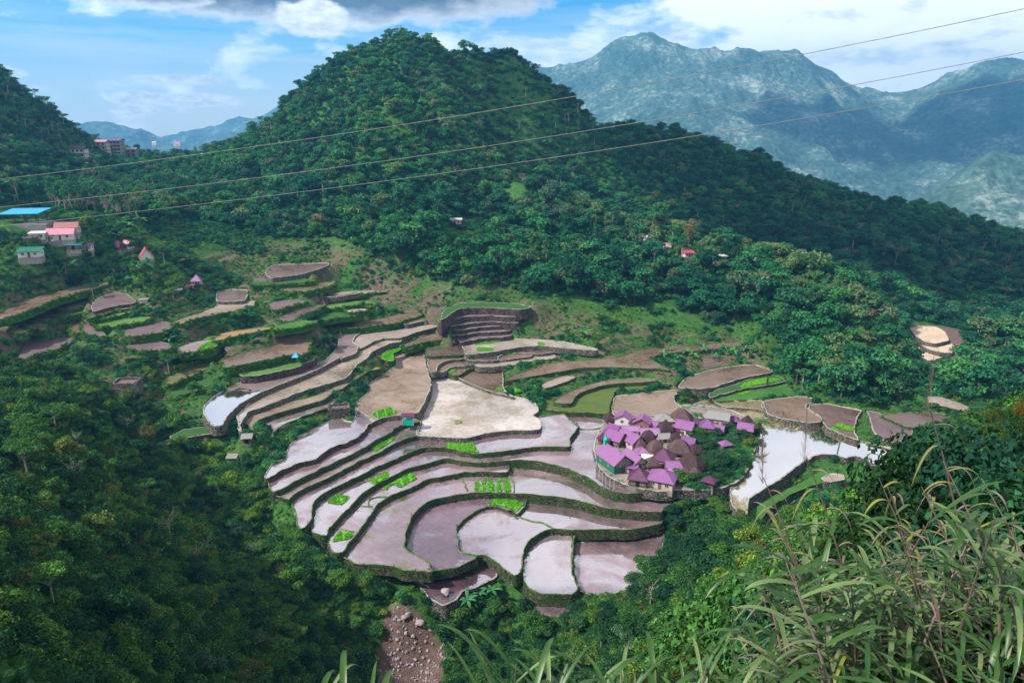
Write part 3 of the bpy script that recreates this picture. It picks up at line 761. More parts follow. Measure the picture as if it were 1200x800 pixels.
def water_material(name, c1, c2, silt=.5, rough=.12, ior=1.33, algae=0.0, mirror=None, clear=0.0):
    m, t, out = new_mat(name)
    p = geo_pos(t)
    a = t.noise(.07, 5, .6, p, .6); b = t.noise(.6, 6, .7, p, .3); c = t.noise(3.5, 3, .6, p)
    mixv = t.math('ADD', t.math('MULTIPLY', a, .65), t.math('MULTIPLY', b, .35))
    col = t.ramp(mixv, [(.36, c1), (.62, c2)])
    spk = t.ramp(t.noise(1.9, 7, .8, p), [(.63, 1.0), (.70, .55)]); col = t.mix(1.0, col, spk, 'MULTIPLY')
    lrg = t.ramp(t.noise(.022, 3, .5, p, .5), [(.35, .80), (.65, 1.16)]); col = t.mix(1.0, col, lrg, 'MULTIPLY')
    if algae:
        al = t.ramp(t.noise(.11, 7, .72, p, 1.0), [(.56 - algae * .2, 0), (.60 - algae * .1, 1)])
        alc = t.ramp(b, [(.35, (.09, .075, .02)), (.65, (.22, .18, .07))])
        col = t.mix(al, col, alc)
    # wet / silty parts: roughness varies in patches
    rr = t.ramp(t.math('ADD', t.math('MULTIPLY', b, .5), t.math('MULTIPLY', a, .5)), [(.42, rough), (.60, min(1, rough + silt))])
    h = t.math('ADD', t.math('MULTIPLY', c, .25), b)
    nrm = t.bump(h, .06 + silt * .12, .05)
    pr = principled(t, out, col, rr, nrm, .5, ior=ior)
    if clear:
        mk = t.ramp(t.noise(.045, 6, .65, p, .8), [(.60 - .22 * clear, 0), (.66 - .16 * clear, 1)])
        g = t.new('ShaderNodeBsdfGlossy'); g.inputs['Roughness'].default_value = .04; g.inputs['Color'].default_value = (.95, .92, .95, 1); t.L(t.bump(b, .03, .04), g.inputs['Normal'])
        ms = t.new('ShaderNodeMixShader'); t.L(t.math('ADD', t.math('MULTIPLY', mk, .42), .05), ms.inputs[0]); t.L(pr.outputs[0], ms.inputs[1]); t.L(g.outputs[0], ms.inputs[2])
        t.L(ms.outputs[0], out.inputs['Surface'])
    if mirror:
        # open, clear water: polished sheet showing the sky
        x0, y0, rad, cc = mirror
        sp = t.new('ShaderNodeSeparateXYZ'); t.L(p, sp.inputs[0])
        dx = t.math('SUBTRACT', sp.outputs[0], x0); dy = t.math('SUBTRACT', sp.outputs[1], y0)
        d = t.math('SQRT', t.math('ADD', t.math('MULTIPLY', dx, dx), t.math('MULTIPLY', dy, dy)))
        d = t.math('ADD', t.math('DIVIDE', d, rad), t.math('MULTIPLY', t.math('SUBTRACT', t.noise(.16, 6, .7, p, 1.0), .5), 1.4))
        mk = t.ramp(d, [(.93, 1), (1.03, 0)])
        g = t.new('ShaderNodeBsdfGlossy'); g.inputs['Roughness'].default_value = .05
        g.inputs['Color'].default_value = (*cc, 1)
        ms = t.new('ShaderNodeMixShader'); t.L(t.math('MULTIPLY', mk, .85), ms.inputs[0]); t.L(pr.outputs[0], ms.inputs[1]); t.L(g.outputs[0], ms.inputs[2])
        t.L(ms.outputs[0], out.inputs['Surface'])
    return m


def soil_material(name, c1, c2, rough=.85, green=0.0):
    m, t, out = new_mat(name)
    p = geo_pos(t)
    a = t.noise(.12, 5, .65, p, .5); b = t.noise(1.5, 6, .7, p); c = t.noise(6, 3, .6, p)
    mv = t.math('ADD', t.math('MULTIPLY', a, .5), t.math('MULTIPLY', b, .5))
    col = t.ramp(mv, [(.35, c1), (.65, c2)])
    if green:
        gm = t.ramp(t.noise(.5, 6, .7, p), [(.62 - green * .3, 0), (.68 - green * .3, 1)])
        col = t.mix(gm, col, t.ramp(c, [(.3, (.02, .08, .015)), (.7, (.06, .19, .03))]))
    principled(t, out, col, rough, t.bump(b, .5, .15), .2)
    return m


def wall_material(name, stone1, stone2, g1, g2, green):
    m, t, out = new_mat(name)
    p = geo_pos(t)
    mp = t.new('ShaderNodeMapping'); mp.inputs['Scale'].default_value = (1, 1, 1.6); t.L(p, mp.inputs[0])
    v = t.new('ShaderNodeTexVoronoi'); v.inputs['Scale'].default_value = 2.1; t.L(mp.outputs[0], v.inputs['Vector'])
    vc = t.new('ShaderNodeSeparateColor'); t.L(v.outputs['Color'], vc.inputs[0])
    st = t.ramp(vc.outputs[0], [(0, stone1), (1, stone2)])
    crack = t.ramp(v.outputs['Distance'], [(.25, 1), (.55, .25)])
    st = t.mix(1.0, st, crack, 'MULTIPLY')
    n = t.noise(.55, 6, .7, p); n2 = t.noise(3, 4, .7, p)
    gm = t.ramp(n, [(.66 - green * .35, 0), (.74 - green * .32, 1)])
    gc = t.ramp(n2, [(.3, g1), (.7, g2)])
    col = t.mix(gm, st, gc)
    h = t.math('ADD', t.math('MULTIPLY', v.outputs['Distance'], -.6), n2)
    principled(t, out, col, .9, t.bump(h, .8, .25), .15)
    return m


M = {}
M['ground'] = ground_material()
M['pink'] = water_material('silt_water_pink', (.15, .092, .095), (.33, .225, .25), .2, .05, 1.9, clear=.75)
M['pinkwhite'] = water_material('silt_water_pale', (.20, .13, .14), (.42, .32, .345), .25, .05, 2.0, clear=.95)
M['white'] = water_material('silt_water_white', (.34, .26, .17), (.62, .555, .55), .35, .12, 1.8)
M['brownpink'] = water_material('silt_water_mixed', (.17, .11, .075), (.38, .30, .30), .25, .06, 1.9, clear=.5)
M['beige'] = water_material('silt_water_beige', (.22, .16, .10), (.40, .32, .26), .4, .12, 1.7, clear=.3)
M['tan'] = water_material('mud_water_tan', (.19, .125, .08), (.33, .25, .20), .5, .2, 1.5)
M['tanwhite'] = water_material('mud_water_greytan', (.20, .16, .10), (.36, .31, .28), .5, .25, 1.5)
M['brown'] = water_material('mud_water_brown', (.12, .072, .042), (.23, .16, .12), .5, .15, 1.5)
M['brownwet'] = water_material('mud_water_foam', (.17, .10, .055), (.33, .24, .18), .4, .1, 1.6)
M['darkbrown'] = water_material('mud_water_dark', (.08, .048, .04), (.17, .115, .10), .5, .2, 1.45)
M['purple'] = water_material('silt_water_purple', (.085, .045, .06), (.21, .13, .165), .3, .07, 1.8, clear=.15)
M['purplesilt'] = water_material('silt_water_algae', (.14, .085, .09), (.31, .215, .24), .25, .06, 1.9, algae=.03, clear=.6)
M['algae'] = water_material('mud_water_algae', (.16, .12, .05), (.25, .19, .11), .5, .2, 1.5, algae=.6)
M['orange'] = water_material('mud_water_rust', (.24, .12, .035), (.36, .20, .08), .4, .15, 1.5)
lk = at_z(930, 545, 0); lk2 = at_z(262, 478, 11.7)
M['lake'] = water_material('clear_pool_water', (.20, .15, .075), (.36, .30, .18), .4, .15, 1.4, algae=.45, mirror=(lk[0] + 14, lk[1] - 6, 38, (.93, .90, .93)))
M['mirrorbrown'] = water_material('half_clear_pool_water', (.14, .10, .10), (.27, .20, .19), .5, .25, 1.4, mirror=(lk2[0], lk2[1], 17, (.93, .92, .95)))
M['grass'] = soil_material('terrace_grass', (.025, .10, .015), (.07, .20, .035), green=.2)
M['grassdark'] = soil_material('terrace_grass_dark', (.02, .07, .015), (.05, .14, .03), green=.2)
M['lightgrass'] = soil_material('terrace_grass_light', (.05, .14, .02), (.13, .24, .05), green=.1)
M['grassyellow'] = soil_material('terrace_grass_yellow', (.05, .11, .02), (.15, .15, .04), green=.25)
M['dryfield'] = soil_material('dry_field', (.10, .10, .04), (.22, .17, .10), green=.3)
M['pinksoil'] = soil_material('pale_mud', (.22, .16, .13), (.42, .34, .31), .6, green=.08)
M['purplesoil'] = soil_material('purple_mud', (.09, .055, .06), (.22, .15, .16), .7, green=.12)
M['greysoil'] = soil_material('grey_mud', (.18, .14, .13), (.34, .28, .27), .6, green=.15)
M['sunsoil'] = soil_material('bare_sunny_soil', (.45, .30, .22), (.80, .62, .48), .8, green=.12)  # sunlight put into the base colour, far paler than the other soils
G1, G2 = (.014, .036, .009), (.060, .115, .026)
M['w_stone'] = wall_material('dry_stone_wall', (.13, .11, .095), (.38, .34, .31), G1, G2, .3)
M['w_brownwall'] = wall_material('eroded_bank', (.10, .07, .055), (.26, .19, .155), G1, G2, .2)
M['w_green'] = wall_material('mossy_wall', (.10, .085, .06), (.27, .24, .17), G1, G2, .62)
M['w_hedge'] = wall_material('overgrown_wall', (.09, .065, .05), (.2, .15, .12), (.02, .07, .014), (.06, .18, .03), .9)
M['w_purplewall'] = wall_material('purple_stone_wall', (.085, .055, .06), (.24, .17, .185), G1, G2, .15)
M['rim_path'] = soil_material('trodden_rim', (.22, .19, .15), (.50, .46, .42), green=.25)
M['rim_green'] = soil_material('mossy_rim', (.10, .12, .05), (.26, .26, .15), green=.55)
M['village_soil'] = soil_material('village_soil', (.15, .11, .10), (.38, .32, .30), green=.3)
M['seedling'] = soil_material('rice_seedlings', (.08, .30, .012), (.22, .56, .03), green=0)

# ground mesh
ny, nx = GX.shape
V = np.stack([GX, GY, GZ], -1).reshape(-1, 3)
idx = np.arange(ny * nx).reshape(ny, nx)
F = np.stack([idx[:-1, :-1], idx[:-1, 1:], idx[1:, 1:], idx[1:, :-1]], -1).reshape(-1, 4)
tme = np_mesh('terrain', V, F)
gpx, gpy, gf_ = project(V); rub_ = inside(np.array(pts('@P 455,710 478,706 500,738 522,762 512,830 432,830 438,780 448,745')), gpx, gpy) & (V[:, 1] > 90) & (V[:, 1] < 190)
sun_ = inside(np.array(pts('@P 1060,378 1125,386 1130,428 1090,436 1062,405')), gpx, gpy) & (V[:, 1] > 330) & (V[:, 1] < 420)
fa_ = tme.attributes.new('field', 'FLOAT', 'POINT'); fa_.data.foreach_set('value', np.where(rub_ | sun_, 2.0, (smask * (1 - RISER)).ravel()).astype(np.float32))
terrain = link('terrain', tme, M['ground'], smooth=True)
tag(terrain, kind='structure')


# ------------------------------------------------------------------ terraces as things
def prism(P, z, drop, rim_w, rim_h, wall_mat, rim_mat, parent, batter=.12, seed=0):
    """retaining wall with a raised rim (bund) round an outline"""
    n = len(P); N = normals2(P)
    jit = fbm(P[:, 0] / 2.3, P[:, 1] / 2.3, 31 + seed, 3)
    jit2 = fbm(P[:, 0] / 1.1, P[:, 1] / 1.1, 77 + seed, 2)
    amp_ = .9 if wall_mat in (M['w_hedge'], M['w_purplewall'], M['w_brownwall']) else .5
    P = P + N * (jit * amp_)[:, None]
    top = z + rim_h + jit2 * .12
    rows = []
    inn = P - N * rim_w * (1 + .35 * jit)[:, None]
    rings = [np.c_[inn, np.full(n, z - .35)], np.c_[inn, top - .03], np.c_[P - N * .06, top], np.c_[P + N * .05, top - .12]]
    nr = max(2, int(drop / .8))
    for k in range(1, nr + 1):
        f = k / nr
        j = fbm(P[:, 0] / 1.5 + k * 3.1, P[:, 1] / 1.5, 5 + seed, 2) * .22
        rings.append(np.c_[P + N * (.05 + batter * drop * f + j)[:, None], top - .12 - drop * f])
    V = np.concatenate(rings); Rn = len(rings)
    a = np.arange(n); b = (a + 1) % n
    F = []; mi = []
    for r in range(Rn - 1):
        F.append(np.stack([r * n + a, (r + 1) * n + a, (r + 1) * n + b, r * n + b], 1))
        mi += [0 if r < 3 else 1] * n
    F = np.concatenate(F)
    mi = np.array(mi)
    rimF = F[mi == 0]; wallF = F[mi == 1]
    wv = V[2 * n:]
    me = np_mesh('stone_wall', V[3 * n:], wallF - 3 * n)
    w = link('retaining_wall', me, wall_mat, parent, smooth=True)
    me2 = np_mesh('bund', V[:4 * n], rimF)
    r = link('bund', me2, rim_mat, parent, smooth=False)
    return P, N, top, w, r


def fill(P, z, name, mat, parent):
    tr = geometry.tessellate_polygon([[Vector((p[0], p[1], 0)) for p in P]])
    V = np.c_[P, np.full(len(P), z)]
    F = np.array(tr, dtype=np.int32)
    me = np_mesh(name, V, F)
    me.validate()
    # make all faces point up
    bm = bmesh.new(); bm.from_mesh(me)
    for f in bm.faces:
        if f.normal.z < 0: f.normal_flip()
    bm.to_mesh(me); bm.free()
    return link(name, me, mat, parent)


WALLPTS = []     # places for tufts on the walls
dry = ('grass', 'grassdark', 'lightgrass', 'grassyellow', 'dryfield', 'pinksoil', 'purplesoil', 'greysoil', 'sunsoil')
for k, t in enumerate(TW):
    P = t['P']; z = t['z']; c = P[np.argmin(P[:, 1])]
    root = empty('rice_terrace', t['label'], 'rice terrace')
    wk = t['wk']
    rim = M['rim_path'] if wk in ('stone', 'purplewall', 'brownwall') else M['rim_green']
    isdry = t['kind'] in dry
    Pj, N, top, w, r = prism(P, z, t['drop'] + .6, .20 if wk != 'stone' else .34, .16 if not isdry else .04, M['w_' + wk], rim, root, seed=k)
    fill(P - N * .12, z - .1 if not isdry else z - .03, 'flooded_surface' if not isdry else 'soil_surface', M[t['kind']], root)
    # tuft spots along near-facing walls
    dens = {'stone': .9, 'green': 4.2, 'hedge': 4.5, 'purplewall': .5, 'brownwall': .8}[wk]
    for i in range(len(P)):
        if N[i, 1] > .55: continue
        m_ = RNG.poisson(dens * 1.2)
        for _ in range(m_):
            f = RNG.random() ** (1.0 if wk != 'stone' else .6)
            WALLPTS.append((Pj[i, 0] + N[i, 0] * (.1 + .12 * t['drop'] * f) + RNG.normal() * .3, Pj[i, 1] + N[i, 1] * (.1 + .12 * t['drop'] * f) + RNG.normal() * .2,
                            z + .05 - t['drop'] * f, wk))
    t['N'] = N
print('terraces', time.time() - T0)

# village ground on its own stone wall
vg = empty('village_ground', None, None); del_ = vg.get('label'); tag(vg, kind='structure')
prism(VP, 1.0, 2.6, .5, .04, M['w_stone'], M['rim_path'], vg, seed=99)
fill(VP, .98, 'village_yard', M['village_soil'], vg)


# ------------------------------------------------------------------ seedling beds
def bed(z, s, label):
    P = np.array([at_z(a, b, z + .15)[:2] for a, b in pts(s)])
    if area2(P) < 0: P = P[::-1]
    P = smooth_closed(P, .5, .4)
    c = P.mean(0)
    # dense cover of upright blades over the outline
    x0, y0 = P.min(0); x1, y1 = P.max(0)
    n = int((x1 - x0) * (y1 - y0) * 26)
    X = RNG.uniform(x0, x1, n); Y = RNG.uniform(y0, y1, n)
    m = inside(P, X, Y)
    gap = fbm(X / 1.2, Y / 1.2, 55, 2) > -.42
    if 'rows' in label or 'chequered' in label or 'split' in label:
        u = (X - c[0]) * .8 + (Y - c[1]) * .2
        gap &= (np.mod(u, 2.2) > .45)
    m &= gap
    X, Y = X[m], Y[m]; n = len(X)
    an = RNG.uniform(0, 6.28, n); h = RNG.uniform(.22, .42, n); w = .16
    dx, dy = np.cos(an) * w, np.sin(an) * w
    lx, ly = RNG.normal(0, .08, n), RNG.normal(0, .08, n)
    b = z - .05
    V = np.stack([np.c_[X - dx, Y - dy, np.full(n, b)], np.c_[X + dx, Y + dy, np.full(n, b)], np.c_[X + dx * .6 + lx, Y + dy * .6 + ly, b + h], np.c_[X - dx * .6 + lx, Y - dy * .6 + ly, b + h]], 1).reshape(-1, 3)
    F = np.arange(n * 4).reshape(-1, 4)
    root = empty('seedling_bed', label, 'seedling bed', (c[0], c[1], z), group='rice seedling beds')
    V -= np.array([c[0], c[1], z])
    link('seedlings', np_mesh('seedlings', V, F), M['seedling_y'] if 'pale yellow' in label else M['seedling'], root)
    f = fill(P - c, .06, 'bed_base', M['seed_base'], root)


M['seed_base'] = soil_material('seedling_base', (.07, .30, .015), (.14, .45, .03))
M['seedling_y'] = soil_material('pale_seedlings', (.35, .36, .15), (.55, .52, .30))
for b_ in BEDS: bed(*b_)
print('beds', time.time() - T0)


# ------------------------------------------------------------------ low mud dividers across pools
def divider(z, s, label, h=.28, w=.22):
    P = [at_z(a, b, z) for a, b in pts(s)]
    P = np.array([p[:2] for p in P]); Q = []
    for i in range(len(P) - 1):
        k = max(2, int(np.linalg.norm(P[i + 1] - P[i]) / .6))
        for j in range(k): Q.append(P[i] + (P[i + 1] - P[i]) * j / k)
    Q.append(P[-1]); Q = np.array(Q)
    for _ in range(4): Q[1:-1] = (Q[:-2] + Q[2:] + 2 * Q[1:-1]) / 4
    Q += (fbm(Q[:, 0] / 1.5, Q[:, 1] / 1.5, 12, 2) * .25)[:, None]
    T = np.gradient(Q, axis=0); T /= np.maximum(np.linalg.norm(T, axis=1, keepdims=True), 1e-6); Nn = np.stack([T[:, 1], -T[:, 0]], 1)
    hh = h * (1 + .3 * fbm(Q[:, 0], Q[:, 1], 4, 2)); n = len(Q)
    c = Q.mean(0)
    rows = [np.c_[Q - Nn * w * 1.6 - c, np.full(n, -.4)], np.c_[Q - Nn * w * .7 - c, hh * .8], np.c_[Q - c, hh], np.c_[Q + Nn * w * .7 - c, hh * .8], np.c_[Q + Nn * w * 1.6 - c, np.full(n, -.4)]]
    V = np.concatenate(rows); a = np.arange(n - 1); F = []
    for r_ in range(4): F.append(np.stack([r_ * n + a, r_ * n + a + 1, (r_ + 1) * n + a + 1, (r_ + 1) * n + a], 1))
    o = link('mud_divider', np_mesh('mud_divider', V, np.concatenate(F)), M['rim_green'], loc=(c[0], c[1], z - .1), smooth=True)
    tag(o, label, 'mud divider')


for z, s_, lab in [
    (-5.1, '@A8 610,220 650,236 700,243 742,264', 'thin dark winding mud divider across the large pinkish pool'),
    (-2.6, '@A8 402,82 425,105 438,134', 'short mossy divider at the left of the six lime strips'),
    (-2.6, '@Z4 275,282 300,310 312,335 312,382', 'thin pale divider to the right of the six lime strips'),
    (1.3, '@Z4 68,82 100,150', 'small divider beside the wide seedling square under the great paddy'),
    (.15, '@ZR 438,258 418,300 405,362', 'rough stone divider cutting the bright mirror lake'),
    (.15, '@ZR 520,280 600,297 690,314', 'thin dark divider along the far shore of the mirror lake'),
    (0.0, '@ZV -20,172 60,190 95,212 150,215 225,208 230,195', 'curved divider in the pale pool left of the first village roofs'),
    (0.0, '@ZV 190,150 230,160 300,182', 'second curved divider in the pale pool, nearest the dark brown hut'),
    (-1.3, '@Z3 445,590 520,602 600,622', 'divider beside the cross split seedling bed'),
    (-1.3, '@Z3 568,466 620,462 682,466', 'mossy divider closing the short dark pool below the basin'),
    (-1.3, '@Z3 665,465 652,432 700,408 770,410', 'round mossy rim of the small basin'),
    (0.0, '@Z3 640,305 665,322 700,337', 'thin divider at the edge of the dark green seedling squares'),
    (1.3, '@Z3 190,408 210,420 232,515', 'mossy divider closing the leftmost pale plot'),
    (-6.6, '@A8 800,285 800,340 799,400', 'straight divider next to the cloudy pool and its right neighbour'),
    (-4.4, '@A8 490,150 505,178 520,183', 'thin divider joining the brightest seedling bed to the bank'),
    (11.7, '@Z7 0,262 50,255 100,248', 'divider at the back of the grey upper end of the mirror pool'),
    (5.4, '@Z8 370,312 395,330 440,355', 'faint divider across the long brown paddy')]:
    divider(z, s_, lab)
# ------------------------------------------------------------------ foliage
def leaf_material(name, stops, island=.35, trans=.25, brown=None):
    m, t, out = new_mat(name)
    oi = t.new('ShaderNodeObjectInfo').outputs['Random']
    g = t.new('ShaderNodeNewGeometry')
    col = t.ramp(oi, stops)
    isl = t.ramp(g.outputs['Random Per Island'], [(0, 1 - island), (.85, 1 + island * .6), (1, 1 + island * 2.2)])
    col = t.mix(1.0, col, isl, 'MULTIPLY')
    big = t.ramp(t.noise(.018, 4, .6, g.outputs['Position']), [(.35, (.66, .78, .95)), (.65, (1.45, 1.25, .85))])
    col = t.mix(1.0, col, big, 'MULTIPLY')
    p = t.new('ShaderNodeBsdfPrincipled'); t.L(col, p.inputs['Base Color']); p.inputs['Roughness'].default_value = .6; p.inputs['Specular IOR Level'].default_value = .10
    tr = t.new('ShaderNodeBsdfTranslucent'); t.L(t.mix(1.0, col, (1.1, 1.2, .6), 'MULTIPLY'), tr.inputs['Color'])
    ms = t.new('ShaderNodeMixShader'); ms.inputs[0].default_value = trans
    t.L(p.outputs[0], ms.inputs[1]); t.L(tr.outputs[0], ms.inputs[2]); t.L(ms.outputs[0], out.inputs['Surface'])
    return m


TEAL = [(0, (.010, .075, .042)), (.22, (.018, .115, .058)), (.45, (.026, .155, .068)), (.62, (.038, .195, .085)), (.78, (.070, .24, .075)), (.90, (.035, .14, .075)), (.985, (.13, .19, .08)), (1, (.13, .11, .075))]
M['leaf_forest'] = leaf_material('forest_leaves', TEAL)
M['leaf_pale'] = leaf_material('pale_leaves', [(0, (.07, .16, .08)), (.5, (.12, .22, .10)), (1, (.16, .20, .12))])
M['leaf_dark'] = leaf_material('dark_leaves', [(0, (.012, .060, .030)), (.5, (.022, .085, .04)), (1, (.04, .11, .045))])
M['leaf_near'] = leaf_material('shrub_leaves', [(0, (.014, .060, .024)), (.3, (.030, .105, .034)), (.55, (.052, .155, .036)), (.78, (.075, .195, .038)), (.92, (.12, .20, .036)), (.985, (.10, .11, .035)), (1, (.06, .14, .09))], .6)
M['leaf_right'] = leaf_material('right_shrub_leaves', [(0, (.008, .032, .012)), (.3, (.015, .052, .015)), (.6, (.034, .082, .016)), (.8, (.070, .11, .015)), (.92, (.14, .065, .015)), (1, (.05, .028, .015))], .5)
M['leaf_low'] = leaf_material('meadow_leaves', [(0, (.022, .10, .022)), (.35, (.042, .16, .028)), (.65, (.08, .23, .035)), (.85, (.12, .28, .045)), (.95, (.20, .22, .05)), (1, (.14, .09, .055))], .35)
M['leaf_wall'] = leaf_material('wall_grass', [(0, (.012, .045, .010)), (.4, (.025, .080, .014)), (.8, (.05, .12, .02)), (1, (.10, .10, .03))], .4)
M['leaf_banana'] = leaf_material('banana_leaves', [(0, (.05, .19, .06)), (1, (.12, .32, .12))], .3)
M['leaf_bamboo'] = leaf_material('bamboo_leaves', [(0, (.14, .13, .06)), (1, (.20, .17, .08))], .4)
M['bark'] = simple_mat('bark', (.10, .075, .055), .9, .4, 2, bump=.5)
M['bark_pale'] = simple_mat('pale_bark', (.34, .29, .27), .9, .3, 2, bump=.4)


def leaf_quads(C, N, size, asp=.5, rng=RNG, fold=.0):
    """diamond leaves centred at C facing roughly N"""
    n = len(C)
    N = N / np.maximum(np.linalg.norm(N, axis=1, keepdims=True), 1e-6)
    A = rng.normal(size=(n, 3)); A -= (A * N).sum(1, keepdims=True) * N
    A /= np.maximum(np.linalg.norm(A, axis=1, keepdims=True), 1e-6)
    B = np.cross(N, A)
    s = size * rng.uniform(.65, 1.35, (n, 1))
    V = np.stack([C - A * s * .5, C + B * s * asp * .5 + A * s * .05, C + A * s * .5 - N * s * .12, C - B * s * asp * .5 + A * s * .05], 1).reshape(-1, 3)
    F = np.arange(n * 4).reshape(-1, 4)
    return V, F


def crown_pts(lobes, n, rng, shell=.55, low=.35):
    out = []; nor = []
    vols = np.array([l[3] * l[4] * l[5] for l in lobes]) ** .66; vols /= vols.sum()
    for l, v in zip(lobes, vols):
        k = int(n * v)
        d = rng.normal(size=(k, 3)); d /= np.linalg.norm(d, axis=1, keepdims=True)
        d[:, 2] = np.where((d[:, 2] < 0) & (rng.random(k) > low), -d[:, 2], d[:, 2])
        r = shell + (1 - shell) * rng.random((k, 1)) ** .5
        r = r * (1 + .16 * rng.normal(size=(k, 1)))
        out.append(np.array(l[:3]) + d * r * np.array(l[3:6])); nor.append(d + rng.normal(size=(k, 3)) * .55 + np.array([0, 0, .45]))
    return np.concatenate(out), np.concatenate(nor)


def make_tree_meshes(seed, h, r, nleaf, lsize, style='round', bark='bark', leaf='leaf_forest'):
    rng = np.random.default_rng(seed); rd = random.Random(seed)
    tb = MB(); lobes = []
    lean = (rd.uniform(-.08, .08) * h, rd.uniform(-.08, .08) * h)
    tr = max(.12, h * .022)
    if style == 'round':
        th = h * .55
        tb.tube([(0, 0, -1.2), (lean[0] * .3, lean[1] * .3, th * .5), (lean[0] * .7, lean[1] * .7, th), (lean[0], lean[1], h * .85)], [tr * 1.4, tr, tr * .75, tr * .2], 6)
        nl = rd.randint(7, 10)
        for i in range(nl):
            a = i * 2.4 + rd.uniform(-.4, .4); q = rd.uniform(.35, .8) * r; z = h * rd.uniform(.48, .86)
            if i == 0: q = 0; z = h * .86
            s = r * rd.uniform(.34, .55)
            c = (lean[0] + math.cos(a) * q, lean[1] + math.sin(a) * q, z)
            lobes.append((*c, s, s, s * rd.uniform(.6, .8)))
            tb.tube([(lean[0] * .6, lean[1] * .6, h * rd.uniform(.35, .55)), ((lean[0] + c[0]) * .5, (lean[1] + c[1]) * .5, (h * .5 + c[2]) * .5), c], [tr * .55, tr * .4, tr * .15], 4, caps=False)
    elif style == 'umbrella':
        tb.tube([(0, 0, -1.2), (lean[0] * .4, lean[1] * .4, h * .5), (lean[0], lean[1], h * .8)], [tr * 1.2, tr * .9, tr * .5], 6)
        for i in range(8):
            a = i * 2.4 + rd.uniform(-.4, .4); q = rd.uniform(.3, .95) * r; z = h * rd.uniform(.76, .93)
            s = r * rd.uniform(.26, .44); c = (lean[0] + math.cos(a) * q, lean[1] + math.sin(a) * q, z)
            lobes.append((*c, s, s, s * .45))
            tb.tube([(lean[0] * .7, lean[1] * .7, h * rd.uniform(.5, .7)), c], [tr * .5, tr * .12], 4, caps=False)
    elif style == 'slender':
        tb.tube([(0, 0, -1.2), (lean[0] * .4, lean[1] * .4, h * .5), (lean[0], lean[1], h * .97)], [tr, tr * .75, tr * .25], 6)
        for i in range(7):
            z = h * (.55 + .065 * i); a = i * 2.4; q = r * rd.uniform(.2, .5); s = r * rd.uniform(.28, .42)
            c = (lean[0] + math.cos(a) * q, lean[1] + math.sin(a) * q, z); lobes.append((*c, s, s, s * .75))
            tb.tube([(lean[0] * z / h, lean[1] * z / h, z - .8), c], [tr * .35, tr * .1], 4, caps=False)
    elif style == 'bare':
        tb.tube([(0, 0, -1.2), (lean[0] * .4, lean[1] * .4, h * .45), (lean[0], lean[1], h)], [tr, tr * .8, tr * .2], 6)
        for i in range(16):
            z = h * rd.uniform(.35, .85); a = i * 2.4; q = r * rd.uniform(.5, 1); up = h * rd.uniform(.12, .3)
            e = (lean[0] + math.cos(a) * q, lean[1] + math.sin(a) * q, z + up)
            mdl = (lean[0] * .6 + math.cos(a) * q * .5, lean[1] * .6 + math.sin(a) * q * .5, z + up * .35)
            tb.tube([(lean[0] * z / h, lean[1] * z / h, z), mdl, e], [tr * .4, tr * .28, tr * .08], 4, caps=False)
            lobes.append((*e, r * .22, r * .22, r * .2))
    C, N = crown_pts(lobes, nleaf, rng)
    V, F = leaf_quads(C, N, lsize, .62, rng)
    return tb, V, F, bark, leaf


def tree_proto(name, *a, **k):
    """trunk mesh, crown mesh, and one joined mesh for masses"""
    tb, V, F, bark, leaf = make_tree_meshes(*a, **k)
    tm = bpy.data.meshes.new(name + '_trunk'); tm.from_pydata(tb.v, [], tb.f); tm.materials.append(M[bark])
    cm = np_mesh(name + '_crown', V, F); cm.materials.append(M[leaf])
    nv = len(tb.v)
    jm = bpy.data.meshes.new(name)
    bm = bmesh.new(); bm.from_mesh(tm); bm.from_mesh(cm)
    for i, f in enumerate(bm.faces): f.material_index = 0 if i < len(tb.f) else 1
    bm.to_mesh(jm); bm.free(); jm.materials.append(M[bark]); jm.materials.append(M[leaf])
    o = bpy.data.objects.new(name, jm)
    return dict(trunk=tm, crown=cm, joined=o)


FP = [tree_proto('forest_tree_%d' % i, 100 + i, h, r, n, ls, st, bk, lf) for i, (h, r, n, ls, st, bk, lf) in enumerate([
    (9, 4.4, 620, .95, 'round', 'bark', 'leaf_forest'), (8, 3.8, 560, .9, 'round', 'bark', 'leaf_forest'), (10.5, 4.6, 680, .95, 'round', 'bark', 'leaf_forest'),
    (7, 4.2, 540, .95, 'round', 'bark', 'leaf_forest'), (11, 4.2, 480, .85, 'umbrella', 'bark_pale', 'leaf_forest'), (12, 3.0, 420, .75, 'slender', 'bark_pale', 'leaf_forest'),
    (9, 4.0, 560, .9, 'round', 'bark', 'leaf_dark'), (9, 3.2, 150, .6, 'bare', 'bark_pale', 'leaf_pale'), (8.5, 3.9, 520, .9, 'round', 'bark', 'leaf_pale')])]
NPT = [tree_proto('slope_tree_%d' % i, 200 + i, h, r, n, ls, st, bk, lf) for i, (h, r, n, ls, st, bk, lf) in enumerate([
    (7, 3.6, 2600, .42, 'round', 'bark', 'leaf_near'), (6, 3.0, 2200, .38, 'round', 'bark', 'leaf_near'), (8, 3.4, 2200, .38, 'umbrella', 'bark_pale', 'leaf_near'),
    (6.5, 3.2, 2400, .4, 'round', 'bark', 'leaf_dark'), (7, 2.6, 300, .3, 'bare', 'bark_pale', 'leaf_pale')])]


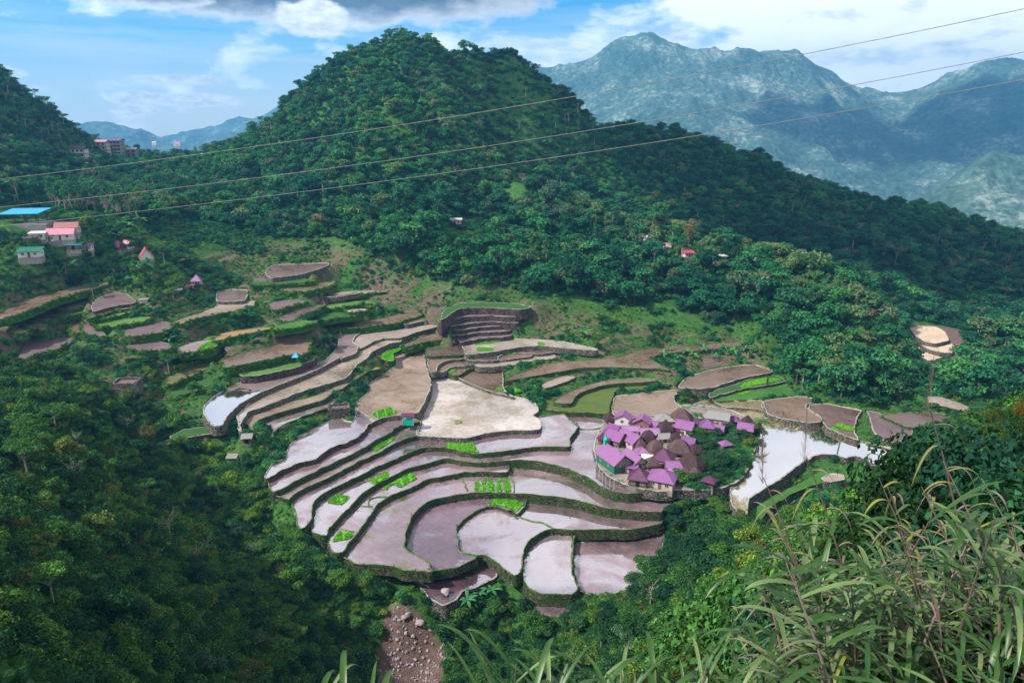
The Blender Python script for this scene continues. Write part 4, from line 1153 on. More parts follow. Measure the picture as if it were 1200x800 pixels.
def bush_proto(name, seed, r, n, ls, leaf, asp=.55, flat=.75, stems=5):
    rng = np.random.default_rng(seed); rd = random.Random(seed)
    tb = MB(); lobes = []
    for i in range(6):
        a = i * 2.4; q = r * rd.uniform(.1, .6); s = r * rd.uniform(.4, .65)
        lobes.append((math.cos(a) * q, math.sin(a) * q, r * flat * rd.uniform(.35, .9), s, s, s * .75))
    for i in range(stems):
        l = lobes[i % 6]; tb.tube([(rd.uniform(-.1, .1), rd.uniform(-.1, .1), -.5), (l[0] * .5, l[1] * .5, l[2] * .6), (l[0], l[1], l[2] * 1.1)], [r * .02, r * .015, r * .006], 4, caps=False)
    C, N = crown_pts(lobes, n, rng, .45)
    k = n // 12     # a few sprays that stick out
    d = rng.normal(size=(k, 3)); d[:, 2] = np.abs(d[:, 2]) + .4; d /= np.linalg.norm(d, axis=1, keepdims=True)
    C2 = d * r * rng.uniform(.9, 1.35, (k, 1)); C2[:, 2] *= flat
    C = np.concatenate([C, C2]); N = np.concatenate([N, d + rng.normal(size=(k, 3)) * .6])
    V, F = leaf_quads(C, N, ls, asp, rng)
    b = len(tb.v)
    V = np.concatenate([np.array(tb.v), V]); faces = [list(f) for f in tb.f] + (F + b).tolist()
    me = np_mesh(name, V, faces, [0] * len(tb.f) + [1] * len(F)); me.materials.append(M['bark']); me.materials.append(M[leaf])
    return bpy.data.objects.new(name, me)


def tuft_proto(name, seed, h, w, n, leaf, droop=.5):
    rng = np.random.default_rng(seed); V = []; F = []
    for i in range(n):
        a = rng.uniform(0, 6.28); r0 = rng.uniform(0, .25) * h; L = h * rng.uniform(.6, 1.2); ln = rng.uniform(.15, 1.0) * droop
        d = np.array([math.cos(a), math.sin(a), 0]); s = np.array([-d[1], d[0], 0]); b = len(V)
        p0 = d * r0
        for k, f in enumerate((0, .5, 1)):
            c = p0 + d * L * ln * f * f + np.array([0, 0, L * (f - .35 * ln * f * f)])
            ww = w * (1 - f * .85)
            V += [c - s * ww, c + s * ww]
        F += [[b, b + 1, b + 3, b + 2], [b + 2, b + 3, b + 5, b + 4]]
    me = np_mesh(name, np.array(V), F); me.materials.append(M[leaf])
    return bpy.data.objects.new(name, me)


def scatter(name, pts_, rz, sc, kd, protos, label, cat, tilt=None):
    """one mass of plants: points that carry copies of a few plants"""
    me = bpy.data.meshes.new(name)
    P_ = np.asarray(pts_, dtype=np.float32); n = len(P_)
    me.vertices.add(n); me.vertices.foreach_set('co', P_.ravel())
    for nm, ar, ty in (('rz', rz, 'FLOAT'), ('sc', sc, 'FLOAT'), ('kd', kd, 'INT')):
        a = me.attributes.new(nm, ty, 'POINT'); a.data.foreach_set('value', np.asarray(ar, dtype=np.int32 if ty == 'INT' else np.float32))
    o = bpy.data.objects.new(name, me); COL.objects.link(o)
    tag(o, label, cat, kind='stuff')
    pc = bpy.data.collections.new(name + '_kinds')
    for p in protos: pc.objects.link(p)
    ng = bpy.data.node_groups.new(name, 'GeometryNodeTree')
    ng.interface.new_socket('Geometry', in_out='INPUT', socket_type='NodeSocketGeometry')
    ng.interface.new_socket('Geometry', in_out='OUTPUT', socket_type='NodeSocketGeometry')
    N_ = ng.nodes; L_ = ng.links
    gi = N_.new('NodeGroupInput'); go = N_.new('NodeGroupOutput')
    iop = N_.new('GeometryNodeInstanceOnPoints'); ci = N_.new('GeometryNodeCollectionInfo')
    ci.inputs['Collection'].default_value = pc; ci.inputs['Separate Children'].default_value = True; ci.inputs['Reset Children'].default_value = True
    def attr(nm, ty):
        a = N_.new('GeometryNodeInputNamedAttribute'); a.data_type = ty; a.inputs['Name'].default_value = nm; return a.outputs['Attribute']
    cx = N_.new('ShaderNodeCombineXYZ'); L_.new(attr('rz', 'FLOAT'), cx.inputs[2])
    L_.new(gi.outputs[0], iop.inputs['Points']); L_.new(ci.outputs[0], iop.inputs['Instance']); iop.inputs['Pick Instance'].default_value = True
    L_.new(attr('kd', 'INT'), iop.inputs['Instance Index']); L_.new(cx.outputs[0], iop.inputs['Rotation']); L_.new(attr('sc', 'FLOAT'), iop.inputs['Scale'])
    L_.new(iop.outputs[0], go.inputs[0])
    md = o.modifiers.new('spread', 'NODES'); md.node_group = ng
    return o


# ------------------------------------------------------------------ where plants grow
def zone(s): return np.array(pts(s))
Z_FOREST = zone('@P -60,60 100,100 250,150 470,0 640,20 1260,180 1260,470 1130,476 1088,476 1040,479 930,457 912,425 880,398 800,368 720,368 690,352 640,350 560,338 520,336 460,320 430,292 380,278 330,282 250,262 210,258 150,262 120,250 60,246 0,240 -60,240')
Z_SUNLIT = zone('@P 1060,375 1125,385 1130,428 1090,436 1062,405')
Z_CLEAR = [zone(s) for s in ('@P 528,252 600,262 560,300 520,296', '@P 868,372 895,380 912,430 885,408 850,392', '@P 600,205 620,205 612,248 590,240', '@P 395,325 520,348 640,368 640,395 600,392 540,350 400,345',
                             '@P 0,248 70,252 68,262 20,272 0,268', '@P 690,366 800,350 760,378 700,400', '@P 25,280 60,283 55,300 25,300')]
Z_RUBBLE = zone('@P 455,708 478,704 502,738 524,762 512,830 434,830 440,770')
NO_VEG = []      # world discs (x, y, r) filled by buildings below


def in_ter(x, y, pad=0):
    m = np.zeros(x.shape, bool)
    for t in TW + [dict(P=VP)]:
        P = t['P']
        bb = (x > P[:, 0].min() - pad) & (x < P[:, 0].max() + pad) & (y > P[:, 1].min() - pad) & (y < P[:, 1].max() + pad)
        if not bb.any(): continue
        ii = np.where(bb)[0]
        r = inside(P, x[ii], y[ii])
        if pad:
            for dx, dy in ((pad, 0), (-pad, 0), (0, pad), (0, -pad)): r |= inside(P, x[ii] + dx, y[ii] + dy)
        m[ii] |= r
    return m


def jitter_grid(x0, x1, y0, y1, s, rng):
    X, Y = np.meshgrid(np.arange(x0, x1, s), np.arange(y0, y1, s))
    X = X.ravel() + rng.uniform(-.5, .5, X.size) * s; Y = Y.ravel() + rng.uniform(-.5, .5, Y.size) * s
    return X, Y


def cull(x, y, z, mx=160, my=90):
    px, py, f = project(np.c_[x, y, z])
    return (px > -mx) & (px < 1200 + mx) & (py > -60) & (py < 800 + my) & (f > .8), px, py, f


Z_KEEP = zone('@P 858,545 960,530 1010,545 1005,575 945,586 910,612 893,622 870,606 855,590')
Z_KEEP2 = zone('@P 600,660 735,622 728,668 690,690 640,704 600,690')
def free_of(x, y, low=False):
    m = np.ones(x.shape, bool)
    for u_ in (.0, .7, 1.4, 2.2, 3.0):
        a_, b_, c_ = project(np.c_[x, y, H(x, y) + u_]); m &= ~((y < 172) & (inside(Z_KEEP, a_, b_) | inside(Z_KEEP2, a_, b_)))
    for (a, b, r, *tall) in NO_VEG:
        if tall and low: continue
        m &= (x - a) ** 2 + (y - b) ** 2 > r * r
    return m


def visible(P3, up=4.0):
    """is the point (raised by up) seen from about the camera, past the ground"""
    res = np.zeros(len(P3), bool)
    for i, p in enumerate(P3):
        d = np.array([p[0], p[1], p[2] + up - HC]); ok = True
        for f in np.linspace(.15, .97, 36):
            if H(d[0] * f, d[1] * f) > HC + d[2] * f + .5: ok = False; break
        res[i] = ok
    return res
# ------------------------------------------------------------------ buildings
def metal_roof(name, c, rust=.35):
    m, t, out = new_mat(name)
    v = t.new('ShaderNodeTexCoord').outputs['Object']
    wv = t.new('ShaderNodeTexWave'); wv.inputs['Scale'].default_value = 2.6; wv.inputs['Distortion'].default_value = 0; wv.bands_direction = 'X'; t.L(v, wv.inputs['Vector'])
    n = t.noise(.9, 5, .6, v); n2 = t.noise(5, 4, .7, v)
    col = t.ramp(n, [(.3, [x * .78 for x in c]), (.7, [min(1, x * 1.15) for x in c])])
    rm = t.ramp(t.math('ADD', t.math('MULTIPLY', n2, .6), t.math('MULTIPLY', n, .4)), [(.64 - rust * .4, 0), (.72 - rust * .3, 1)])
    col = t.mix(t.math('MULTIPLY', rm, .6), col, (c[0] * .45 + .05, c[1] * .45 + .03, c[2] * .4))
    principled(t, out, col, .42, t.bump(wv.outputs['Fac'], .5, .06), .5)
    return m
def thatch_mat(name, a, b):
    m, t, out = new_mat(name)
    v = t.new('ShaderNodeTexCoord').outputs['Object']
    mp = t.new('ShaderNodeMapping'); mp.inputs['Scale'].default_value = (5, 5, .8); t.L(v, mp.inputs[0])
    n = t.noise(1.6, 6, .75, mp.outputs[0]); n2 = t.noise(.8, 4, .6, v)
    col = t.mix(.5, t.ramp(n, [(.3, a), (.7, b)]), t.ramp(n2, [(.3, a), (.7, b)]))
    principled(t, out, col, .95, t.bump(n, .9, .12), .1); return m
M['r_purple'] = metal_roof('purple_roof', (.30, .11, .315)); M['r_violet'] = metal_roof('violet_roof', (.22, .06, .25)); M['r_lilac'] = metal_roof('lilac_roof', (.38, .19, .40))
M['r_maroon'] = metal_roof('maroon_roof', (.11, .018, .085)); M['r_grey'] = metal_roof('grey_roof', (.30, .29, .28)); M['r_white'] = metal_roof('white_roof', (.70, .66, .68), .3)
M['r_blue'] = metal_roof('blue_roof', (.03, .42, .80), 0); M['r_teal'] = metal_roof('teal_roof', (.02, .33, .36), .05); M['r_green'] = metal_roof('green_roof', (.015, .17, .10), .05)
M['r_pink'] = metal_roof('pink_roof', (.66, .25, .34), .3); M['r_red'] = metal_roof('red_roof', (.52, .07, .12), .2); M['r_rust'] = metal_roof('rusty_roof', (.42, .14, .15), .5)
M['thatch'] = thatch_mat('thatch', (.06, .036, .038), (.17, .11, .11)); M['thatch_dark'] = thatch_mat('dark_thatch', (.035, .02, .024), (.10, .06, .065))
M['k_white'] = simple_mat('white_wall', (.66, .62, .60), .8, .15, 1.5); M['k_cream'] = simple_mat('cream_wall', (.50, .44, .38), .8, .2, 1.5)
M['k_wood'] = simple_mat('wood_wall', (.16, .085, .06), .8, .4, 1.2, stretch=(6, 6, .6)); M['k_green'] = simple_mat('green_wall', (.02, .15, .09), .7, .25, 1.5)
M['k_grey'] = simple_mat('concrete', (.26, .24, .23), .9, .3, 1.2); M['k_dark'] = simple_mat('dark_opening', (.012, .011, .013), .4, .2, 2)
M['k_brick'] = simple_mat('brick_wall', (.30, .13, .10), .85, .3, 3); M['k_blue'] = simple_mat('blue_board', (.03, .22, .55), .6, .1, 2); M['k_lime'] = simple_mat('lime_board', (.05, .40, .12), .6, .1, 2)
M['k_teal'] = simple_mat('teal_paint', (.01, .45, .33), .5, .15, 2); M['k_pane'] = simple_mat('window_glass', (.05, .06, .07), .1, .2, 2, spec=.6)
M['k_trim'] = simple_mat('window_trim', (.6, .56, .55), .7, .1, 2)


def ground_at(px, py):
    d = ray(px, py); d = d / np.linalg.norm(d); s = 4.0
    while s < 1200:
        p = np.array([0, 0, HC]) + d * s
        if p[2] < H(p[0], p[1]): break
        s += max(.3, s * .002)
    return p


def solid_quad(mb, a, b, c, d, th, m=0):
    """slab with top corners a b c d (CCW seen from above)"""
    up = [Vector(p) for p in (a, b, c, d)]; dn = [p - Vector((0, 0, th)) for p in up]
    mb.add(up + dn, [[0, 1, 2, 3], [7, 6, 5, 4], [0, 4, 5, 1], [1, 5, 6, 2], [2, 6, 7, 3], [3, 7, 4, 0]], m)


def window(root, x, y, z, w, h, face):
    """face: 'x' wall normal along x, 'y' along y; sign in w/h sense"""
    ax_, sg = face[0], (1 if face[1] == '+' else -1)
    f = MB(); g = MB(); t_ = .06
    def bx(mb, u0, u1, z0, z1, d0, d1):
        if ax_ == 'x': mb.box(min(x + sg * d0, x + sg * d1), max(x + sg * d0, x + sg * d1), y + u0, y + u1, z0, z1)
        else: mb.box(x + u0, x + u1, min(y + sg * d0, y + sg * d1), max(y + sg * d0, y + sg * d1), z0, z1)
    bx(f, -w / 2 - t_, w / 2 + t_, z + h, z + h + t_, .0, .07); bx(f, -w / 2 - t_, w / 2 + t_, z - t_, z, .0, .07)
    bx(f, -w / 2 - t_, -w / 2, z, z + h, .0, .07); bx(f, w / 2, w / 2 + t_, z, z + h, .0, .07); bx(f, -.03, .03, z, z + h, .03, .06)
    fo = f.build('window', M['k_trim'], root)
    bx(g, -w / 2, w / 2, z, z + h, .005, .03); g.build('pane', M['k_pane'], fo)


def door(root, x, y, z, face, mat='k_wood', w=.9, h=1.9):
    ax_, sg = face[0], (1 if face[1] == '+' else -1); d = MB()
    if ax_ == 'x': d.box(min(x, x + sg * .05), max(x, x + sg * .05), y - w / 2, y + w / 2, z, z + h); hd = (x + sg * .08, y + w * .35, z + h * .5)
    else: d.box(x - w / 2, x + w / 2, min(y, y + sg * .05), max(y, y + sg * .05), z, z + h); hd = (x + w * .35, y + sg * .08, z + h * .5)
    o = d.build('door', M[mat], root); k = MB(); k.box(hd[0] - .04, hd[0] + .04, hd[1] - .04, hd[1] + .04, hd[2] - .04, hd[2] + .04); k.build('handle', M['k_grey'], o)


def put_house(label, cat, c, L, W, yaw, h, rise, roof='r_purple', wall='k_wood', style='gable', stilt=0.0, over=.5, name=None, group=None, doorside='y-', nwin=2, base=1.5, clear=True):
    """c = world point of the ground centre"""
    nm = name or {'gable': 'house', 'hip': 'house', 'pyramid': 'hut', 'thatch': 'thatched_hut', 'dome': 'thatched_hut', 'shed': 'shed'}[style]
    root = empty(nm, label, cat, (float(c[0]), float(c[1]), float(c[2])), R(yaw), group)
    lx, wy = L / 2, W / 2; z0 = stilt; z1 = stilt + h
    if clear: NO_VEG.append((c[0], c[1], max(L, W) * .52)); dd = np.array([c[0], c[1]]); dd = dd / np.linalg.norm(dd); NO_VEG.append((c[0] - dd[0] * 4, c[1] - dd[1] * 4, max(L, W) * .32, 1))
    wl = MB()
    if style == 'gable':
        # walls with gable ends as one closed body
        v = [(-lx, -wy, z0), (lx, -wy, z0), (lx, wy, z0), (-lx, wy, z0), (-lx, -wy, z1), (lx, -wy, z1), (lx, wy, z1), (-lx, wy, z1), (-lx, 0, z1 + rise - .06), (lx, 0, z1 + rise - .06)]
        wl.add(v, [[0, 1, 5, 4], [2, 3, 7, 6], [1, 2, 6, 9, 5], [3, 0, 4, 8, 7], [0, 3, 2, 1], [4, 5, 9, 8], [6, 7, 8, 9]])
    else: wl.box(-lx, lx, -wy, wy, z0, z1)
    wl.build('wall', M[wall], root)
    if stilt > 0:
        for sx in (-1, 1):
            for sy in (-1, 1):
                p = MB(); p.tube([(sx * (lx - .2), sy * (wy - .2), -base), (sx * (lx - .2), sy * (wy - .2), z0)], .13, 6); p.build('post', M['k_wood'], root)
    else:
        f = MB(); f.box(-lx - .12, lx + .12, -wy - .12, wy + .12, -base, .12); f.build('foundation', M['k_grey'], root)
    rb = MB(); o_ = over
    sl = rise / wy
    if style == 'gable':
        e = z1 - o_ * sl + .05; rr = z1 + rise + .05
        solid_quad(rb, (-lx - o_, -wy - o_, e), (lx + o_, -wy - o_, e), (lx + o_, 0, rr), (-lx - o_, 0, rr), .07)
        solid_quad(rb, (lx + o_, wy + o_, e), (-lx - o_, wy + o_, e), (-lx - o_, 0, rr), (lx + o_, 0, rr), .07)
        ro = rb.build('roof', M[roof], root); rc = MB(); rc.box(-lx - o_, lx + o_, -.14, .14, rr - .03, rr + .05); rc.build('ridge_cap', M['r_lilac'] if roof in ('r_purple', 'r_violet') else M[roof], ro)
    elif style == 'shed':
        solid_quad(rb, (-lx - o_, -wy - o_, z1 + .05), (lx + o_, -wy - o_, z1 + .05), (lx + o_, wy + o_, z1 + rise), (-lx - o_, wy + o_, z1 + rise), .07); rb.build('roof', M[roof], root)
    elif style in ('hip', 'pyramid'):
        rl = max(0, lx - wy) if style == 'hip' else 0
        e = z1 + .02; a = [(-lx - o_, -wy - o_, e), (lx + o_, -wy - o_, e), (lx + o_, wy + o_, e), (-lx - o_, wy + o_, e)]
        tp = [(-rl, 0, z1 + rise), (rl, 0, z1 + rise)] if rl > 0 else [(0, 0, z1 + rise)]
        b = [(x, y, z - .08) for x, y, z in a]
        if rl > 0: rb.add(a + b + tp, [[0, 1, 9, 8], [1, 2, 9], [2, 3, 8, 9], [3, 0, 8], [0, 4, 5, 1], [1, 5, 6, 2], [2, 6, 7, 3], [3, 7, 4, 0], [7, 6, 5, 4]])
        else: rb.add(a + b + tp, [[0, 1, 8], [1, 2, 8], [2, 3, 8], [3, 0, 8], [0, 4, 5, 1], [1, 5, 6, 2], [2, 6, 7, 3], [3, 7, 4, 0], [7, 6, 5, 4]])
        ro = rb.build('roof', M[roof], root)
        tp3 = tp if rl > 0 else [tp[0], tp[0]]
        for (cx, cy, cz), q in zip(a, (0, 1, 1, 0)):
            hcap = MB(); hcap.tube([(cx, cy, cz + .03), (tp3[q][0], tp3[q][1], tp3[q][2] + .03)], .07, 4); hcap.build('hip_cap', M[roof], ro)
    else:  # thatch / dome: thick curved roof
        n = 20; prof = [(1.0, 0), (1.03, -.12), (.96, .08 if style == 'thatch' else .14), (.76, .34 if style == 'thatch' else .5), (.50, .62 if style == 'thatch' else .8), (.24, .88 if style == 'thatch' else .98), (.05, 1.06)]
        rows = []; rnd = random.Random(int(abs(c[0] * 91)))
        for k, (q, zz) in enumerate(prof):
            row = []
            for i in range(n):
                an = 2 * math.pi * (i + .5) / n; ca, sa = math.cos(an), math.sin(an)
                s = 1 / max(abs(ca), abs(sa)); s = 1 + (s - 1) * (.95 if style == 'thatch' else .55)
                rl = max(0, lx - wy) * (1 - q) * .9
                x = ca * s * (lx + o_) * q + (rl if ca > 0 else -rl) * min(1, abs(ca) * 2); y = sa * s * (wy + o_) * q
                row.append((x + rnd.uniform(-.06, .06), y + rnd.uniform(-.06, .06), z1 + zz * rise + rnd.uniform(-.07, .07)))
            rows.append(row)
        v = [p for r_ in rows for p in r_]; f = [[k * n + i, k * n + (i + 1) % n, (k + 1) * n + (i + 1) % n, (k + 1) * n + i] for k in range(1, len(rows) - 1) for i in range(n)]
        f.append([(len(rows) - 1) * n + i for i in range(n)]); f.append([n + i for i in reversed(range(n))])
        rb.add(v, f); rb.build('thatch_roof', M[roof], root, smooth=False)
        rp = MB(); rp.tube([(-.35, 0, z1 + rise * 1.0), (.35, 0, z1 + rise * 1.06)], .12, 5); rp.build('ridge_knot', M['thatch_dark'], root)
    # openings
    fx = {'y-': (0, -wy, 'y-'), 'y+': (0, wy, 'y+'), 'x+': (lx, 0, 'x+'), 'x-': (-lx, 0, 'x-')}
    if h > 1.5:
        x, y, fc = fx[doorside]; door(root, x, y, z0 + .12 if stilt == 0 else z0, fc, 'k_dark' if wall == 'k_wood' else 'k_wood', h=min(1.95, h - .3))
        zz = z0 + h * .42; hh = min(1.0, h * .38)
        for k in range(nwin):
            s = (-1, 1)[k % 2] * (.55 if nwin < 3 else .62) if doorside[0] == 'y' or k > 3 else (-1, 1)[k % 2] * .5
            if doorside[0] == 'y': window(root, x + s * lx, y, zz, min(.9, L * .18), hh, fc)
            else: window(root, x, y + s * wy, zz, min(.8, W * .16), hh, fc)
        # a window in each end or long side too
        if doorside[0] == 'y': window(root, lx, 0, zz, min(.9, W * .25), hh, 'x+'); window(root, -lx, 0, zz, min(.9, W * .25), hh, 'x-')
        else:
            for s in (-.5, .3): window(root, s * lx, -wy, zz, .8, hh, 'y-'); window(root, s * lx, wy, zz, .8, hh, 'y+')
    return root


def vpos(x, y, zh, org='ZV'):
    o = ZO[org]; p = at_z(o[0] + x / o[2], o[1] + y / o[2], .98 + zh); p[2] = .98; return p
ZO['S'] = (680, 470, 10); ZO['S5'] = (60, 150, 5); ZO['S0'] = (0, 230, 10); ZO['SH'] = (740, 240, 7.5)
VG = 'village buildings on the walled mound among the paddies'
def vh(label, cat, x, y, L, W, yaw, h, rise, roof, wall='k_wood', style='gable', **k):
    L *= .76; W *= .76; h *= .92
    return put_house(label, cat, vpos(x, y, h + rise * .5 + k.get('stilt', 0)), L, W, yaw, h, rise, roof, wall, style, group=VG, clear=False, **k)
# chapel with its green turret
ch = vh('long chapel with lilac purple roof, dark green walls and a teal turret at the back', 'chapel', 300, 350, 12.5, 8.0, -64, 3.4, 2.3, 'r_purple', 'k_green', name='chapel', nwin=4, doorside='x+')
tu = MB(); z = 3.13 + 2.3
tu.box(-5.0, -4.0, -.6, .6, z - .8, z + .9)
tub = tu.build('turret', M['k_teal'], ch)
sp_ = MB(); n = 12
v = []; prof = [(.75, .9), (.82, 1.05), (.78, 1.35), (.5, 1.75), (.22, 2.1), (.14, 2.6), (.03, 3.4)]
for q, zz in prof: v += [(-4.5 + q * math.cos(2 * math.pi * i / n), q * math.sin(2 * math.pi * i / n), z + zz) for i in range(n)]
sp_.add(v, [[k * n + i, k * n + (i + 1) % n, (k + 1) * n + (i + 1) % n, (k + 1) * n + i] for k in range(len(prof) - 1) for i in range(n)]); sp_.build('spire', M['k_teal'], tub, smooth=True)
gp = MB(); gp.add([(4.79, -2.6, 1.9), (4.79, 2.6, 1.9), (4.79, 2.5, 3.1), (4.79, 0, 4.9), (4.79, -2.5, 3.1)], [[0, 1, 2, 3, 4]]); gp.build('gable_panel', M['k_grey'], ch)
for s in (-1, 1):
    b = MB(); b.box(4.80, 4.86, s * 1.1 - .05, s * 1.1 + .05, 1.9, 4.0); b.build('mullion', M['k_trim'], ch)
vh('violet and white roofed house directly right of the chapel', 'house', 415, 365, 8.5, 5.2, -64, 2.8, 1.5, 'r_purple', 'k_cream', doorside='x+')
vh('square purple gabled house just behind the chapel turret', 'house', 310, 240, 6.6, 7.0, -38, 2.6, 1.7, 'r_purple', 'k_wood')
vh('long purple house with a bright white right roof slope, centre of the village left half', 'house', 400, 245, 9.5, 7.0, -58, 2.6, 1.8, 'r_purple', 'k_cream')
vh('purple gabled house with white wall at the back left corner of the village', 'house', 352, 128, 5.2, 6.8, -108, 2.8, 1.4, 'r_purple', 'k_white')
vh('purple gabled house with brick coloured wall, second in the back row', 'house', 465, 150, 5.4, 6.4, -108, 3.2, 1.4, 'r_purple', 'k_brick')
vh('low pale purple roofed shed in front of the back left house', 'shed', 386, 200, 7.8, 3.8, -6, 2.1, .8, 'r_lilac', 'k_white', 'gable')
vh('long low lilac roofed house with its ridge across the view', 'house', 516, 217, 8.0, 4.6, -3, 2.3, 1.1, 'r_lilac', 'k_white')
vh('house with a pale grey hipped roof at the back of the village', 'house', 596, 137, 7.0, 6.0, 0, 2.8, 1.7, 'r_grey', 'k_white', 'pyramid')
vh('largest old hut with a broad brown thatched roof at the back', 'hut', 692, 125, 8.8, 7.0, -20, 2.6, 3.6, 'thatch', 'k_wood', 'thatch', nwin=0)
vh('dark thatched hut before the pale grey hipped roof', 'hut', 600, 185, 4.6, 4.6, 8, 2.0, 2.9, 'thatch_dark', 'k_wood', 'thatch', stilt=1.0, nwin=0)
vh('purple roofed house with a blue tarpaulin and green board at its front', 'house', 716, 178, 6.6, 5.6, -30, 3.6, 1.6, 'r_purple', 'k_white')
vh('violet pyramid roofed house left of the grey roofed house', 'hut', 845, 172, 5.4, 5.4, -15, 2.6, 2.3, 'r_violet', 'k_white', 'pyramid')
vh('grey roofed house with pale walls standing by the lake at the top right', 'house', 912, 122, 8.6, 7.0, -22, 3.6, 1.5, 'r_grey', 'k_cream')
vh('small dark pointed hut nearest the lake corner', 'hut', 1082, 150, 3.2, 3.2, 10, 1.8, 2.3, 'thatch_dark', 'k_wood', 'pyramid', nwin=0)
vh('purple roofed house beside the palm at the lake shore', 'house', 1072, 190, 5.6, 4.6, -25, 2.8, 1.4, 'r_purple', 'k_brick')
vh('small violet hut between grey roofed house and dark pointed hut', 'hut', 998, 146, 3.6, 3.4, -20, 2.2, 1.4, 'r_violet', 'k_wood', 'pyramid', nwin=0)
vh('round shouldered brown thatched hut behind the long low lilac roof', 'hut', 500, 245, 5.0, 4.6, 0, 1.6, 2.7, 'thatch_dark', 'k_wood', 'dome', stilt=.7, nwin=0)
vh('brown domed thatched hut at the middle of the village', 'hut', 541, 305, 5.2, 5.0, 12, 1.6, 3.0, 'thatch', 'k_wood', 'dome', stilt=.7, nwin=0)
vh('wide brown thatched hut right of the middle with a long eave', 'hut', 682, 305, 8.0, 5.6, -12, 1.8, 3.2, 'thatch', 'k_wood', 'thatch', nwin=0)
vh('small dark thatched hut above the wide brown one', 'hut', 662, 252, 3.8, 3.6, 0, 1.6, 2.2, 'thatch_dark', 'k_wood', 'thatch', nwin=0)
vh('steep maroon pyramid roofed house at the middle front', 'house', 590, 352, 7.0, 6.6, -25, 2.4, 3.0, 'r_maroon', 'k_wood', 'pyramid')
vh('purple low gabled annex right of the steep maroon roof', 'shed', 655, 410, 6.2, 3.6, -4, 2.0, .9, 'r_purple', 'k_brick')
vh('little lilac lean-to below the steep maroon roof', 'shed', 592, 400, 3.0, 2.6, -4, 1.8, .4, 'r_lilac', 'k_wood', 'shed', nwin=0)
vh('big purple hipped roof house at the front edge of the village', 'house', 582, 470, 9.0, 7.6, -24, 2.6, 2.4, 'r_purple', 'k_cream', 'hip')
vh('dark maroon pyramid roofed house at the front edge', 'house', 446, 466, 6.2, 6.0, -18, 2.4, 2.5, 'r_maroon', 'k_wood', 'pyramid')
vh('largest dark brown thatched longhouse at the right of the village', 'hut', 752, 395, 9.6, 6.0, -48, 1.8, 3.4, 'thatch_dark', 'k_wood', 'thatch', nwin=0)
vh('grey brown weathered thatched hut at the lower right', 'hut', 772, 462, 4.6, 4.2, -40, 1.5, 2.4, 'thatch', 'k_wood', 'thatch', nwin=0)
vh('small maroon roof at the far lower right of the village', 'hut', 858, 500, 3.8, 3.4, -35, 1.9, 1.4, 'r_maroon', 'k_wood', 'pyramid', nwin=0)
vh('small purple pyramid hut in the alley behind the right hand neighbour of the chapel', 'hut', 460, 330, 4.0, 3.8, 5, 1.8, 1.7, 'r_purple', 'k_white', 'pyramid', nwin=0)
vh('low brown thatched hut in the alley left of the domed ones', 'hut', 452, 292, 3.8, 3.4, 25, 1.4, 2.2, 'thatch', 'k_wood', 'thatch', nwin=0)
vh('dark brown hut at the extreme upper left of the village', 'hut', 276, 135, 4.0, 4.0, 15, 1.6, 2.3, 'thatch_dark', 'k_wood', 'thatch', nwin=0)
vh('dark violet lean-to at the pool edge behind the chapel', 'shed', 246, 262, 4.6, 3.4, -40, 2.2, .7, 'r_maroon', 'k_wood', 'shed', nwin=0)
vh('tiny violet roof at the pool edge behind the turret', 'shed', 262, 225, 3.0, 2.6, -30, 2.0, .6, 'r_violet', 'k_wood', 'shed', nwin=0)
vh('small white roofed stall among the alleys', 'stall', 493, 375, 3.4, 2.6, -8, 1.9, .4, 'r_white', 'k_cream', 'shed', nwin=0)
vh('small purple roof almost hidden in the village trees', 'hut', 952, 288, 3.6, 3.0, 20, 2.2, 1.2, 'r_purple', 'k_wood', 'pyramid', nwin=0)
vh('maroon lean-to against the wall of the wide thatched hut', 'shed', 668, 345, 3.4, 2.2, -10, 1.5, .4, 'r_violet', 'k_wood', 'shed', nwin=0)
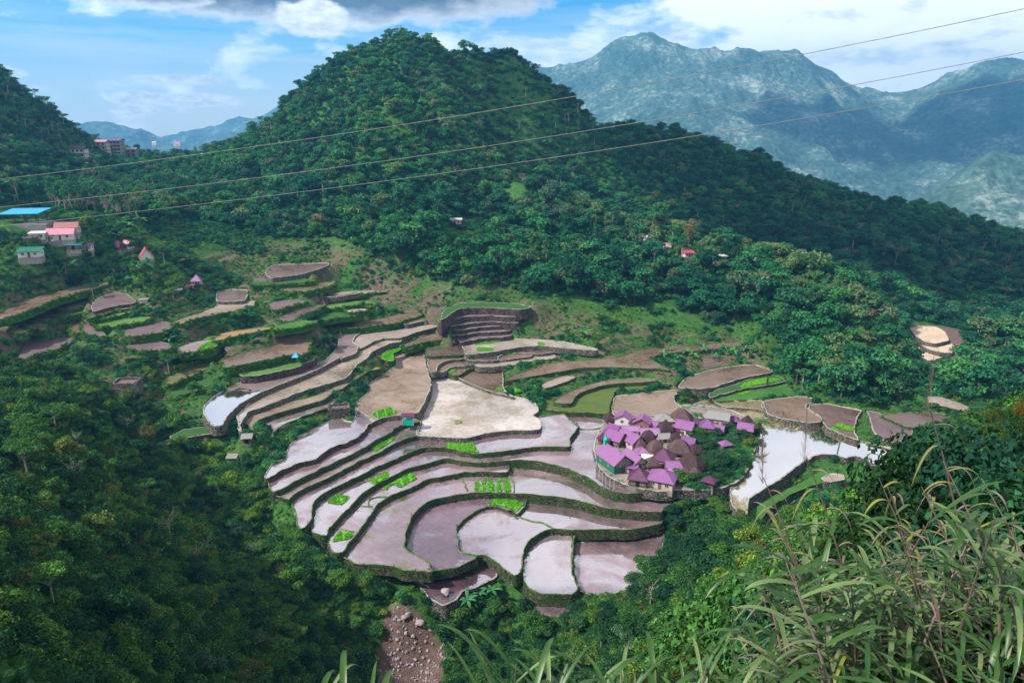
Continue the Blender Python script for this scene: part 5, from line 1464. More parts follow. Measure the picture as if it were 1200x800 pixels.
# small huts and lean-tos that fill the alleys
for (lb, x, y, L, W, yw, h, rs, rf, st) in [
    ('tiny brown hut squeezed between the two back row purple houses', 418, 165, 3, 3, 10, 1.6, 1.8, 'thatch_dark', 'thatch'), ('small purple roof just right of the second back row house', 520, 172, 4, 3.2, -20, 2, 1.1, 'r_purple', 'gable'),
    ('small weathered grey roof in the alley below the long low lilac roof', 590, 245, 3.6, 3, 10, 1.9, .9, 'r_grey', 'gable'), ('little maroon roof left of the purple house with the tarpaulin', 655, 205, 3.4, 3, -10, 2, 1.2, 'r_maroon', 'pyramid'),
    ('small violet roof below the blue tarpaulin', 735, 275, 4, 3.4, -30, 2, 1.3, 'r_violet', 'gable'), ('dark thatched hut at the edge of the village trees', 770, 320, 4.4, 4, 20, 1.7, 2.2, 'thatch_dark', 'thatch'),
    ('small purple roof trailing toward the right edge trees', 905, 200, 4, 3.4, -25, 2, 1.3, 'r_purple', 'gable'), ('tiny violet roof beyond the grey roofed house', 960, 175, 3.4, 3, -15, 2, 1.2, 'r_violet', 'pyramid'),
    ('small maroon roof at the back between thatch and palm', 775, 160, 3.6, 3.2, -10, 2, 1.3, 'r_maroon', 'pyramid'), ('small thatched hut below the domed one in the middle', 520, 395, 3.8, 3.4, 10, 1.6, 1.9, 'thatch', 'thatch'),
    ('purple lean-to tucked behind the dark maroon front house', 400, 425, 3.4, 2.8, -20, 1.9, .5, 'r_purple', 'shed'), ('small lilac roof behind the big purple hipped roof', 660, 455, 4, 3, -15, 2, 1.0, 'r_lilac', 'gable'),
    ('grey thatched hut among the front right trees', 715, 460, 3.8, 3.4, 0, 1.6, 2.0, 'thatch', 'thatch'), ('small purple roof behind the square purple gabled house', 300, 195, 3.8, 3, -38, 2, 1.1, 'r_violet', 'gable')]:
    vh(lb, 'hut', x, y, L * 1.15, W * 1.15, yw, h, rs, rf, 'k_wood' if 'thatch' in st else 'k_cream', st, nwin=0)
# blue tarpaulin, green board, white balcony
bp = vpos(719, 240, 1.0)
o = MB(); solid_quad(o, (-1.5, -.1, 1.7), (1.5, -.1, 1.75), (1.6, .9, 2.2), (-1.5, .9, 2.15), .03); solid_quad(o, (-1.5, -.14, .3), (1.5, -.14, .3), (1.5, -.1, 1.7), (-1.5, -.1, 1.7), .03)
tag(o.build('tarpaulin', M['k_blue'], loc=tuple(bp)), 'bright blue tarpaulin hung before a purple roofed house', 'tarpaulin')
gb = vpos(728, 214, 2.0); o = MB(); o.box(-1.6, 1.6, -.04, .04, 1.6, 2.9); tag(o.build('board', M['k_lime'], loc=tuple(gb)), 'bright green board above the blue tarpaulin', 'board')
bl = empty('balcony_rail', 'white painted rail platform at the lower right edge of the village', 'rail', tuple(vpos(790, 512, .6)), R(-5))
for i in range(9): p = MB(); p.box(-2.2 + i * .55 - .05, -2.2 + i * .55 + .05, -.05, .05, 0, 1.1); p.build('post', M['k_trim'], bl)
p = MB(); p.box(-2.3, 2.3, -.07, .07, 1.1, 1.2); p.build('handrail', M['k_trim'], bl)
# picket posts on the pool edge by the chapel
for k, (a, b) in enumerate([(198, 320), (208, 350), (225, 390), (240, 415), (212, 455), (232, 475), (252, 498), (275, 510), (300, 525)]):
    q = vpos(a, b, 1.0); p = MB(); p.tube([(0, 0, -1.2), (random.uniform(-.1, .1), 0, 1.5)], .08, 5)
    tag(p.build('fence_post', M['k_trim'], loc=tuple(q)), 'crooked pale fence post on the pool bank beside the chapel', 'post', group='fence posts beside the chapel')

# ---------------- left hamlet, saddle and hillside
def hill_house(label, cat, px, py, L, W, yaw, h, rise, roof, wall, style='gable', **k):
    q = ground_at(px, py); q[2] = H(q[0], q[1]) - .3
    if q[1] > 290 and px > 240: [NO_VEG.append((q[0] - q[0] / q[1] * k_, q[1] - k_, max(L, W) * .62, 1)) for k_ in (8, 14, 20)]
    L *= .7; W *= .7; h *= .88
    return put_house(label, cat, q, L, W, yaw, h, rise, roof, wall, style, base=2.6, **k)
# open blue shelter
q = ground_at(31, 262); q[2] = H(q[0], q[1]) + .4
bs = empty('open_shelter', 'open shelter with a large bright blue flat roof on purple posts', 'shelter', tuple(q), R(12))
NO_VEG.append((q[0], q[1], 10)); NO_VEG.append((q[0] + .5, q[1] - 8, 6))
r_ = MB(); solid_quad(r_, (-8, -6, 4.2), (7, -6, 4.2), (8.5, 6, 5.4), (-6.5, 6, 5.4), .12); r_.build('roof', M['r_blue'], bs)
for i in range(4):
    for s in (-1, 1):
        p = MB(); p.tube([(-6.5 + i * 4.3, s * 4.6, -3), (-6.5 + i * 4.3, s * 4.6, 4.3 + (s + 1) * .5)], .22, 6); p.build('post', M['r_maroon'], bs)
fl = MB(); fl.box(-9, 10, -7, 6.5, -3.5, 0.02); fl.build('floor_slab', M['k_grey'], bs)
hill_house('long house with rose pink roof, white walls, the largest of the left hamlet', 'house', 73, 280, 14, 7.5, 14, 3.2, 2.0, 'r_pink', 'k_white')
hill_house('red rusty roofed house behind the rose pink one', 'house', 80, 272, 12, 6, 10, 3.0, 1.8, 'r_rust', 'k_cream')
hill_house('white flat roofed house beside the blue shelter', 'house', 46, 281, 8, 6, 15, 3.2, .5, 'r_white', 'k_white', 'shed')
hill_house('little white shed with teal roof between the pink roof and white flat one', 'shed', 60, 284, 5, 4, 12, 2.6, .6, 'r_teal', 'k_white', 'shed')
hill_house('weathered grey shack below the blue shelter', 'shack', 37, 284, 6, 5, 8, 2.4, .7, 'thatch', 'k_grey', 'shed')
hill_house('dark green roofed pavilion with white pillars and walls on the left slope', 'pavilion', 37, 301, 11, 6.5, 14, 2.6, 1.2, 'r_green', 'k_white', 'shed')
hill_house('flat turquoise roofed shack on the left slope', 'shack', 88, 292, 7.5, 5, 12, 2.4, .7, 'r_teal', 'k_wood', 'shed')
hill_house('small purple roofed hut next to the turquoise roof', 'hut', 104, 296, 5, 4, 10, 2.4, .8, 'r_purple', 'k_white', 'shed')
hill_house('white triangular gable fronted house with red roof among palms', 'house', 172, 305, 8, 7.5, -62, 2.2, 3.4, 'r_red', 'k_white', 'gable', doorside='x+', nwin=0)
hill_house('small white and pink house above the triangular white one', 'house', 150, 291, 6, 4.5, -30, 2.4, 1.5, 'r_pink', 'k_white')
hill_house('dark brown thatched hut left of the triangular white house', 'hut', 140, 293, 7, 5, -20, 1.8, 2.2, 'thatch_dark', 'k_wood', 'thatch', nwin=0)
hill_house('tiny grey shed in the meadow right of the left hamlet', 'shed', 214, 309, 3.6, 3, 10, 2.0, .4, 'r_grey', 'k_grey', 'shed', nwin=0)
hill_house('violet two tiered pyramid roofed hut at the end of the terrace path', 'hut', 231, 333, 5.4, 5, 10, 2.2, 2.6, 'r_violet', 'k_cream', 'pyramid')
hill_house('small red roofed pig shed by the violet hut', 'shed', 223, 338, 3.4, 2.4, 12, 1.5, .4, 'r_red', 'k_white', 'shed', nwin=0)
hill_house('low white shed on the terrace path left of the violet hut', 'shed', 209, 343, 3.4, 2.0, 20, 1.3, .3, 'r_white', 'k_grey', 'shed', nwin=0)
hill_house('small pink roofed shed on its own ledge of the left terraces', 'shed', 189, 350, 4.6, 3.4, 12, 1.8, 1.1, 'r_pink', 'k_white', 'gable', nwin=0)
hill_house('twin grey white sheds joined side by side on the left terraces', 'shed', 169, 356, 4.0, 2.2, 8, 1.6, .3, 'r_grey', 'k_white', 'shed', nwin=0)
hill_house('tiny weathered field hut at the foot of the four long strips', 'hut', 290, 519, 3.2, 2.6, 10, 2.0, .6, 'r_grey', 'k_wood', 'shed', nwin=0)
# saddle village
def block(label, px, py, W_, D_, floors, roof, wall, yaw=0, fl_h=2.9, openf=True, grp=None):
    q = ground_at(px, py); q[2] = H(q[0], q[1])
    root = empty('concrete_building', label, 'building', tuple(q), R(yaw)); NO_VEG.append((q[0], q[1], W_ * .75)); [NO_VEG.append((q[0] - q[0] / q[1] * k_, q[1] - k_, W_ * .85, 1)) for k_ in (8, 15, 23, 31)]
    w_ = MB(); w_.box(-W_ / 2, W_ / 2, -D_ / 2, D_ / 2, -6, fl_h * floors); w_.build('wall', M[wall], root)
    for k in range(floors + 1): s = MB(); s.box(-W_ / 2 - .9, W_ / 2 + .9, -D_ / 2 - 1.3, D_ / 2 + .4, fl_h * k - .12, fl_h * k + .12); s.build('floor_slab', M['k_grey'], root)
    nw = max(2, int(W_ / 3))
    for k in range(floors):
        for i in range(nw):
            x = -W_ / 2 + (i + .5) * W_ / nw
            f = MB(); f.box(x - .75, x + .75, -D_ / 2 - .05, -D_ / 2 - .01, fl_h * k + .8, fl_h * k + 2.2); f.build('window', M['k_dark'], root)
        for s in (-1, 1):
            c_ = MB(); c_.box(s * (W_ / 2 + .6) - .15, s * (W_ / 2 + .6) + .15, -D_ / 2 - 1.1, -D_ / 2 - .8, fl_h * k, fl_h * (k + 1)); c_.build('column', M['k_grey'], root)
    r_ = MB(); z = fl_h * floors + .12
    solid_quad(r_, (-W_ / 2 - .8, -D_ / 2 - .8, z + .3), (W_ / 2 + .8, -D_ / 2 - .8, z + .3), (W_ / 2 + .8, 0, z + 1.7), (-W_ / 2 - .8, 0, z + 1.7), .1)
    solid_quad(r_, (W_ / 2 + .8, D_ / 2 + .8, z + .3), (-W_ / 2 - .8, D_ / 2 + .8, z + .3), (-W_ / 2 - .8, 0, z + 1.7), (W_ / 2 + .8, 0, z + 1.7), .1)
    r_.build('roof', M[roof], root)
block('tallest unfinished grey concrete block of the saddle hamlet with four open floors', 139, 182, 9, 8, 4, 'r_violet', 'k_grey')
block('three storey building with pink roof left of the tallest concrete block', 122, 180, 8, 7, 3, 'r_pink', 'k_cream')
block('two storey grey building right of the tallest concrete block', 156, 184, 8, 6, 2, 'r_grey', 'k_grey')
block('long white house with maroon roof at the left end of the saddle hamlet', 92, 185, 12, 6, 2, 'r_maroon', 'k_white')
block('low grey house between the long white one and the pink roofed one', 110, 187, 7, 6, 1, 'r_grey', 'k_cream')
hill_house('tiny white cabin below the long white house of the saddle hamlet', 'cabin', 98, 196, 6, 5, 10, 3, .8, 'r_white', 'k_cream', 'shed')
hill_house('small rose roofed house below the pink roofed building of the saddle', 'house', 113, 194, 7, 5, -10, 3, 1.4, 'r_pink', 'k_white')
hill_house('small grey house at the right end of the saddle hamlet', 'house', 168, 180, 8, 6, 5, 3.4, 1.0, 'r_grey', 'k_brick')
hill_house('white walled house with bright magenta roof alone on the saddle', 'house', 208, 171, 11, 7, 5, 3.2, 3.0, 'r_purple', 'k_white', 'gable')
hill_house('small white building on the saddle between concrete blocks and magenta roof', 'house', 181, 170, 6, 5, 0, 4, .8, 'r_white', 'k_white', 'shed')
hill_house('little white cabin in the trees below the magenta roof', 'cabin', 240, 185, 6, 4, 10, 3, .8, 'r_white', 'k_white', 'shed')
# main hill
hill_house('long white cabin in a grassy clearing of the main hill', 'cabin', 533, 262, 10, 5, 4, 2.6, .6, 'r_white', 'k_cream', 'shed')
hill_house('house with a crimson pyramid roof on the wooded spur', 'house', 806, 301, 7, 6, 10, 2.6, 2.2, 'r_red', 'k_white', 'pyramid')
hill_house('white flat roofed house on pillars right of the crimson roof', 'house', 843, 306, 9, 5, 6, 3.4, .4, 'r_white', 'k_grey', 'shed')
hill_house('small rose roofed house left of the crimson roof', 'house', 781, 293, 5, 4, 0, 2.2, 1.6, 'r_pink', 'k_white')
hill_house('white gable of a small house highest left on the spur', 'house', 756, 284, 5, 4, -60, 2.2, 2.0, 'r_white', 'k_white')
hill_house('tiny pale hut at the right end of the spur houses', 'hut', 886, 310, 4, 3, 0, 2.2, .8, 'r_white', 'k_white', 'shed', nwin=0)
hill_house('pink roofed cabin high on the shaded ridge', 'cabin', 865, 244, 6, 4, 5, 2.2, 1.0, 'r_pink', 'k_white', 'shed')
hill_house('grey shack beside the red earth scar on the spur crest', 'shack', 611, 207, 6, 4, 10, 2, .6, 'r_grey', 'k_grey', 'shed', nwin=0)
# terrace huts
q = at_z(478.5, 494, 5.3)
th_ = empty('field_hut', 'little open hut with dark red roof and turquoise base on the paddy wall', 'hut', tuple(q), R(0))
r_ = MB(); solid_quad(r_, (-2.1, -1.2, 2.1), (2.1, -1.2, 2.1), (2.1, .3, 2.9), (-2.1, .3, 2.9), .06); solid_quad(r_, (2.1, 1.5, 2.2), (-2.1, 1.5, 2.2), (-2.1, .3, 2.9), (2.1, .3, 2.9), .06); r_.build('roof', M['r_maroon'], th_)
for a in (-1.7, 1.7):
    for b in (-.9, 1.2): p = MB(); p.tube([(a, b, -1), (a, b, 2.3)], .07, 5); p.build('post', M['k_trim'], th_)
p = MB(); p.box(-1.5, 1.5, -.8, 1.0, -1, .9); p.build('base', M['k_teal'], th_)
# stone ruin in the bushes and stone platform on the strips
def ruin(label, q, L, W, h, yaw):
    root = empty('stone_ruin', label, 'ruin', tuple(q), R(yaw)); rnd = random.Random(3)
    for k, (x0, x1, y0, y1) in enumerate([(-L / 2, L / 2, -W / 2, -W / 2 + .7), (-L / 2, -L / 2 + .7, -W / 2 + .7, W / 2), (L / 2 - .7, L / 2, -W / 2 + .7, W / 2), (-L / 2 + .7, L / 2 - .7, W / 2 - .7, W / 2)]):
        m_ = MB(); m_.box(x0, x1, y0, y1, -3, h + rnd.uniform(-.3, .3)); m_.build('stone_wall', M['w_stone'], root)
    f = MB(); f.box(-L / 2 + .7, L / 2 - .7, -W / 2 + .7, W / 2 - .7, -2.5, h - .6); f.build('rubble_fill', M['purplesoil'], root)
q = ground_at(150, 456); q[2] = H(q[0], q[1]); NO_VEG.append((q[0], q[1], 5)); NO_VEG.append((q[0] + .5, q[1] - 5, 4)); ruin('square roofless stone ruin topped by grass in the lower left bushes', q, 7.5, 6, 3.0, 8)
ruin('low rectangular stone platform beside the lowest long strip', at_z(397, 480, 7.3), 7, 4.5, 1.4, 14)
# blue tarp on the brown paddy
q = at_z(346, 418, 17); o = MB(); o.add([(-1.2, -1, 0), (1.2, -1, 0), (1.3, 1, .1), (-1.1, 1, 0), (-.2, 0, 1.5), (.5, .1, 1.3)], [[0, 1, 5, 4], [1, 2, 5], [2, 3, 4, 5], [3, 0, 4], [3, 2, 1, 0]])
tag(o.build('tarpaulin', M['r_blue'], loc=tuple(q)), 'small crumpled blue tarpaulin on the bare corner of a brown paddy', 'tarpaulin')
# greenhouse tarp left
q = ground_at(272, 537); q[2] = H(q[0], q[1]); NO_VEG.append((q[0], q[1], 3)); o = MB(); solid_quad(o, (-1.6, -1, .4), (1.6, -1, .4), (1.6, 1.1, 1.0), (-1.6, 1.1, 1.0), .05)
tag(o.build('sheet_roof', M['r_grey'], loc=(q[0], q[1], q[2])), 'fallen pale roof sheet lying in the bushes left of the pools', 'roof sheet')

# ------------------------------------------------------------------ people in the fields
M['skin'] = simple_mat('skin', (.28, .15, .10), .6, .1, 3)
def person(q, yaw, shirt, trousers, label, bend=0.0, stride=.12):
    J = [(0, 0, .92), (0, .02 + bend * .2, 1.15), (0, .03 + bend * .5, 1.38 - bend * .12), (0, .04 + bend * .62, 1.50 - bend * .16), (0, .06 + bend * .72, 1.62 - bend * .2), (0, .06 + bend * .78, 1.72 - bend * .24)]
    E = [(0, 1), (1, 2), (2, 3), (3, 4), (4, 5)]; Rr = [.15, .14, .16, .06, .10, .085]
    for s in (-1, 1):
        b = len(J)
        J += [(s * .1, 0, .86), (s * .11, s * stride * .5, .48), (s * .11, s * stride, .08), (s * .11, s * stride + .14, .04)]; Rr += [.10, .075, .05, .04]; E += [(0, b), (b, b + 1), (b + 1, b + 2), (b + 2, b + 3)]
        b = len(J); sh = J[2]
        J += [(s * .19, sh[1], sh[2] + .02), (s * .25, sh[1] + .02 + bend * .1, sh[2] - .28), (s * .24, sh[1] + .12 + bend * .2, sh[2] - .52), (s * .24, sh[1] + .16 + bend * .2, sh[2] - .60)]; Rr += [.06, .048, .036, .035]; E += [(2, b), (b, b + 1), (b + 1, b + 2), (b + 2, b + 3)]
    me = bpy.data.meshes.new('body'); me.from_pydata(J, E, [])
    o = bpy.data.objects.new('person', me); COL.objects.link(o); o.location = tuple(q); o.rotation_euler = (0, 0, R(yaw))
    sm = o.modifiers.new('skin', 'SKIN'); 
    for i, v_ in enumerate(me.skin_vertices[0].data if me.skin_vertices else []): v_.radius = (Rr[i], Rr[i]); v_.use_root = (i == 0)
    if not me.skin_vertices:
        bm = bmesh.new(); bm.from_mesh(me); ly = bm.verts.layers.skin.verify()
        for i, v_ in enumerate(bm.verts): v_[ly].radius = (Rr[i], Rr[i]); v_[ly].use_root = (i == 0)
        bm.to_mesh(me); bm.free()
    ss = o.modifiers.new('sub', 'SUBSURF'); ss.levels = 1; ss.render_levels = 2
    dg = bpy.context.evaluated_depsgraph_get(); me2 = bpy.data.meshes.new_from_object(o.evaluated_get(dg)); o.modifiers.clear(); o.data = me2; me2.name = 'person'
    me2.materials.clear()
    for m_ in (M['skin'], shirt, trousers, M['k_dark']): me2.materials.append(m_)
    for p in me2.polygons:
        c = p.center; z_ = c.z
        p.material_index = 3 if z_ < .1 else 2 if z_ < .93 else 1 if (z_ < 1.46 - bend * .15 and abs(c.x) < .27 and z_ > .93 and not (abs(c.x) > .2 and z_ < 1.1)) else 3 if (z_ > 1.66 - bend * .22) else 0
        p.use_smooth = True
    hd = MB(); hy, hz2 = J[4][1], J[4][2]
    hd.box(-.022, .022, hy + .09, hy + .125, hz2 - .03, hz2 + .02); hd.build('nose', M['skin'], o)
    return tag(o, label, 'person')
C_ = lambda n, c: M.setdefault(n, simple_mat(n, c, .8, .1, 4))
person(at_z(676, 499, 0) + np.array([0, 0, -.1]), 160, C_('magenta_cloth', (.45, .03, .18)), C_('dark_cloth', (.05, .03, .06)), 'person in a magenta top walking on the pool bank left of the village')
person(at_z(775, 430, 5.5), 30, C_('plum_cloth', (.13, .02, .08)), C_('dark_cloth', (.05, .03, .06)), 'person in plum clothes on the hedge bank below the knoll', .3)
person(at_z(918, 486, 1.6), 90, C_('purple_cloth', (.20, .06, .20)), C_('dark_cloth', (.05, .03, .06)), 'person in purple bending in the rounded olive paddy', .8)
person(at_z(498, 674, -7.6), 20, C_('red_cloth', (.45, .04, .05)), C_('blue_cloth', (.04, .07, .2)), 'person in a red shirt at the edge of the lowest dull purple pool', .2)
for k, (a, b, cn, cc, l) in enumerate([(385, 520, 'pink_cloth', (.6, .15, .3), 'person in pink on the open yard at the village front'), (402, 512, 'white_cloth', (.6, .58, .6), 'person in white beside the one in pink'), (520, 345, 'orange_cloth', (.6, .12, .05), 'person in orange in the village alley')]):
    person(vpos(a, b, .9), k * 70, C_(cn, cc), C_('blue_cloth', (.04, .07, .2)), l)
# dark post on the green bed
p = MB(); p.box(-.25, .25, -.25, .25, -1.5, 2.2); p.box(-.34, .34, -.34, .34, 2.2, 2.45)
tag(p.build('marker_post', M['r_maroon'], loc=tuple(at_z(899, 450, 2.2))), 'dark red square post at the end of the long green bed', 'post')
print('buildings', time.time() - T0)
# ------------------------------------------------------------------ forest
rng = np.random.default_rng(5)
X, Y = jitter_grid(-560, 720, 225, 740, 3.8, rng)
Zh = H(X, Y)
ok, px, py, f = cull(X, Y, Zh)
ok &= inside(Z_FOREST, px, py) & ~inside(Z_SUNLIT, px, py) & ~in_ter(X, Y, 2.0) & free_of(X, Y)
for zc in Z_CLEAR: ok &= ~inside(zc, px, py)
tx_, ty_, _ = project(np.c_[X, Y, Zh + 9]); ok &= ~((Y < 372) & inside(Z_SUNLIT, tx_, ty_))
tx_, ty_, _ = project(np.c_[X, Y, Zh + 4]); ok &= ~((Y < 372) & inside(Z_SUNLIT, tx_, ty_))
ok &= vnoise(X / 9, Y / 9, 4) > .10
X, Y, Zh, px, py, f = [a[ok] for a in (X, Y, Zh, px, py, f)]
# drop what lies on the far side of the hills
gx = (H(X + 4, Y) - H(X - 4, Y)) / 8; gy = (H(X, Y + 4) - H(X, Y - 4)) / 8
vdir = np.stack([X, Y, Zh + 6 - HC], 1); facing = -(vdir[:, 0] * -gx + vdir[:, 1] * -gy + vdir[:, 2])
X, Y, Zh, px, py, f = [a[(facing > -.45 * f)] for a in (X, Y, Zh, px, py, f)]
n = len(X)
patch = vnoise(X / 28, Y / 28, 12)
kd = np.select([rng.random(n) < .015, rng.random(n) < .03, rng.random(n) < .03, patch > .72, patch < .25], [7, 8, 5, rng.choice([0, 2, 2, 4], n), rng.choice([6, 3, 1], n)], rng.choice([0, 1, 2, 3, 6, 0, 1, 2], n))
sc = (.34 + .95 * rng.random(n) ** 2.4) * (.8 + .5 * vnoise(X / 20, Y / 20, 6)) * np.interp(Y, [300, 420, 520], [1.12, .95, .82])
rz = rng.uniform(0, 6.28, n)
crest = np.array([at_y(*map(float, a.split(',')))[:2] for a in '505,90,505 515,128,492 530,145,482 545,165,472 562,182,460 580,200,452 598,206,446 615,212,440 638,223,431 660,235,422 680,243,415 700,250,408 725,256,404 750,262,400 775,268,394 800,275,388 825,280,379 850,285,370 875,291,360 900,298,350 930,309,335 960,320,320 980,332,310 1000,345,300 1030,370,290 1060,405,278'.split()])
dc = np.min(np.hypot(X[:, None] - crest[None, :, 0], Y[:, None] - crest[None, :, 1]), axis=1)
kd = np.where((dc < 15) & (rng.random(n) < .55), 8, kd); sc = np.where(dc < 15, sc * .85, sc)  # pale leaf colour gathered on the crest to brighten it like sunlight
sky_ = (px < 118) & (Y > 470) & (rng.random(n) < .16); kd = np.where(sky_, 4, kd); sc = np.where(sky_, rng.uniform(.9, 1.3, n), sc)
# sparse grove of pale thin trunks above the left hamlet
grove = inside(zone('@P 60,225 110,205 170,225 165,262 120,262 60,258'), px, py)
kd = np.where(grove, rng.choice([5, 5, 5, 7], n), kd); sc = np.where(grove, rng.uniform(.8, 1.2, n), sc)
ridge = (py < 160 + 0 * px) & (Zh > 120)
sc = np.where(ridge, sc * .8, sc); sc = np.where((px < 290) & (py < 235), sc * .72, sc)
FT = dict(X=X, Y=Y, Z=Zh - .3, kd=kd, sc=sc, rz=rz, f=f, px=px, py=py)

# ------------------------------------------------------------------ trees of the near slopes
X, Y = jitter_grid(-190, 190, 70, 330, 4.6, rng)
Zh = H(X, Y); ok, px, py, f = cull(X, Y, Zh)
left = inside(zone('@P -60,430 60,430 160,470 230,520 300,590 330,640 400,680 420,720 420,860 -60,860'), px, py)
mid = inside(zone('@P 700,640 790,560 870,545 900,600 880,660 860,690 760,720 700,700'), px, py) | inside(zone('@P 560,730 700,700 760,760 700,860 560,860'), px, py)
hamlet = inside(zone('@P 0,262 240,262 300,300 240,345 120,380 0,380'), px, py)
side = inside(zone('@P 800,470 900,480 890,540 860,560 820,540'), px, py)
mead = inside(zone('@P 230,290 700,345 900,400 870,450 400,480 250,540 160,480 0,420 0,380 120,385 230,350'), px, py)
ok &= ~in_ter(X, Y, 1.2) & free_of(X, Y)
r_ = rng.random(len(X))
ok &= (left & (r_ < .42)) | (mid & (r_ < .75)) | (hamlet & (r_ < .55)) | (side & (r_ < .8)) | (mead & (r_ < .03))
ok &= ~inside(Z_RUBBLE, px, py)
nearT = dict(X=X[ok], Y=Y[ok], Z=Zh[ok] - .2, px=px[ok], py=py[ok], f=f[ok])
# trees that stand on the right of the village, on its own ground
ex = [at_z(a, b, .9) for a, b in ((838, 536), (850, 524), (862, 516), (874, 512), (858, 540), (845, 548), (868, 534), (822, 522), (880, 522), (803, 560), (812, 552), (795, 566), (829, 512), (855, 506), (840, 512), (826, 528), (834, 545), (842, 524), (830, 552), (846, 560), (856, 532), (866, 508), (876, 520), (818, 566), (854, 548), (812, 514), (886, 508), (870, 545), (838, 566), (822, 544))]
nearT['X'] = np.r_[nearT['X'], [e[0] for e in ex]]; nearT['Y'] = np.r_[nearT['Y'], [e[1] for e in ex]]; nearT['Z'] = np.r_[nearT['Z'], [.9] * len(ex)]
q = project(np.array(ex)); nearT['px'] = np.r_[nearT['px'], q[0]]; nearT['py'] = np.r_[nearT['py'], q[1]]; nearT['f'] = np.r_[nearT['f'], q[2]]
nn = len(nearT['X'])
nearT['kd'] = rng.choice([0, 1, 2, 3, 0, 1, 3, 4], nn, p=[.2, .2, .1, .2, .1, .1, .08, .02]); nearT['sc'] = rng.uniform(.5, .95, nn); nearT['rz'] = rng.uniform(0, 6.28, nn)
nearT['sc'][-len(ex):] = rng.uniform(.6, .95, len(ex)); nearT['Z'][-len(ex):] = -1.1; nearT['kd'][-len(ex):] = rng.choice([0, 1, 3, 3], len(ex))
nearT['sc'] = np.where(inside(zone('@P 700,640 790,560 870,545 900,600 880,660 700,700'), nearT['px'], nearT['py']), nearT['sc'] * 1.15, nearT['sc'])

# individuals: what shows largest
vis = visible(np.c_[nearT['X'], nearT['Y'], nearT['Z']], 4)
size_n = 7 * nearT['sc'] / nearT['f'] * vis
size_f = 9 * FT['sc'] / FT['f']
cand = np.argsort(-size_f)[:900]
visf = np.zeros(len(size_f), bool); visf[cand] = visible(np.c_[FT['X'], FT['Y'], FT['Z']][cand], 6)
size_f = size_f * visf
inn = (nearT['px'] > -5) & (nearT['px'] < 1205) & (nearT['py'] < 815); inf_ = (FT['px'] > -5) & (FT['px'] < 1205)
allv = [(s * b, 0, i) for i, (s, b) in enumerate(zip(size_n, inn))] + [(s * b, 1, i) for i, (s, b) in enumerate(zip(size_f, inf_))]
allv.sort(reverse=True)
nv_ = len(ex); allv = [(9 if (k == 0 and i >= nn - nv_) else s, k, i) for s, k, i in allv]; allv.sort(reverse=True)
pick = allv[:285]
pn = {i for s, k, i in pick if k == 0}; pf = {i for s, k, i in pick if k == 1}
look = {0: 'broad dark green tree', 1: 'rounded green tree', 2: 'flat topped tree with a pale trunk', 3: 'dense dark tree', 4: 'nearly bare tree with pale limbs'}
lookf = {0: 'round bushy teal green tree', 1: 'compact green tree', 2: 'large lobed green tree', 3: 'low wide green tree', 4: 'flat topped tree with pale trunk', 5: 'slender pale trunked tree', 6: 'very dark round tree', 7: 'nearly bare pale tree', 8: 'pale leaved round tree'}
def region(px, py):
    if 0: pass
    if px < 430 and py > 430: return 'on the steep bushy slope at lower left'
    if px < 300 and py > 255: return 'around the left hillside hamlet and its terraces'
    if 790 < px < 900 and py < 560: return 'in the clump on the village edge beside the lake'
    if py > 690: return 'in the gully below the lowest pools'
    if py > 550: return 'in the wooded gap between village and lake walls'
    if py > 345 and px < 880: return 'at the forest foot near the upper terraces'
    if px < 330: return 'on the wooded saddle over the left hamlet'
    if px > 1040: return 'in the shaded valley behind the spur'
    if px > 800: return 'on the wooded spur above the right paddies'
    return 'on the lower main hillside above the stone steps'
def place(k, i, dat, protos, looks, nm):
    pr = protos[int(dat['kd'][i])]
    rg = region(dat['px'][i], dat['py'][i])
    lab = looks[int(dat['kd'][i])] + ' ' + rg
    o = empty(nm, lab, 'tree', (float(dat['X'][i]), float(dat['Y'][i]), float(dat['Z'][i])), float(dat['rz'][i]), group='trees ' + rg)
    o.scale = (float(dat['sc'][i]),) * 3
    for n_, me in (('trunk', pr['trunk']), ('crown', pr['crown'])):
        c = bpy.data.objects.new(n_, me); c.parent = o; COL.objects.link(c)
for i in sorted(pn): place(0, i, nearT, NPT, look, 'slope_tree')
for i in sorted(pf): place(1, i, FT, FP, lookf, 'forest_tree')
rest = np.array([i for i in range(len(FT['X'])) if i not in pf])
scatter('forest', np.c_[FT['X'], FT['Y'], FT['Z']][rest], FT['rz'][rest], FT['sc'][rest], FT['kd'][rest], [p['joined'] for p in FP],
        'dense teal green rainforest covering the main hill, the saddle and the spur', 'forest')
restn = np.array([i for i in range(nn) if i not in pn])
scatter('slope_woods', np.c_[nearT['X'], nearT['Y'], nearT['Z']][restn], nearT['rz'][restn], nearT['sc'][restn], nearT['kd'][restn], [p['joined'] for p in NPT],
        'smaller and half hidden trees among the shrubs of the near slopes', 'woods') if len(restn) else None
print('forest', len(rest), 'near', len(restn), len(pn), len(pf), time.time() - T0)

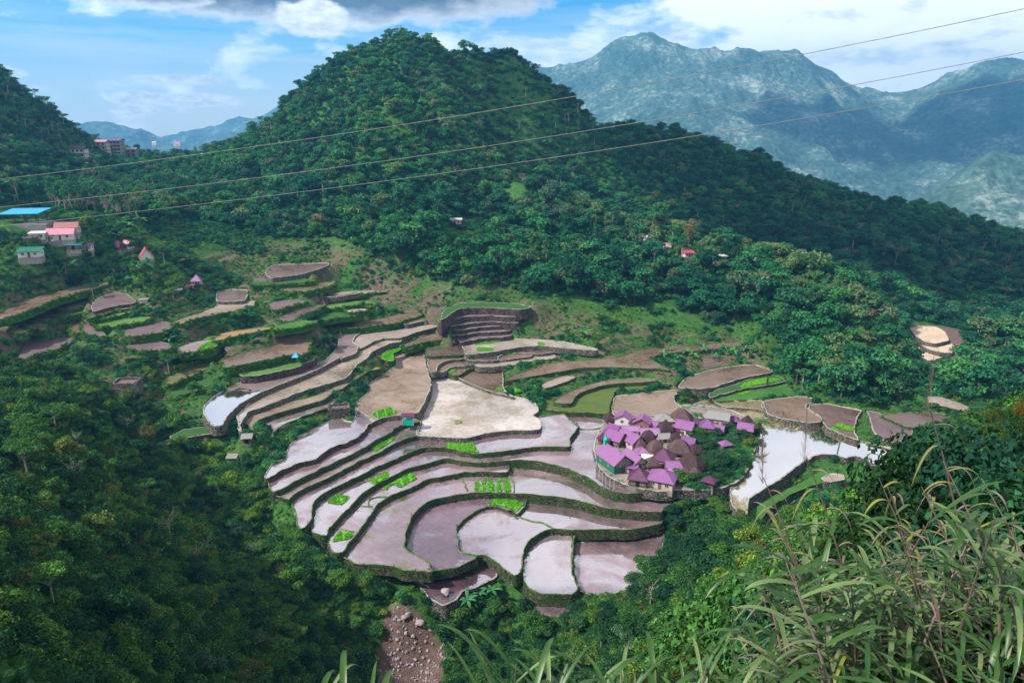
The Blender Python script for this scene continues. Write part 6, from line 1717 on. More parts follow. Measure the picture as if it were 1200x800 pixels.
# ------------------------------------------------------------------ undergrowth
BP = [bush_proto('bush_a', 31, 1.5, 700, .36, 'leaf_near'), bush_proto('bush_b', 32, 1.3, 650, .30, 'leaf_near', .4), bush_proto('bush_c', 33, 1.7, 800, .34, 'leaf_near', .5),
      bush_proto('bush_d', 34, 1.2, 900, .26, 'leaf_dark', .6), tuft_proto('bush_e_grass', 35, 1.7, .035, 60, 'leaf_near', .6)]
def under(x0, x1, y0, y1, s, rmin, rmax, name, label, protos, kinds, scl, cond, xtra=None):
    X, Y = jitter_grid(x0, x1, y0, y1, s, rng); Z = H(X, Y); ok, px, py, f = cull(X, Y, Z)
    dd = np.hypot(X, Y); ok &= (dd > rmin) & (dd <= rmax) & cond(X, Y, px, py) & free_of(X, Y, True)
    X, Y, Z, px, py = [a[ok] for a in (X, Y, Z, px, py)]; n = len(X)
    kd = rng.choice(kinds, n); sc = rng.uniform(*scl, n) * (.7 + .6 * vnoise(X / 7, Y / 7, 21))
    o = scatter(name, np.c_[X, Y, Z - .1], rng.uniform(0, 6.28, n), sc, kd, protos, label, 'undergrowth')
    print(name, n)
    return o
Z_NEAR = zone('@P -200,425 30,425 70,455 130,450 180,470 215,500 235,500 245,530 300,530 318,560 318,610 380,650 420,665 450,700 600,705 620,700 680,715 700,650 735,640 790,575 860,560 856,610 880,640 900,610 930,600 960,600 1000,570 1050,550 1060,480 1300,400 1300,950 -200,950')
cN = lambda X, Y, px, py: inside(Z_NEAR, px, py) & ~in_ter(X, Y, .8) & ~inside(Z_RUBBLE, px, py)
under(-200, 200, 30, 260, 1.45, 60, 400, 'undergrowth', 'tangled dark shrubs and tall grass covering the near slopes below the viewpoint', BP, [0, 0, 1, 2, 2, 3, 4, 1], (.7, 1.35), cN)

# meadow and banks between terraces
MP = [tuft_proto('meadow_a', 41, .75, .07, 26, 'leaf_low', .7), tuft_proto('meadow_b', 42, .5, .06, 22, 'leaf_low', .9), bush_proto('meadow_c', 43, .9, 220, .32, 'leaf_low', .6, .7, 2), bush_proto('meadow_d', 44, 1.3, 360, .36, 'leaf_forest', .6, .8, 2)]
Z_MEAD = zone('@P -60,240 60,246 250,258 330,278 430,290 520,333 640,346 720,366 880,396 912,425 930,457 1088,476 1130,474 1160,480 1100,560 1000,600 900,640 870,640 860,560 790,560 700,650 680,712 430,700 320,640 310,560 240,530 215,500 130,450 70,455 -60,425')
cM = lambda X, Y, px, py: (inside(Z_MEAD, px, py) | np.logical_or.reduce([inside(zc, px, py) for zc in Z_CLEAR])) & ~in_ter(X, Y, .3)
under(-230, 240, 130, 430, .95, 100, 500, 'meadow_grass', 'rough green grass and weeds on the banks between the terraces', MP, [0, 1, 0, 1, 1, 2], (.5, 1.0), lambda X, Y, px, py: cM(X, Y, px, py) & ((vnoise(X / 5, Y / 5, 77) > .36) | (bilerp(RISER, X, Y) > .35) | ((bilerp(smask, X, Y) < .3) & (vnoise(X / 5, Y / 5, 77) > .18))))
bushy = lambda X, Y, px, py: cM(X, Y, px, py) & ((vnoise(X / 11, Y / 11, 91) > .50) | ((px < 230) & (py < 335) & (vnoise(X / 11, Y / 11, 91) > .35)))
under(-230, 240, 130, 420, 1.9, 100, 500, 'bank_shrubs', 'low leafy shrubs growing over the banks between the terraces', MP, [2, 3, 3], (.7, 1.5), bushy)
# forest floor shrubs fill the gaps under the trees
under(-560, 640, 240, 640, 3.6, 100, 900, 'forest_floor', 'leafy shrub layer filling the gaps of the hillside forest', [bush_proto('floor_a', 51, 2.6, 260, .75, 'leaf_forest', .6, .8, 2), bush_proto('floor_b', 52, 2.2, 240, .7, 'leaf_dark', .6, .8, 2)], [0, 0, 1], (.7, 1.3),
      lambda X, Y, px, py: inside(Z_FOREST, px, py) & ~in_ter(X, Y, 2) & ~inside(Z_SUNLIT, px, py) & ~np.logical_or.reduce([inside(zc, px, py) for zc in Z_CLEAR]))
# tufts on the retaining walls
WP = np.array([w_[:3] for w_ in WALLPTS]); n = len(WP)
g1 = tuft_proto('wall_tuft_a', 61, .42, .05, 14, 'leaf_wall', 1.0); g2 = tuft_proto('wall_tuft_b', 62, .34, .06, 12, 'leaf_wall', 1.2)
g3 = bush_proto('wall_tuft_c', 63, .75, 90, .26, 'leaf_low', .6, .8, 1)
wkk = np.array([w_[3] == 'hedge' for w_ in WALLPTS])
kd = np.where(wkk & (rng.random(n) < .85), 2, rng.choice([0, 1], n)); sc = rng.uniform(.6, 1.2, n)
scatter('wall_grass', WP, rng.uniform(0, 6.28, n), sc, kd, [g1, g2, g3], 'short grass and ferns clinging to the terrace walls', 'grass')
print('wall tufts', n, time.time() - T0)

BR = [bush_proto('hedge_bush_a', 71, 1.0, 2600, .09, 'leaf_right', .5, .8), bush_proto('hedge_bush_b', 72, .9, 2600, .085, 'leaf_right', .45, .9), bush_proto('hedge_bush_c', 73, 1.1, 2600, .10, 'leaf_right', .62, .8),
      bush_proto('hedge_bush_d', 74, 1.0, 2800, .085, 'leaf_dark', .6, .8), tuft_proto('hedge_bush_e', 75, 1.3, .018, 90, 'leaf_near', .6)]
OUT = np.array([(560, 900), (640, 800), (700, 752), (760, 706), (830, 662), (880, 648), (930, 612), (990, 600), (1045, 556), (1050, 524), (1090, 498), (1130, 484), (1150, 452), (1200, 428), (1400, 380)])
def below_outline(X, Y, up):
    a, b, f = project(np.c_[X, Y, H(X, Y) + up]); return b > np.interp(a, OUT[:, 0], OUT[:, 1])
cR = lambda X, Y, px, py: (px > 560) & below_outline(X, Y, 1.0) & ~in_ter(X, Y, 1)
under(-10, 110, 2.5, 100, .85, 4.0, 60, 'hillside_thicket', 'thick leafy shrubs with orange and yellow tints on the near right slope', BR, [0, 1, 2, 3, 0, 1, 4], (.45, 1.0), cR)
cL = lambda X, Y, px, py: (px <= 560)
under(-60, 10, 2.5, 66, .95, 5.0, 60, 'lower_thicket', 'dark shrubs right below the viewpoint', [bush_proto('low_bush_a', 81, 1.0, 1900, .13, 'leaf_near', .5, .8), bush_proto('low_bush_b', 82, 1.1, 1700, .15, 'leaf_dark', .5, .8)], [0, 0, 1], (.5, 1.1), cL)

# shrubs along the right rim of the village
def cV(X, Y, px, py): return inside(zone('@P 800,500 840,492 892,498 893,520 868,560 830,576 800,572 812,545 800,520'), px, py)
X, Y = jitter_grid(40, 100, 160, 240, 1.2, rng); px, py, f = project(np.c_[X, Y, np.full(X.shape, .9)]); ok = cV(X, Y, px, py) & inside(VP, X, Y); X, Y = X[ok], Y[ok]; n = len(X)
scatter('village_shrubs', np.c_[X, Y, np.full(n, .85)], rng.uniform(0, 6.28, n), rng.uniform(.6, 1.2, n), rng.integers(0, 2, n), [bush_proto('garden_bush_a', 91, 1.1, 300, .3, 'leaf_low', .6, .8, 2), bush_proto('garden_bush_b', 92, 1.2, 320, .3, 'leaf_forest', .6, .8, 2)], 'leafy shrubs under the trees on the right rim of the village', 'shrubs')
# ------------------------------------------------------------------ palms, bananas, bamboo
M['leaf_palm'] = leaf_material('palm_leaves', [(0, (.03, .12, .045)), (1, (.05, .16, .05))], .3)
def palm(q, h, nf, fl, label, leaf='leaf_palm'):
    root = empty('palm', label, 'palm', tuple(q), random.uniform(0, 6)); tr = MB()
    lean = random.uniform(-.4, .4)
    tr.tube([(0, 0, -1), (lean * .3, 0, h * .5), (lean, 0, h)], [.2, .15, .12], 7); tr.build('trunk', M['bark'], root)
    for i in range(nf):
        a = i * 2.4; up = random.uniform(-.1, .9); V = []; F = []
        for k in range(9):
            f = k / 8; r_ = fl * f; z = h + fl * (up * f - .75 * f * f)
            cx, cy = lean + math.cos(a) * r_, math.sin(a) * r_
            w_ = .55 * math.sin(math.pi * min(1, f * .9 + .1)) + .03
            for s in (-1, 1): V.append((cx - math.sin(a) * w_ * s, cy + math.cos(a) * w_ * s, z - w_ * .5))
            V.append((cx, cy, z))
        for k in range(8): b = 3 * k; F += [[b, b + 3, b + 5, b + 2], [b + 2, b + 5, b + 4, b + 1]]
        # notch the blade into leaflets
        V2 = []; F2 = []
        for k in range(26):
            f = .08 + .92 * k / 25; r_ = fl * f; z = h + fl * (up * f - .75 * f * f); cx, cy = lean + math.cos(a) * r_, math.sin(a) * r_
            L = .85 * math.sin(math.pi * min(1, f * .85 + .12)) + .1
            for s in (-1, 1):
                d = (-math.sin(a) * s * L + math.cos(a) * L * .5, math.cos(a) * s * L + math.sin(a) * L * .5, -L * .45)
                b = len(V2); wx, wy = math.cos(a) * .06, math.sin(a) * .06
                V2 += [(cx - wx, cy - wy, z), (cx + wx, cy + wy, z), (cx + d[0], cy + d[1], z + d[2])]; F2.append([b, b + 1, b + 2])
        me = bpy.data.meshes.new('frond'); me.from_pydata(V2, [], F2); link('frond', me, M[leaf], root)
    return root
palm(vpos(1150, 245, .5), 5.5, 15, 3.4, 'tall palm beside the lake corner of the village')
palm(vpos(785, 170, .5), 3.2, 15, 2.8, 'bushy palm between the broad thatched hut and grey roofed house')
for i, (a, b, hh) in enumerate([(163, 300, 8), (157, 302, 7), (170, 296, 9), (160, 296, 8.5)]):
    q = ground_at(a, b); q[2] = H(q[0], q[1]); palm(q, hh, 9, 2.0, 'thin palm with small crown behind the triangular white house')['group'] = 'thin palms of the left hamlet'


def banana(q, h, label, group, s=1.0):
    root = empty('banana_plant', label, 'banana plant', tuple(q), random.uniform(0, 6), group=group); st = MB()
    st.tube([(0, 0, -.6), (0, 0, h * .55)], [.16 * s, .09 * s], 6); st.build('stem', M['leaf_banana'], root)
    for i in range(8):
        a = i * 2.4; L = h * random.uniform(.55, .8); up = random.uniform(.5, 1.3); V = []; F = []
        for k in range(7):
            f = k / 6; x = L * f; z = h * .5 + L * (up * f - .8 * f * f); w_ = .02 + h * .10 * math.sin(math.pi * (f * .92 + .04))
            for s_ in (-1, 0, 1): V.append((math.cos(a) * x - math.sin(a) * w_ * s_, math.sin(a) * x + math.cos(a) * w_ * s_, z - abs(s_) * w_ * .3))
        for k in range(6):
            for j in range(2): b = 3 * k + j; F.append([b, b + 3, b + 4, b + 1])
        me = bpy.data.meshes.new('leaf'); me.from_pydata(V, [], F); link('leaf', me, M['leaf_banana'], root, smooth=True)
    return root
def on(px, py):
    q = ground_at(px, py); q[2] = H(q[0], q[1]) - .1; return q
B0 = banana(on(777, 420), 4.2, 'x', 'g')
B0['label'] = 'banana plant on the knoll above the brown paddy'; B0['group'] = 'banana plants on the knoll'
for a, b in ((785, 414), (795, 423), (803, 417), (812, 421), (825, 414), (838, 420), (848, 412), (860, 418), (872, 415), (790, 430), (820, 408)):
    copy_thing(B0, on(a, b), random.uniform(0, 6), 'banana plant on the knoll above the brown paddy', scale=random.uniform(.7, 1.15))
for a, b in ((683, 398),): copy_thing(B0, on(a, b), 1, 'pale green banana plant standing alone at the forest foot', group='lone banana plants', scale=1.4)
for a, b in ((110, 318), (120, 322), (158, 318), (166, 316), (172, 320), (163, 322), (96, 310), (150, 316), (84, 322), (175, 314), (130, 280), (143, 268), (152, 270), (165, 265), (178, 262), (190, 262)):
    copy_thing(B0, on(a, b), random.uniform(0, 6), 'banana plant among the houses of the left hamlet', group='banana plants of the left hamlet', scale=random.uniform(.9, 1.5))
for a, b in ((200, 405), (246, 500), (562, 702), (576, 700), (548, 712)):
    copy_thing(B0, on(a, b), random.uniform(0, 6), 'banana plant in the scrub beside the outermost pools', group='banana plants beside the pools', scale=random.uniform(.7, 1.0))
# bamboo clump with brown plumes
q = on(806, 292); bmroot = empty('bamboo_clump', 'tall bronze coloured bamboo clump arching over the crimson roof', 'bamboo', tuple(q)); rb_ = random.Random(4)
NO_VEG.append((q[0], q[1], 4))
for i in range(16):
    a = rb_.uniform(0, 6.28); L = rb_.uniform(12, 17); sp_r = rb_.uniform(.2, .5); st = MB(); P_ = []
    for k in range(6):
        f = k / 5; P_.append((math.cos(a) * L * sp_r * f ** 2.2, math.sin(a) * L * sp_r * f ** 2.2, L * (f - .12 * f ** 3)))
    st.tube(P_, [.09, .08, .07, .06, .04, .02], 4); st.build('culm', M['bark_pale'], bmroot)
    C = []; 
    for k in range(130):
        f = rb_.uniform(.45, 1) ; j = min(4, int(f * 5)); g_ = f * 5 - j; p0, p1 = P_[j], P_[j + 1]
        C.append([p0[i2] + (p1[i2] - p0[i2]) * g_ + rb_.gauss(0, .5) for i2 in range(3)])
    V, F = leaf_quads(np.array(C), RNG.normal(size=(130, 3)), .8, .35); link('plume', np_mesh('plume', V, F), M['leaf_bamboo'], bmroot)

# ------------------------------------------------------------------ rock fall in the gully
M['rock'] = simple_mat('pale_rock', (.36, .30, .31), .9, .45, .9, bump=.8)
def rock_mesh(seed, s):
    bm = bmesh.new(); bmesh.ops.create_icosphere(bm, subdivisions=2, radius=s); rd = random.Random(seed)
    pl = [(Vector((rd.gauss(0, 1), rd.gauss(0, 1), rd.gauss(0, 1))).normalized(), s * rd.uniform(.55, .85)) for _ in range(9)]
    for v in bm.verts:
        for n_, d in pl:
            k = v.co.dot(n_)
            if k > d: v.co -= n_ * (k - d)
        v.co += Vector((rd.gauss(0, 1), rd.gauss(0, 1), rd.gauss(0, 1))) * s * .03
    me = bpy.data.meshes.new('boulder'); bm.to_mesh(me); bm.free(); me.materials.append(M['rock']); return me
RM = [rock_mesh(i, 1.0) for i in range(5)]
BL = [(476, 707, .9, 'lone boulder at the top of the rock fall'), (478, 722, 1.3, 'upper rounded boulder of a leaning pair in the rock fall'), (473, 727, 1.2, 'lower rounded boulder of a leaning pair in the rock fall'), (492, 735, 1.6, 'largest pale boulder in the rock fall'),
      (519, 741, 1.1, 'boulder lying apart to the right of the rock fall'), (522, 695, 1.7, 'big pale boulder at the corner of the dull purple pool'), (468, 727, .7, 'small white stone left of the boulder pair'), (484, 749, .8, 'blunt stone under the largest boulder'), (476, 744, .8, 'angular stone left under the largest boulder')]
for i, (a, b, s, l) in enumerate(BL):
    q = on(a, b); 
    if 'dull purple' in l: q = at_z(a, b, -7.4)
    o = link('boulder', RM[i % 5], None, loc=(q[0], q[1], q[2] + s * .35), rz=i); s *= .75; o.scale = (s, s * .9, s * .7); tag(o, l, 'boulder', group='boulders of the rock fall')
n = 1500; X = []; 
zz = zone('@P 462,712 480,710 500,738 535,764 530,800 515,830 436,830 444,790 452,760 456,735')
X, Y = jitter_grid(-50, 0, 110, 190, .62, np.random.default_rng(2)); px, py, f = project(np.c_[X, Y, H(X, Y)]); m_ = inside(zz, px, py) & (vnoise(X / 2.5, Y / 2.5, 3) > .42)
X, Y = X[m_], Y[m_]; n = len(X); rr_ = np.random.default_rng(3)
scatter('rubble', np.c_[X, Y, H(X, Y)], rr_.uniform(0, 6, n), (.07 + .42 * rr_.random(n) ** 3), rr_.integers(0, 5, n), [bpy.data.objects.new('stone_%d' % i, RM[i]) for i in range(5)], 'pale broken stones spilled down the gully below the pools', 'rubble')
# fallen log
q1, q2 = on(502, 742), on(562, 760); lg = MB(); d_ = q2 - q1
lg.tube([(0, 0, .4), tuple(d_ * .5 + np.array([0, 0, .6])), tuple(d_ + np.array([0, 0, .4]))], [.28, .22, .12], 7)
tag(lg.build('fallen_log', M['bark_pale'], loc=tuple(q1)), 'bare pale tree trunk lying across the rock fall', 'log')

# ------------------------------------------------------------------ tall reeds in front
def reed_mat(name, a, b, c):
    m, t, out = new_mat(name); g = t.new('ShaderNodeNewGeometry'); p = g.outputs['Position']
    col = t.ramp(g.outputs['Random Per Island'], [(0, a), (.5, b), (1, c)])
    n = t.noise(9, 4, .6, p); col = t.mix(1.0, col, t.ramp(n, [(.3, (.75, .75, .75)), (.7, (1.2, 1.2, 1.2))]), 'MULTIPLY')
    pr = t.new('ShaderNodeBsdfPrincipled'); t.L(col, pr.inputs['Base Color']); pr.inputs['Roughness'].default_value = .42; pr.inputs['Specular IOR Level'].default_value = .5
    tr = t.new('ShaderNodeBsdfTranslucent'); t.L(col, tr.inputs['Color']); ms = t.new('ShaderNodeMixShader'); ms.inputs[0].default_value = .3
    t.L(pr.outputs[0], ms.inputs[1]); t.L(tr.outputs[0], ms.inputs[2]); t.L(ms.outputs[0], out.inputs['Surface']); return m
M['reed_green'] = reed_mat('reed_green', (.024, .080, .016), (.050, .125, .026), (.17, .25, .09)); M['reed_dry'] = reed_mat('reed_dry', (.16, .10, .085), (.30, .20, .19), (.24, .22, .06))
M['reed_mix'] = reed_mat('reed_mix', (.045, .12, .03), (.20, .19, .12), (.24, .25, .03)); M['reed_cane'] = reed_mat('reed_cane', (.16, .11, .10), (.24, .17, .16), (.12, .16, .07))
M['reed_plume'] = reed_mat('reed_plume', (.40, .22, .23), (.55, .36, .37), (.50, .36, .30))
def reed_meshes(seed, h, nl, L, wd, droop, bare=0.0, lean=.30, base=.2):
    rd = random.Random(seed); st = MB(); P_ = []
    for k in range(7):
        f = k / 6; P_.append((lean * h * f ** 1.4, 0, h * (f - .06 * f * f)))
    st.tube(P_, [.013, .012, .011, .010, .008, .006, .003], 6)
    V = []; F = []
    for i in range(nl):
        f = base + (1 - base) * (i + .3) / nl; j = min(5, int(f * 6)); g_ = f * 6 - j
        p = [P_[j][c] + (P_[j + 1][c] - P_[j][c]) * g_ for c in range(3)]
        a = (i % 2) * math.pi + rd.uniform(-.7, .7) + seed; l = L * rd.uniform(.6, 1.1) * (1.1 - .35 * f); up = rd.uniform(.5, 1.1); dr = droop * rd.uniform(.6, 1.4); n_ = 9; b = len(V); tw = rd.uniform(-.6, .6)
        for k in range(n_):
            t_ = k / (n_ - 1); x = l * t_ * (.75 + .2 * (1 - t_)); z = l * (up * t_ - dr * t_ * t_); w_ = wd * math.sin(math.pi * min(1, .12 + t_ * .88)) ** .7 + .001
            sx, sy = -math.sin(a + tw * t_), math.cos(a + tw * t_)
            for s_, dz in ((-1, .35), (0, 0), (1, .35)): V.append((p[0] + math.cos(a) * x + sx * w_ * s_, p[1] + math.sin(a) * x + sy * w_ * s_, p[2] + z + dz * w_))
        for k in range(n_ - 1):
            for j2 in range(2): q_ = b + 3 * k + j2; F.append([q_, q_ + 3, q_ + 4, q_ + 1])
    sm = bpy.data.meshes.new('stem'); sm.from_pydata(st.v, [], st.f); sm.materials.append(M['reed_cane'])
    lm = bpy.data.meshes.new('leaves'); lm.from_pydata(V, [], F); lm.polygons.foreach_set('use_smooth', [True] * len(F))
    return sm, lm, P_[-1]
RK = {}
for nm, args, mt in (('green', (1, 2.3, 17, .80, .019, .62), 'reed_green'), ('green2', (2, 1.9, 19, .75, .016, .75), 'reed_green'), ('mix', (3, 2.2, 18, .6, .012, .85), 'reed_mix'), ('mix2', (4, 2.5, 15, .5, .011, .9), 'reed_mix'),
                     ('dry', (5, 2.3, 16, .42, .009, 1.4), 'reed_dry'), ('dry2', (6, 2.6, 12, .4, .009, 1.3), 'reed_dry'), ('blade', (7, 1.3, 12, .85, .010, .5, 0, .1, .35), 'reed_green'), ('arch', (8, 1.2, 10, .75, .015, .95, 0, .1, .4), 'reed_green')):
    sm, lm, tip = reed_meshes(*args); lm.materials.append(M[mt]); RK[nm] = (sm, lm, tip, args[1])
def plume_mesh(tip):
    rd = random.Random(9); V = []; F = []
    for i in range(90):
        f = rd.random(); z = tip[2] - .05 + f * .42; a = rd.uniform(0, 6.28); r_ = .012 + .05 * (1 - f); b = len(V)
        x, y = tip[0] + .04 * f, tip[1]; V += [(x, y, z), (x + .004, y + .004, z), (x + math.cos(a) * r_, y + math.sin(a) * r_, z + .09)]; F.append([b, b + 1, b + 2])
    me = bpy.data.meshes.new('plume'); me.from_pydata(V, [], F); me.materials.append(M['reed_plume']); return me
def reed(kind, px, py, d, label, group, plume=False, yaw=None, tilt=0.0):
    """a reed rooted in the slope whose tip reaches up to the given place"""
    tipw = at_y(px, py, d); sm, lm, tip, h = RK[kind]
    if yaw is None: yaw = random.uniform(0, 6.28)
    hh = h
    for _ in range(2):
        s = max(.3, (tipw[2] - (H(tipw[0], tipw[1]) - .1)) / (h + (.45 if kind in ('blade', 'arch') else 0)))
    if s > 2.6 or s < .35: return None
    s2 = s ** .35
    x = tipw[0] - math.cos(yaw) * tip[0] * s2; y = tipw[1] - math.sin(yaw) * tip[0] * s2
    g = H(x, y) - .1; s = max(.35, (tipw[2] - g) / (tip[2] + (.45 if kind in ('blade', 'arch') else 0)))
    root = empty('reed', label, 'reed', (x, y, float(g)), yaw, group=group); root.scale = (s2, s2, s)
    for n_, me in (('stem', sm), ('leaves', lm)) + ((('plume', plume_mesh(tip)),) if plume else ()):
        c = bpy.data.objects.new(n_, me); c.parent = root; COL.objects.link(c)
    return root
rr_ = random.Random(21); cnt = 0
GR = 'tall reeds on the near right slope'
for (a, b, d, k, pl, l) in [(1105, 540, 4.2, 'mix2', False, 'tall reed with arching striped leaves rising over the dark bush'), (1090, 480, 4.6, 'dry2', True, 'brown plumed reed stalk, tallest beside the arching striped one'), (945, 535, 5.0, 'dry2', True, 'pink plumed reed in front of the lake walls'),
                            (895, 560, 5.4, 'dry2', True, 'thin pink plumed reed leaning over the mirror lake'), (905, 600, 4.6, 'mix', False, 'yellow tipped reed left of the pale arching ones'), (930, 615, 4.4, 'green', False, 'leafy reed with many pale arching leaves'),
                            (975, 555, 4.0, 'blade', False, 'single upright green blade before the curved pools'), (1040, 570, 5.0, 'dry', False, 'dry reed with curled brown leaves'), (1030, 560, 4.6, 'mix2', False, 'reed with one yellow upright leaf'),
                            (1080, 570, 4.4, 'dry', False, 'dry pinkish reed standing before the shrubs'), (1150, 560, 4.0, 'dry2', False, 'leaning dry reed near the picture edge'), (865, 650, 4.6, 'blade', False, 'slim upright blades left of the reed mass'),
                            (815, 720, 3.6, 'blade', False, 'spiky blades at the lower middle right'), (1190, 590, 3.6, 'arch', False, 'broad arching leaves at the right picture edge')]:
    reed(k, a, b, d, l, GR, pl, yaw=rr_.uniform(2.4, 3.6)); cnt += 1
for i in range(74):
    a = 860 + 340 * rr_.random() ** .9; lo = np.interp(a, [860, 900, 960, 1040, 1100, 1200], [700, 640, 630, 615, 600, 600]); b = lo + (800 - lo) * rr_.random() ** 1.3; d = rr_.uniform(3.2, 6.5)
    k = rr_.choice(['green', 'green2', 'mix', 'mix2', 'green2', 'green', 'dry', 'green2', 'green'])
    lab = {'g': 'leafy green reed in the tangle on the near right slope', 'm': 'pale and yellow streaked reed in the tangle on the near right slope', 'd': 'dry brownish reed in the tangle on the near right slope'}[k[0]]
    if reed(k, a, b, d, lab, lab.split(' in the')[0] + 's of the right slope', False, yaw=rr_.gauss(3.0, .8)): cnt += 1
for (a, b, d, k) in [(625, 700, 3.0, 'arch'), (640, 735, 2.8, 'arch'), (690, 720, 3.0, 'arch'), (735, 700, 3.2, 'blade'), (700, 690, 3.4, 'blade'), (760, 745, 2.8, 'arch'), (605, 660, 3.4, 'blade'), (675, 760, 2.6, 'arch'), (800, 740, 3.2, 'blade'), (860, 745, 3.4, 'arch'), (720, 770, 2.6, 'arch'), (650, 690, 3.2, 'blade'), (835, 700, 3.4, 'blade'), (590, 745, 2.8, 'blade'), (665, 715, 3.0, 'blade'), (745, 760, 2.7, 'blade'), (780, 715, 3.2, 'arch'), (815, 770, 2.7, 'arch')]:
    if reed(k, a, b, d, 'broad bladed grass clump reaching up from the bottom middle of the view', 'broad bladed grass clumps at the bottom middle'): cnt += 1
for (a, b, d, k) in [(345, 745, 2.8, 'arch'), (395, 715, 2.8, 'arch'), (360, 690, 3.2, 'blade'), (425, 735, 2.6, 'arch'), (330, 770, 2.6, 'arch'), (380, 770, 2.6, 'blade'), (455, 775, 2.6, 'arch'), (240, 775, 3.0, 'blade'), (410, 765, 2.6, 'blade'), (350, 730, 2.9, 'blade')]:
    if reed(k, a, b, d, 'broad bladed grass clump reaching up from the bottom left of the view', 'broad bladed grass clumps at the bottom left'): cnt += 1
# leafy shrubs close by on the right
SHM = [bush_proto('broad_shrub_%d' % i, 300 + i, 1.0, 1500, .10, lf, .6, 1.0, 9) for i, lf in enumerate(('leaf_dark', 'leaf_right', 'leaf_near'))]
for a, b, d, s_, k, l in [(1150, 470, 13, 1.5, 0, 'dark broad leaved shrub, highest at the right picture edge'), (1190, 500, 10, 1.4, 0, 'dark shrub cut by the right picture edge'), (1095, 515, 14, 1.4, 0, 'dark shrub whose top borders the purple plot'), (1060, 545, 13, 1.2, 1, 'shrub with orange leaf tips in front of the lake end'),
                          (1120, 560, 10, 1.3, 1, 'mixed green and orange shrub below the dark ones'), (1175, 570, 8.5, 1.2, 2, 'bright green shrub behind the edge reeds'), (1030, 612, 13, 1.2, 2, 'bright green shrub beside the curved pools'), (1050, 600, 10, 1.1, 1, 'orange flecked shrub at the middle of the right slope'),
                          (965, 665, 12, 1.1, 2, 'green shrub behind the pale arching reeds'), (1000, 650, 9, 1.0, 1, 'olive shrub among the reeds'), (1100, 640, 8, 1.0, 0, 'dark shrub low among the reeds'), (900, 680, 11, 1.1, 2, 'green shrub at the left foot of the reed mass'),
                          (940, 720, 8, 1.0, 0, 'dark shrub in the shade of the reeds'), (850, 720, 12, 1.3, 2, 'leafy shrub above the bottom middle')]:
    top = at_y(a, b, d); g_ = float(H(top[0], top[1])); hh = top[2] - g_
    zz_ = g_ - .1; k_ = s_ * .85
    o = bpy.data.objects.new('shrub', SHM[k].data); COL.objects.link(o); o.location = (top[0], top[1], max(zz_, min(top[2] - 1.35 * k_, g_ + .4))); o.scale = (s_, s_, max(.6, min(2.2, (hh + .1) / 1.35)) if hh > .5 else s_ * .7); o.rotation_euler = (0, 0, a); tag(o, l, 'shrub', 'leafy shrubs on the near right slope')
    print('shrub', l[:20], round(hh, 2))
print('reeds', cnt, time.time() - T0)

# ------------------------------------------------------------------ unseen clouds, added out of view to shade parts of the valley
M['cloud'] = simple_mat('shade_cloud_white', (.85, .85, .87), 1.0, .03, .01)
SUN_EL, SUN_AZ = R(46), R(-112)
def cloud(label, gx, gy, gz, rx, ry, height, seed):
    """a heap cloud whose shade falls on the ground at (gx, gy)"""
    k = (height - gz) / math.tan(SUN_EL); cx, cy = gx + math.sin(SUN_AZ) * k, gy + math.cos(SUN_AZ) * k
    bm = bmesh.new(); rd = random.Random(seed)
    for i in range(16):
        a = i * 2.4; q = math.sqrt(rd.random()); s = rd.uniform(.28, .5)
        mm = Matrix.Translation((math.cos(a) * q * rx * .8, math.sin(a) * q * ry * .8, rd.uniform(-8, 8))) @ Matrix.Diagonal((rx * s, ry * s, min(rx, ry) * s * .45, 1))
        bmesh.ops.create_icosphere(bm, subdivisions=3, radius=1.0, matrix=mm)
    for v in bm.verts:
        n_ = fbm(np.array([v.co.x / 40]), np.array([v.co.y / 40 + v.co.z / 30]), seed, 3)[0]; v.co += v.normal * n_ * 14
    me = bpy.data.meshes.new('cloud'); bm.to_mesh(me); bm.free()
    o = link('cloud', me, M['cloud'], loc=(cx, cy, height), smooth=True); tag(o, kind='structure'); return o
cloud('', 330, 520, 60, 230, 120, 1000, 1)
cloud('', 120, 560, 110, 110, 90, 1050, 5)
q_ = at_y(1130, 160, 3100); cloud('', q_[0], q_[1], q_[2], 800, 420, 1900, 3)
# ------------------------------------------------------------------ far mountains
def rbf_surface(Cp, x, y):
    Cp = np.array(Cp); xy = Cp[:, :2] / 500.0; n = len(Cp)
    K = -np.sqrt(((xy[:, None] - xy[None]) ** 2).sum(-1) + .003)
    A = np.zeros((n + 3, n + 3)); A[:n, :n] = K - .002 * np.eye(n); Pm = np.c_[np.ones(n), xy]; A[:n, n:] = Pm; A[n:, :n] = Pm.T
    w_ = np.linalg.solve(A, np.r_[Cp[:, 2], 0, 0, 0])
    X = x.ravel() / 500; Y = y.ravel() / 500; out = np.zeros(X.shape)
    for s_ in range(0, len(X), 40000):
        e = s_ + 40000
        out[s_:e] = -np.sqrt((X[s_:e, None] - xy[None, :, 0]) ** 2 + (Y[s_:e, None] - xy[None, :, 1]) ** 2 + .003) @ w_[:-3] + w_[-3] + w_[-2] * X[s_:e] + w_[-1] * Y[s_:e]
    return out.reshape(x.shape)


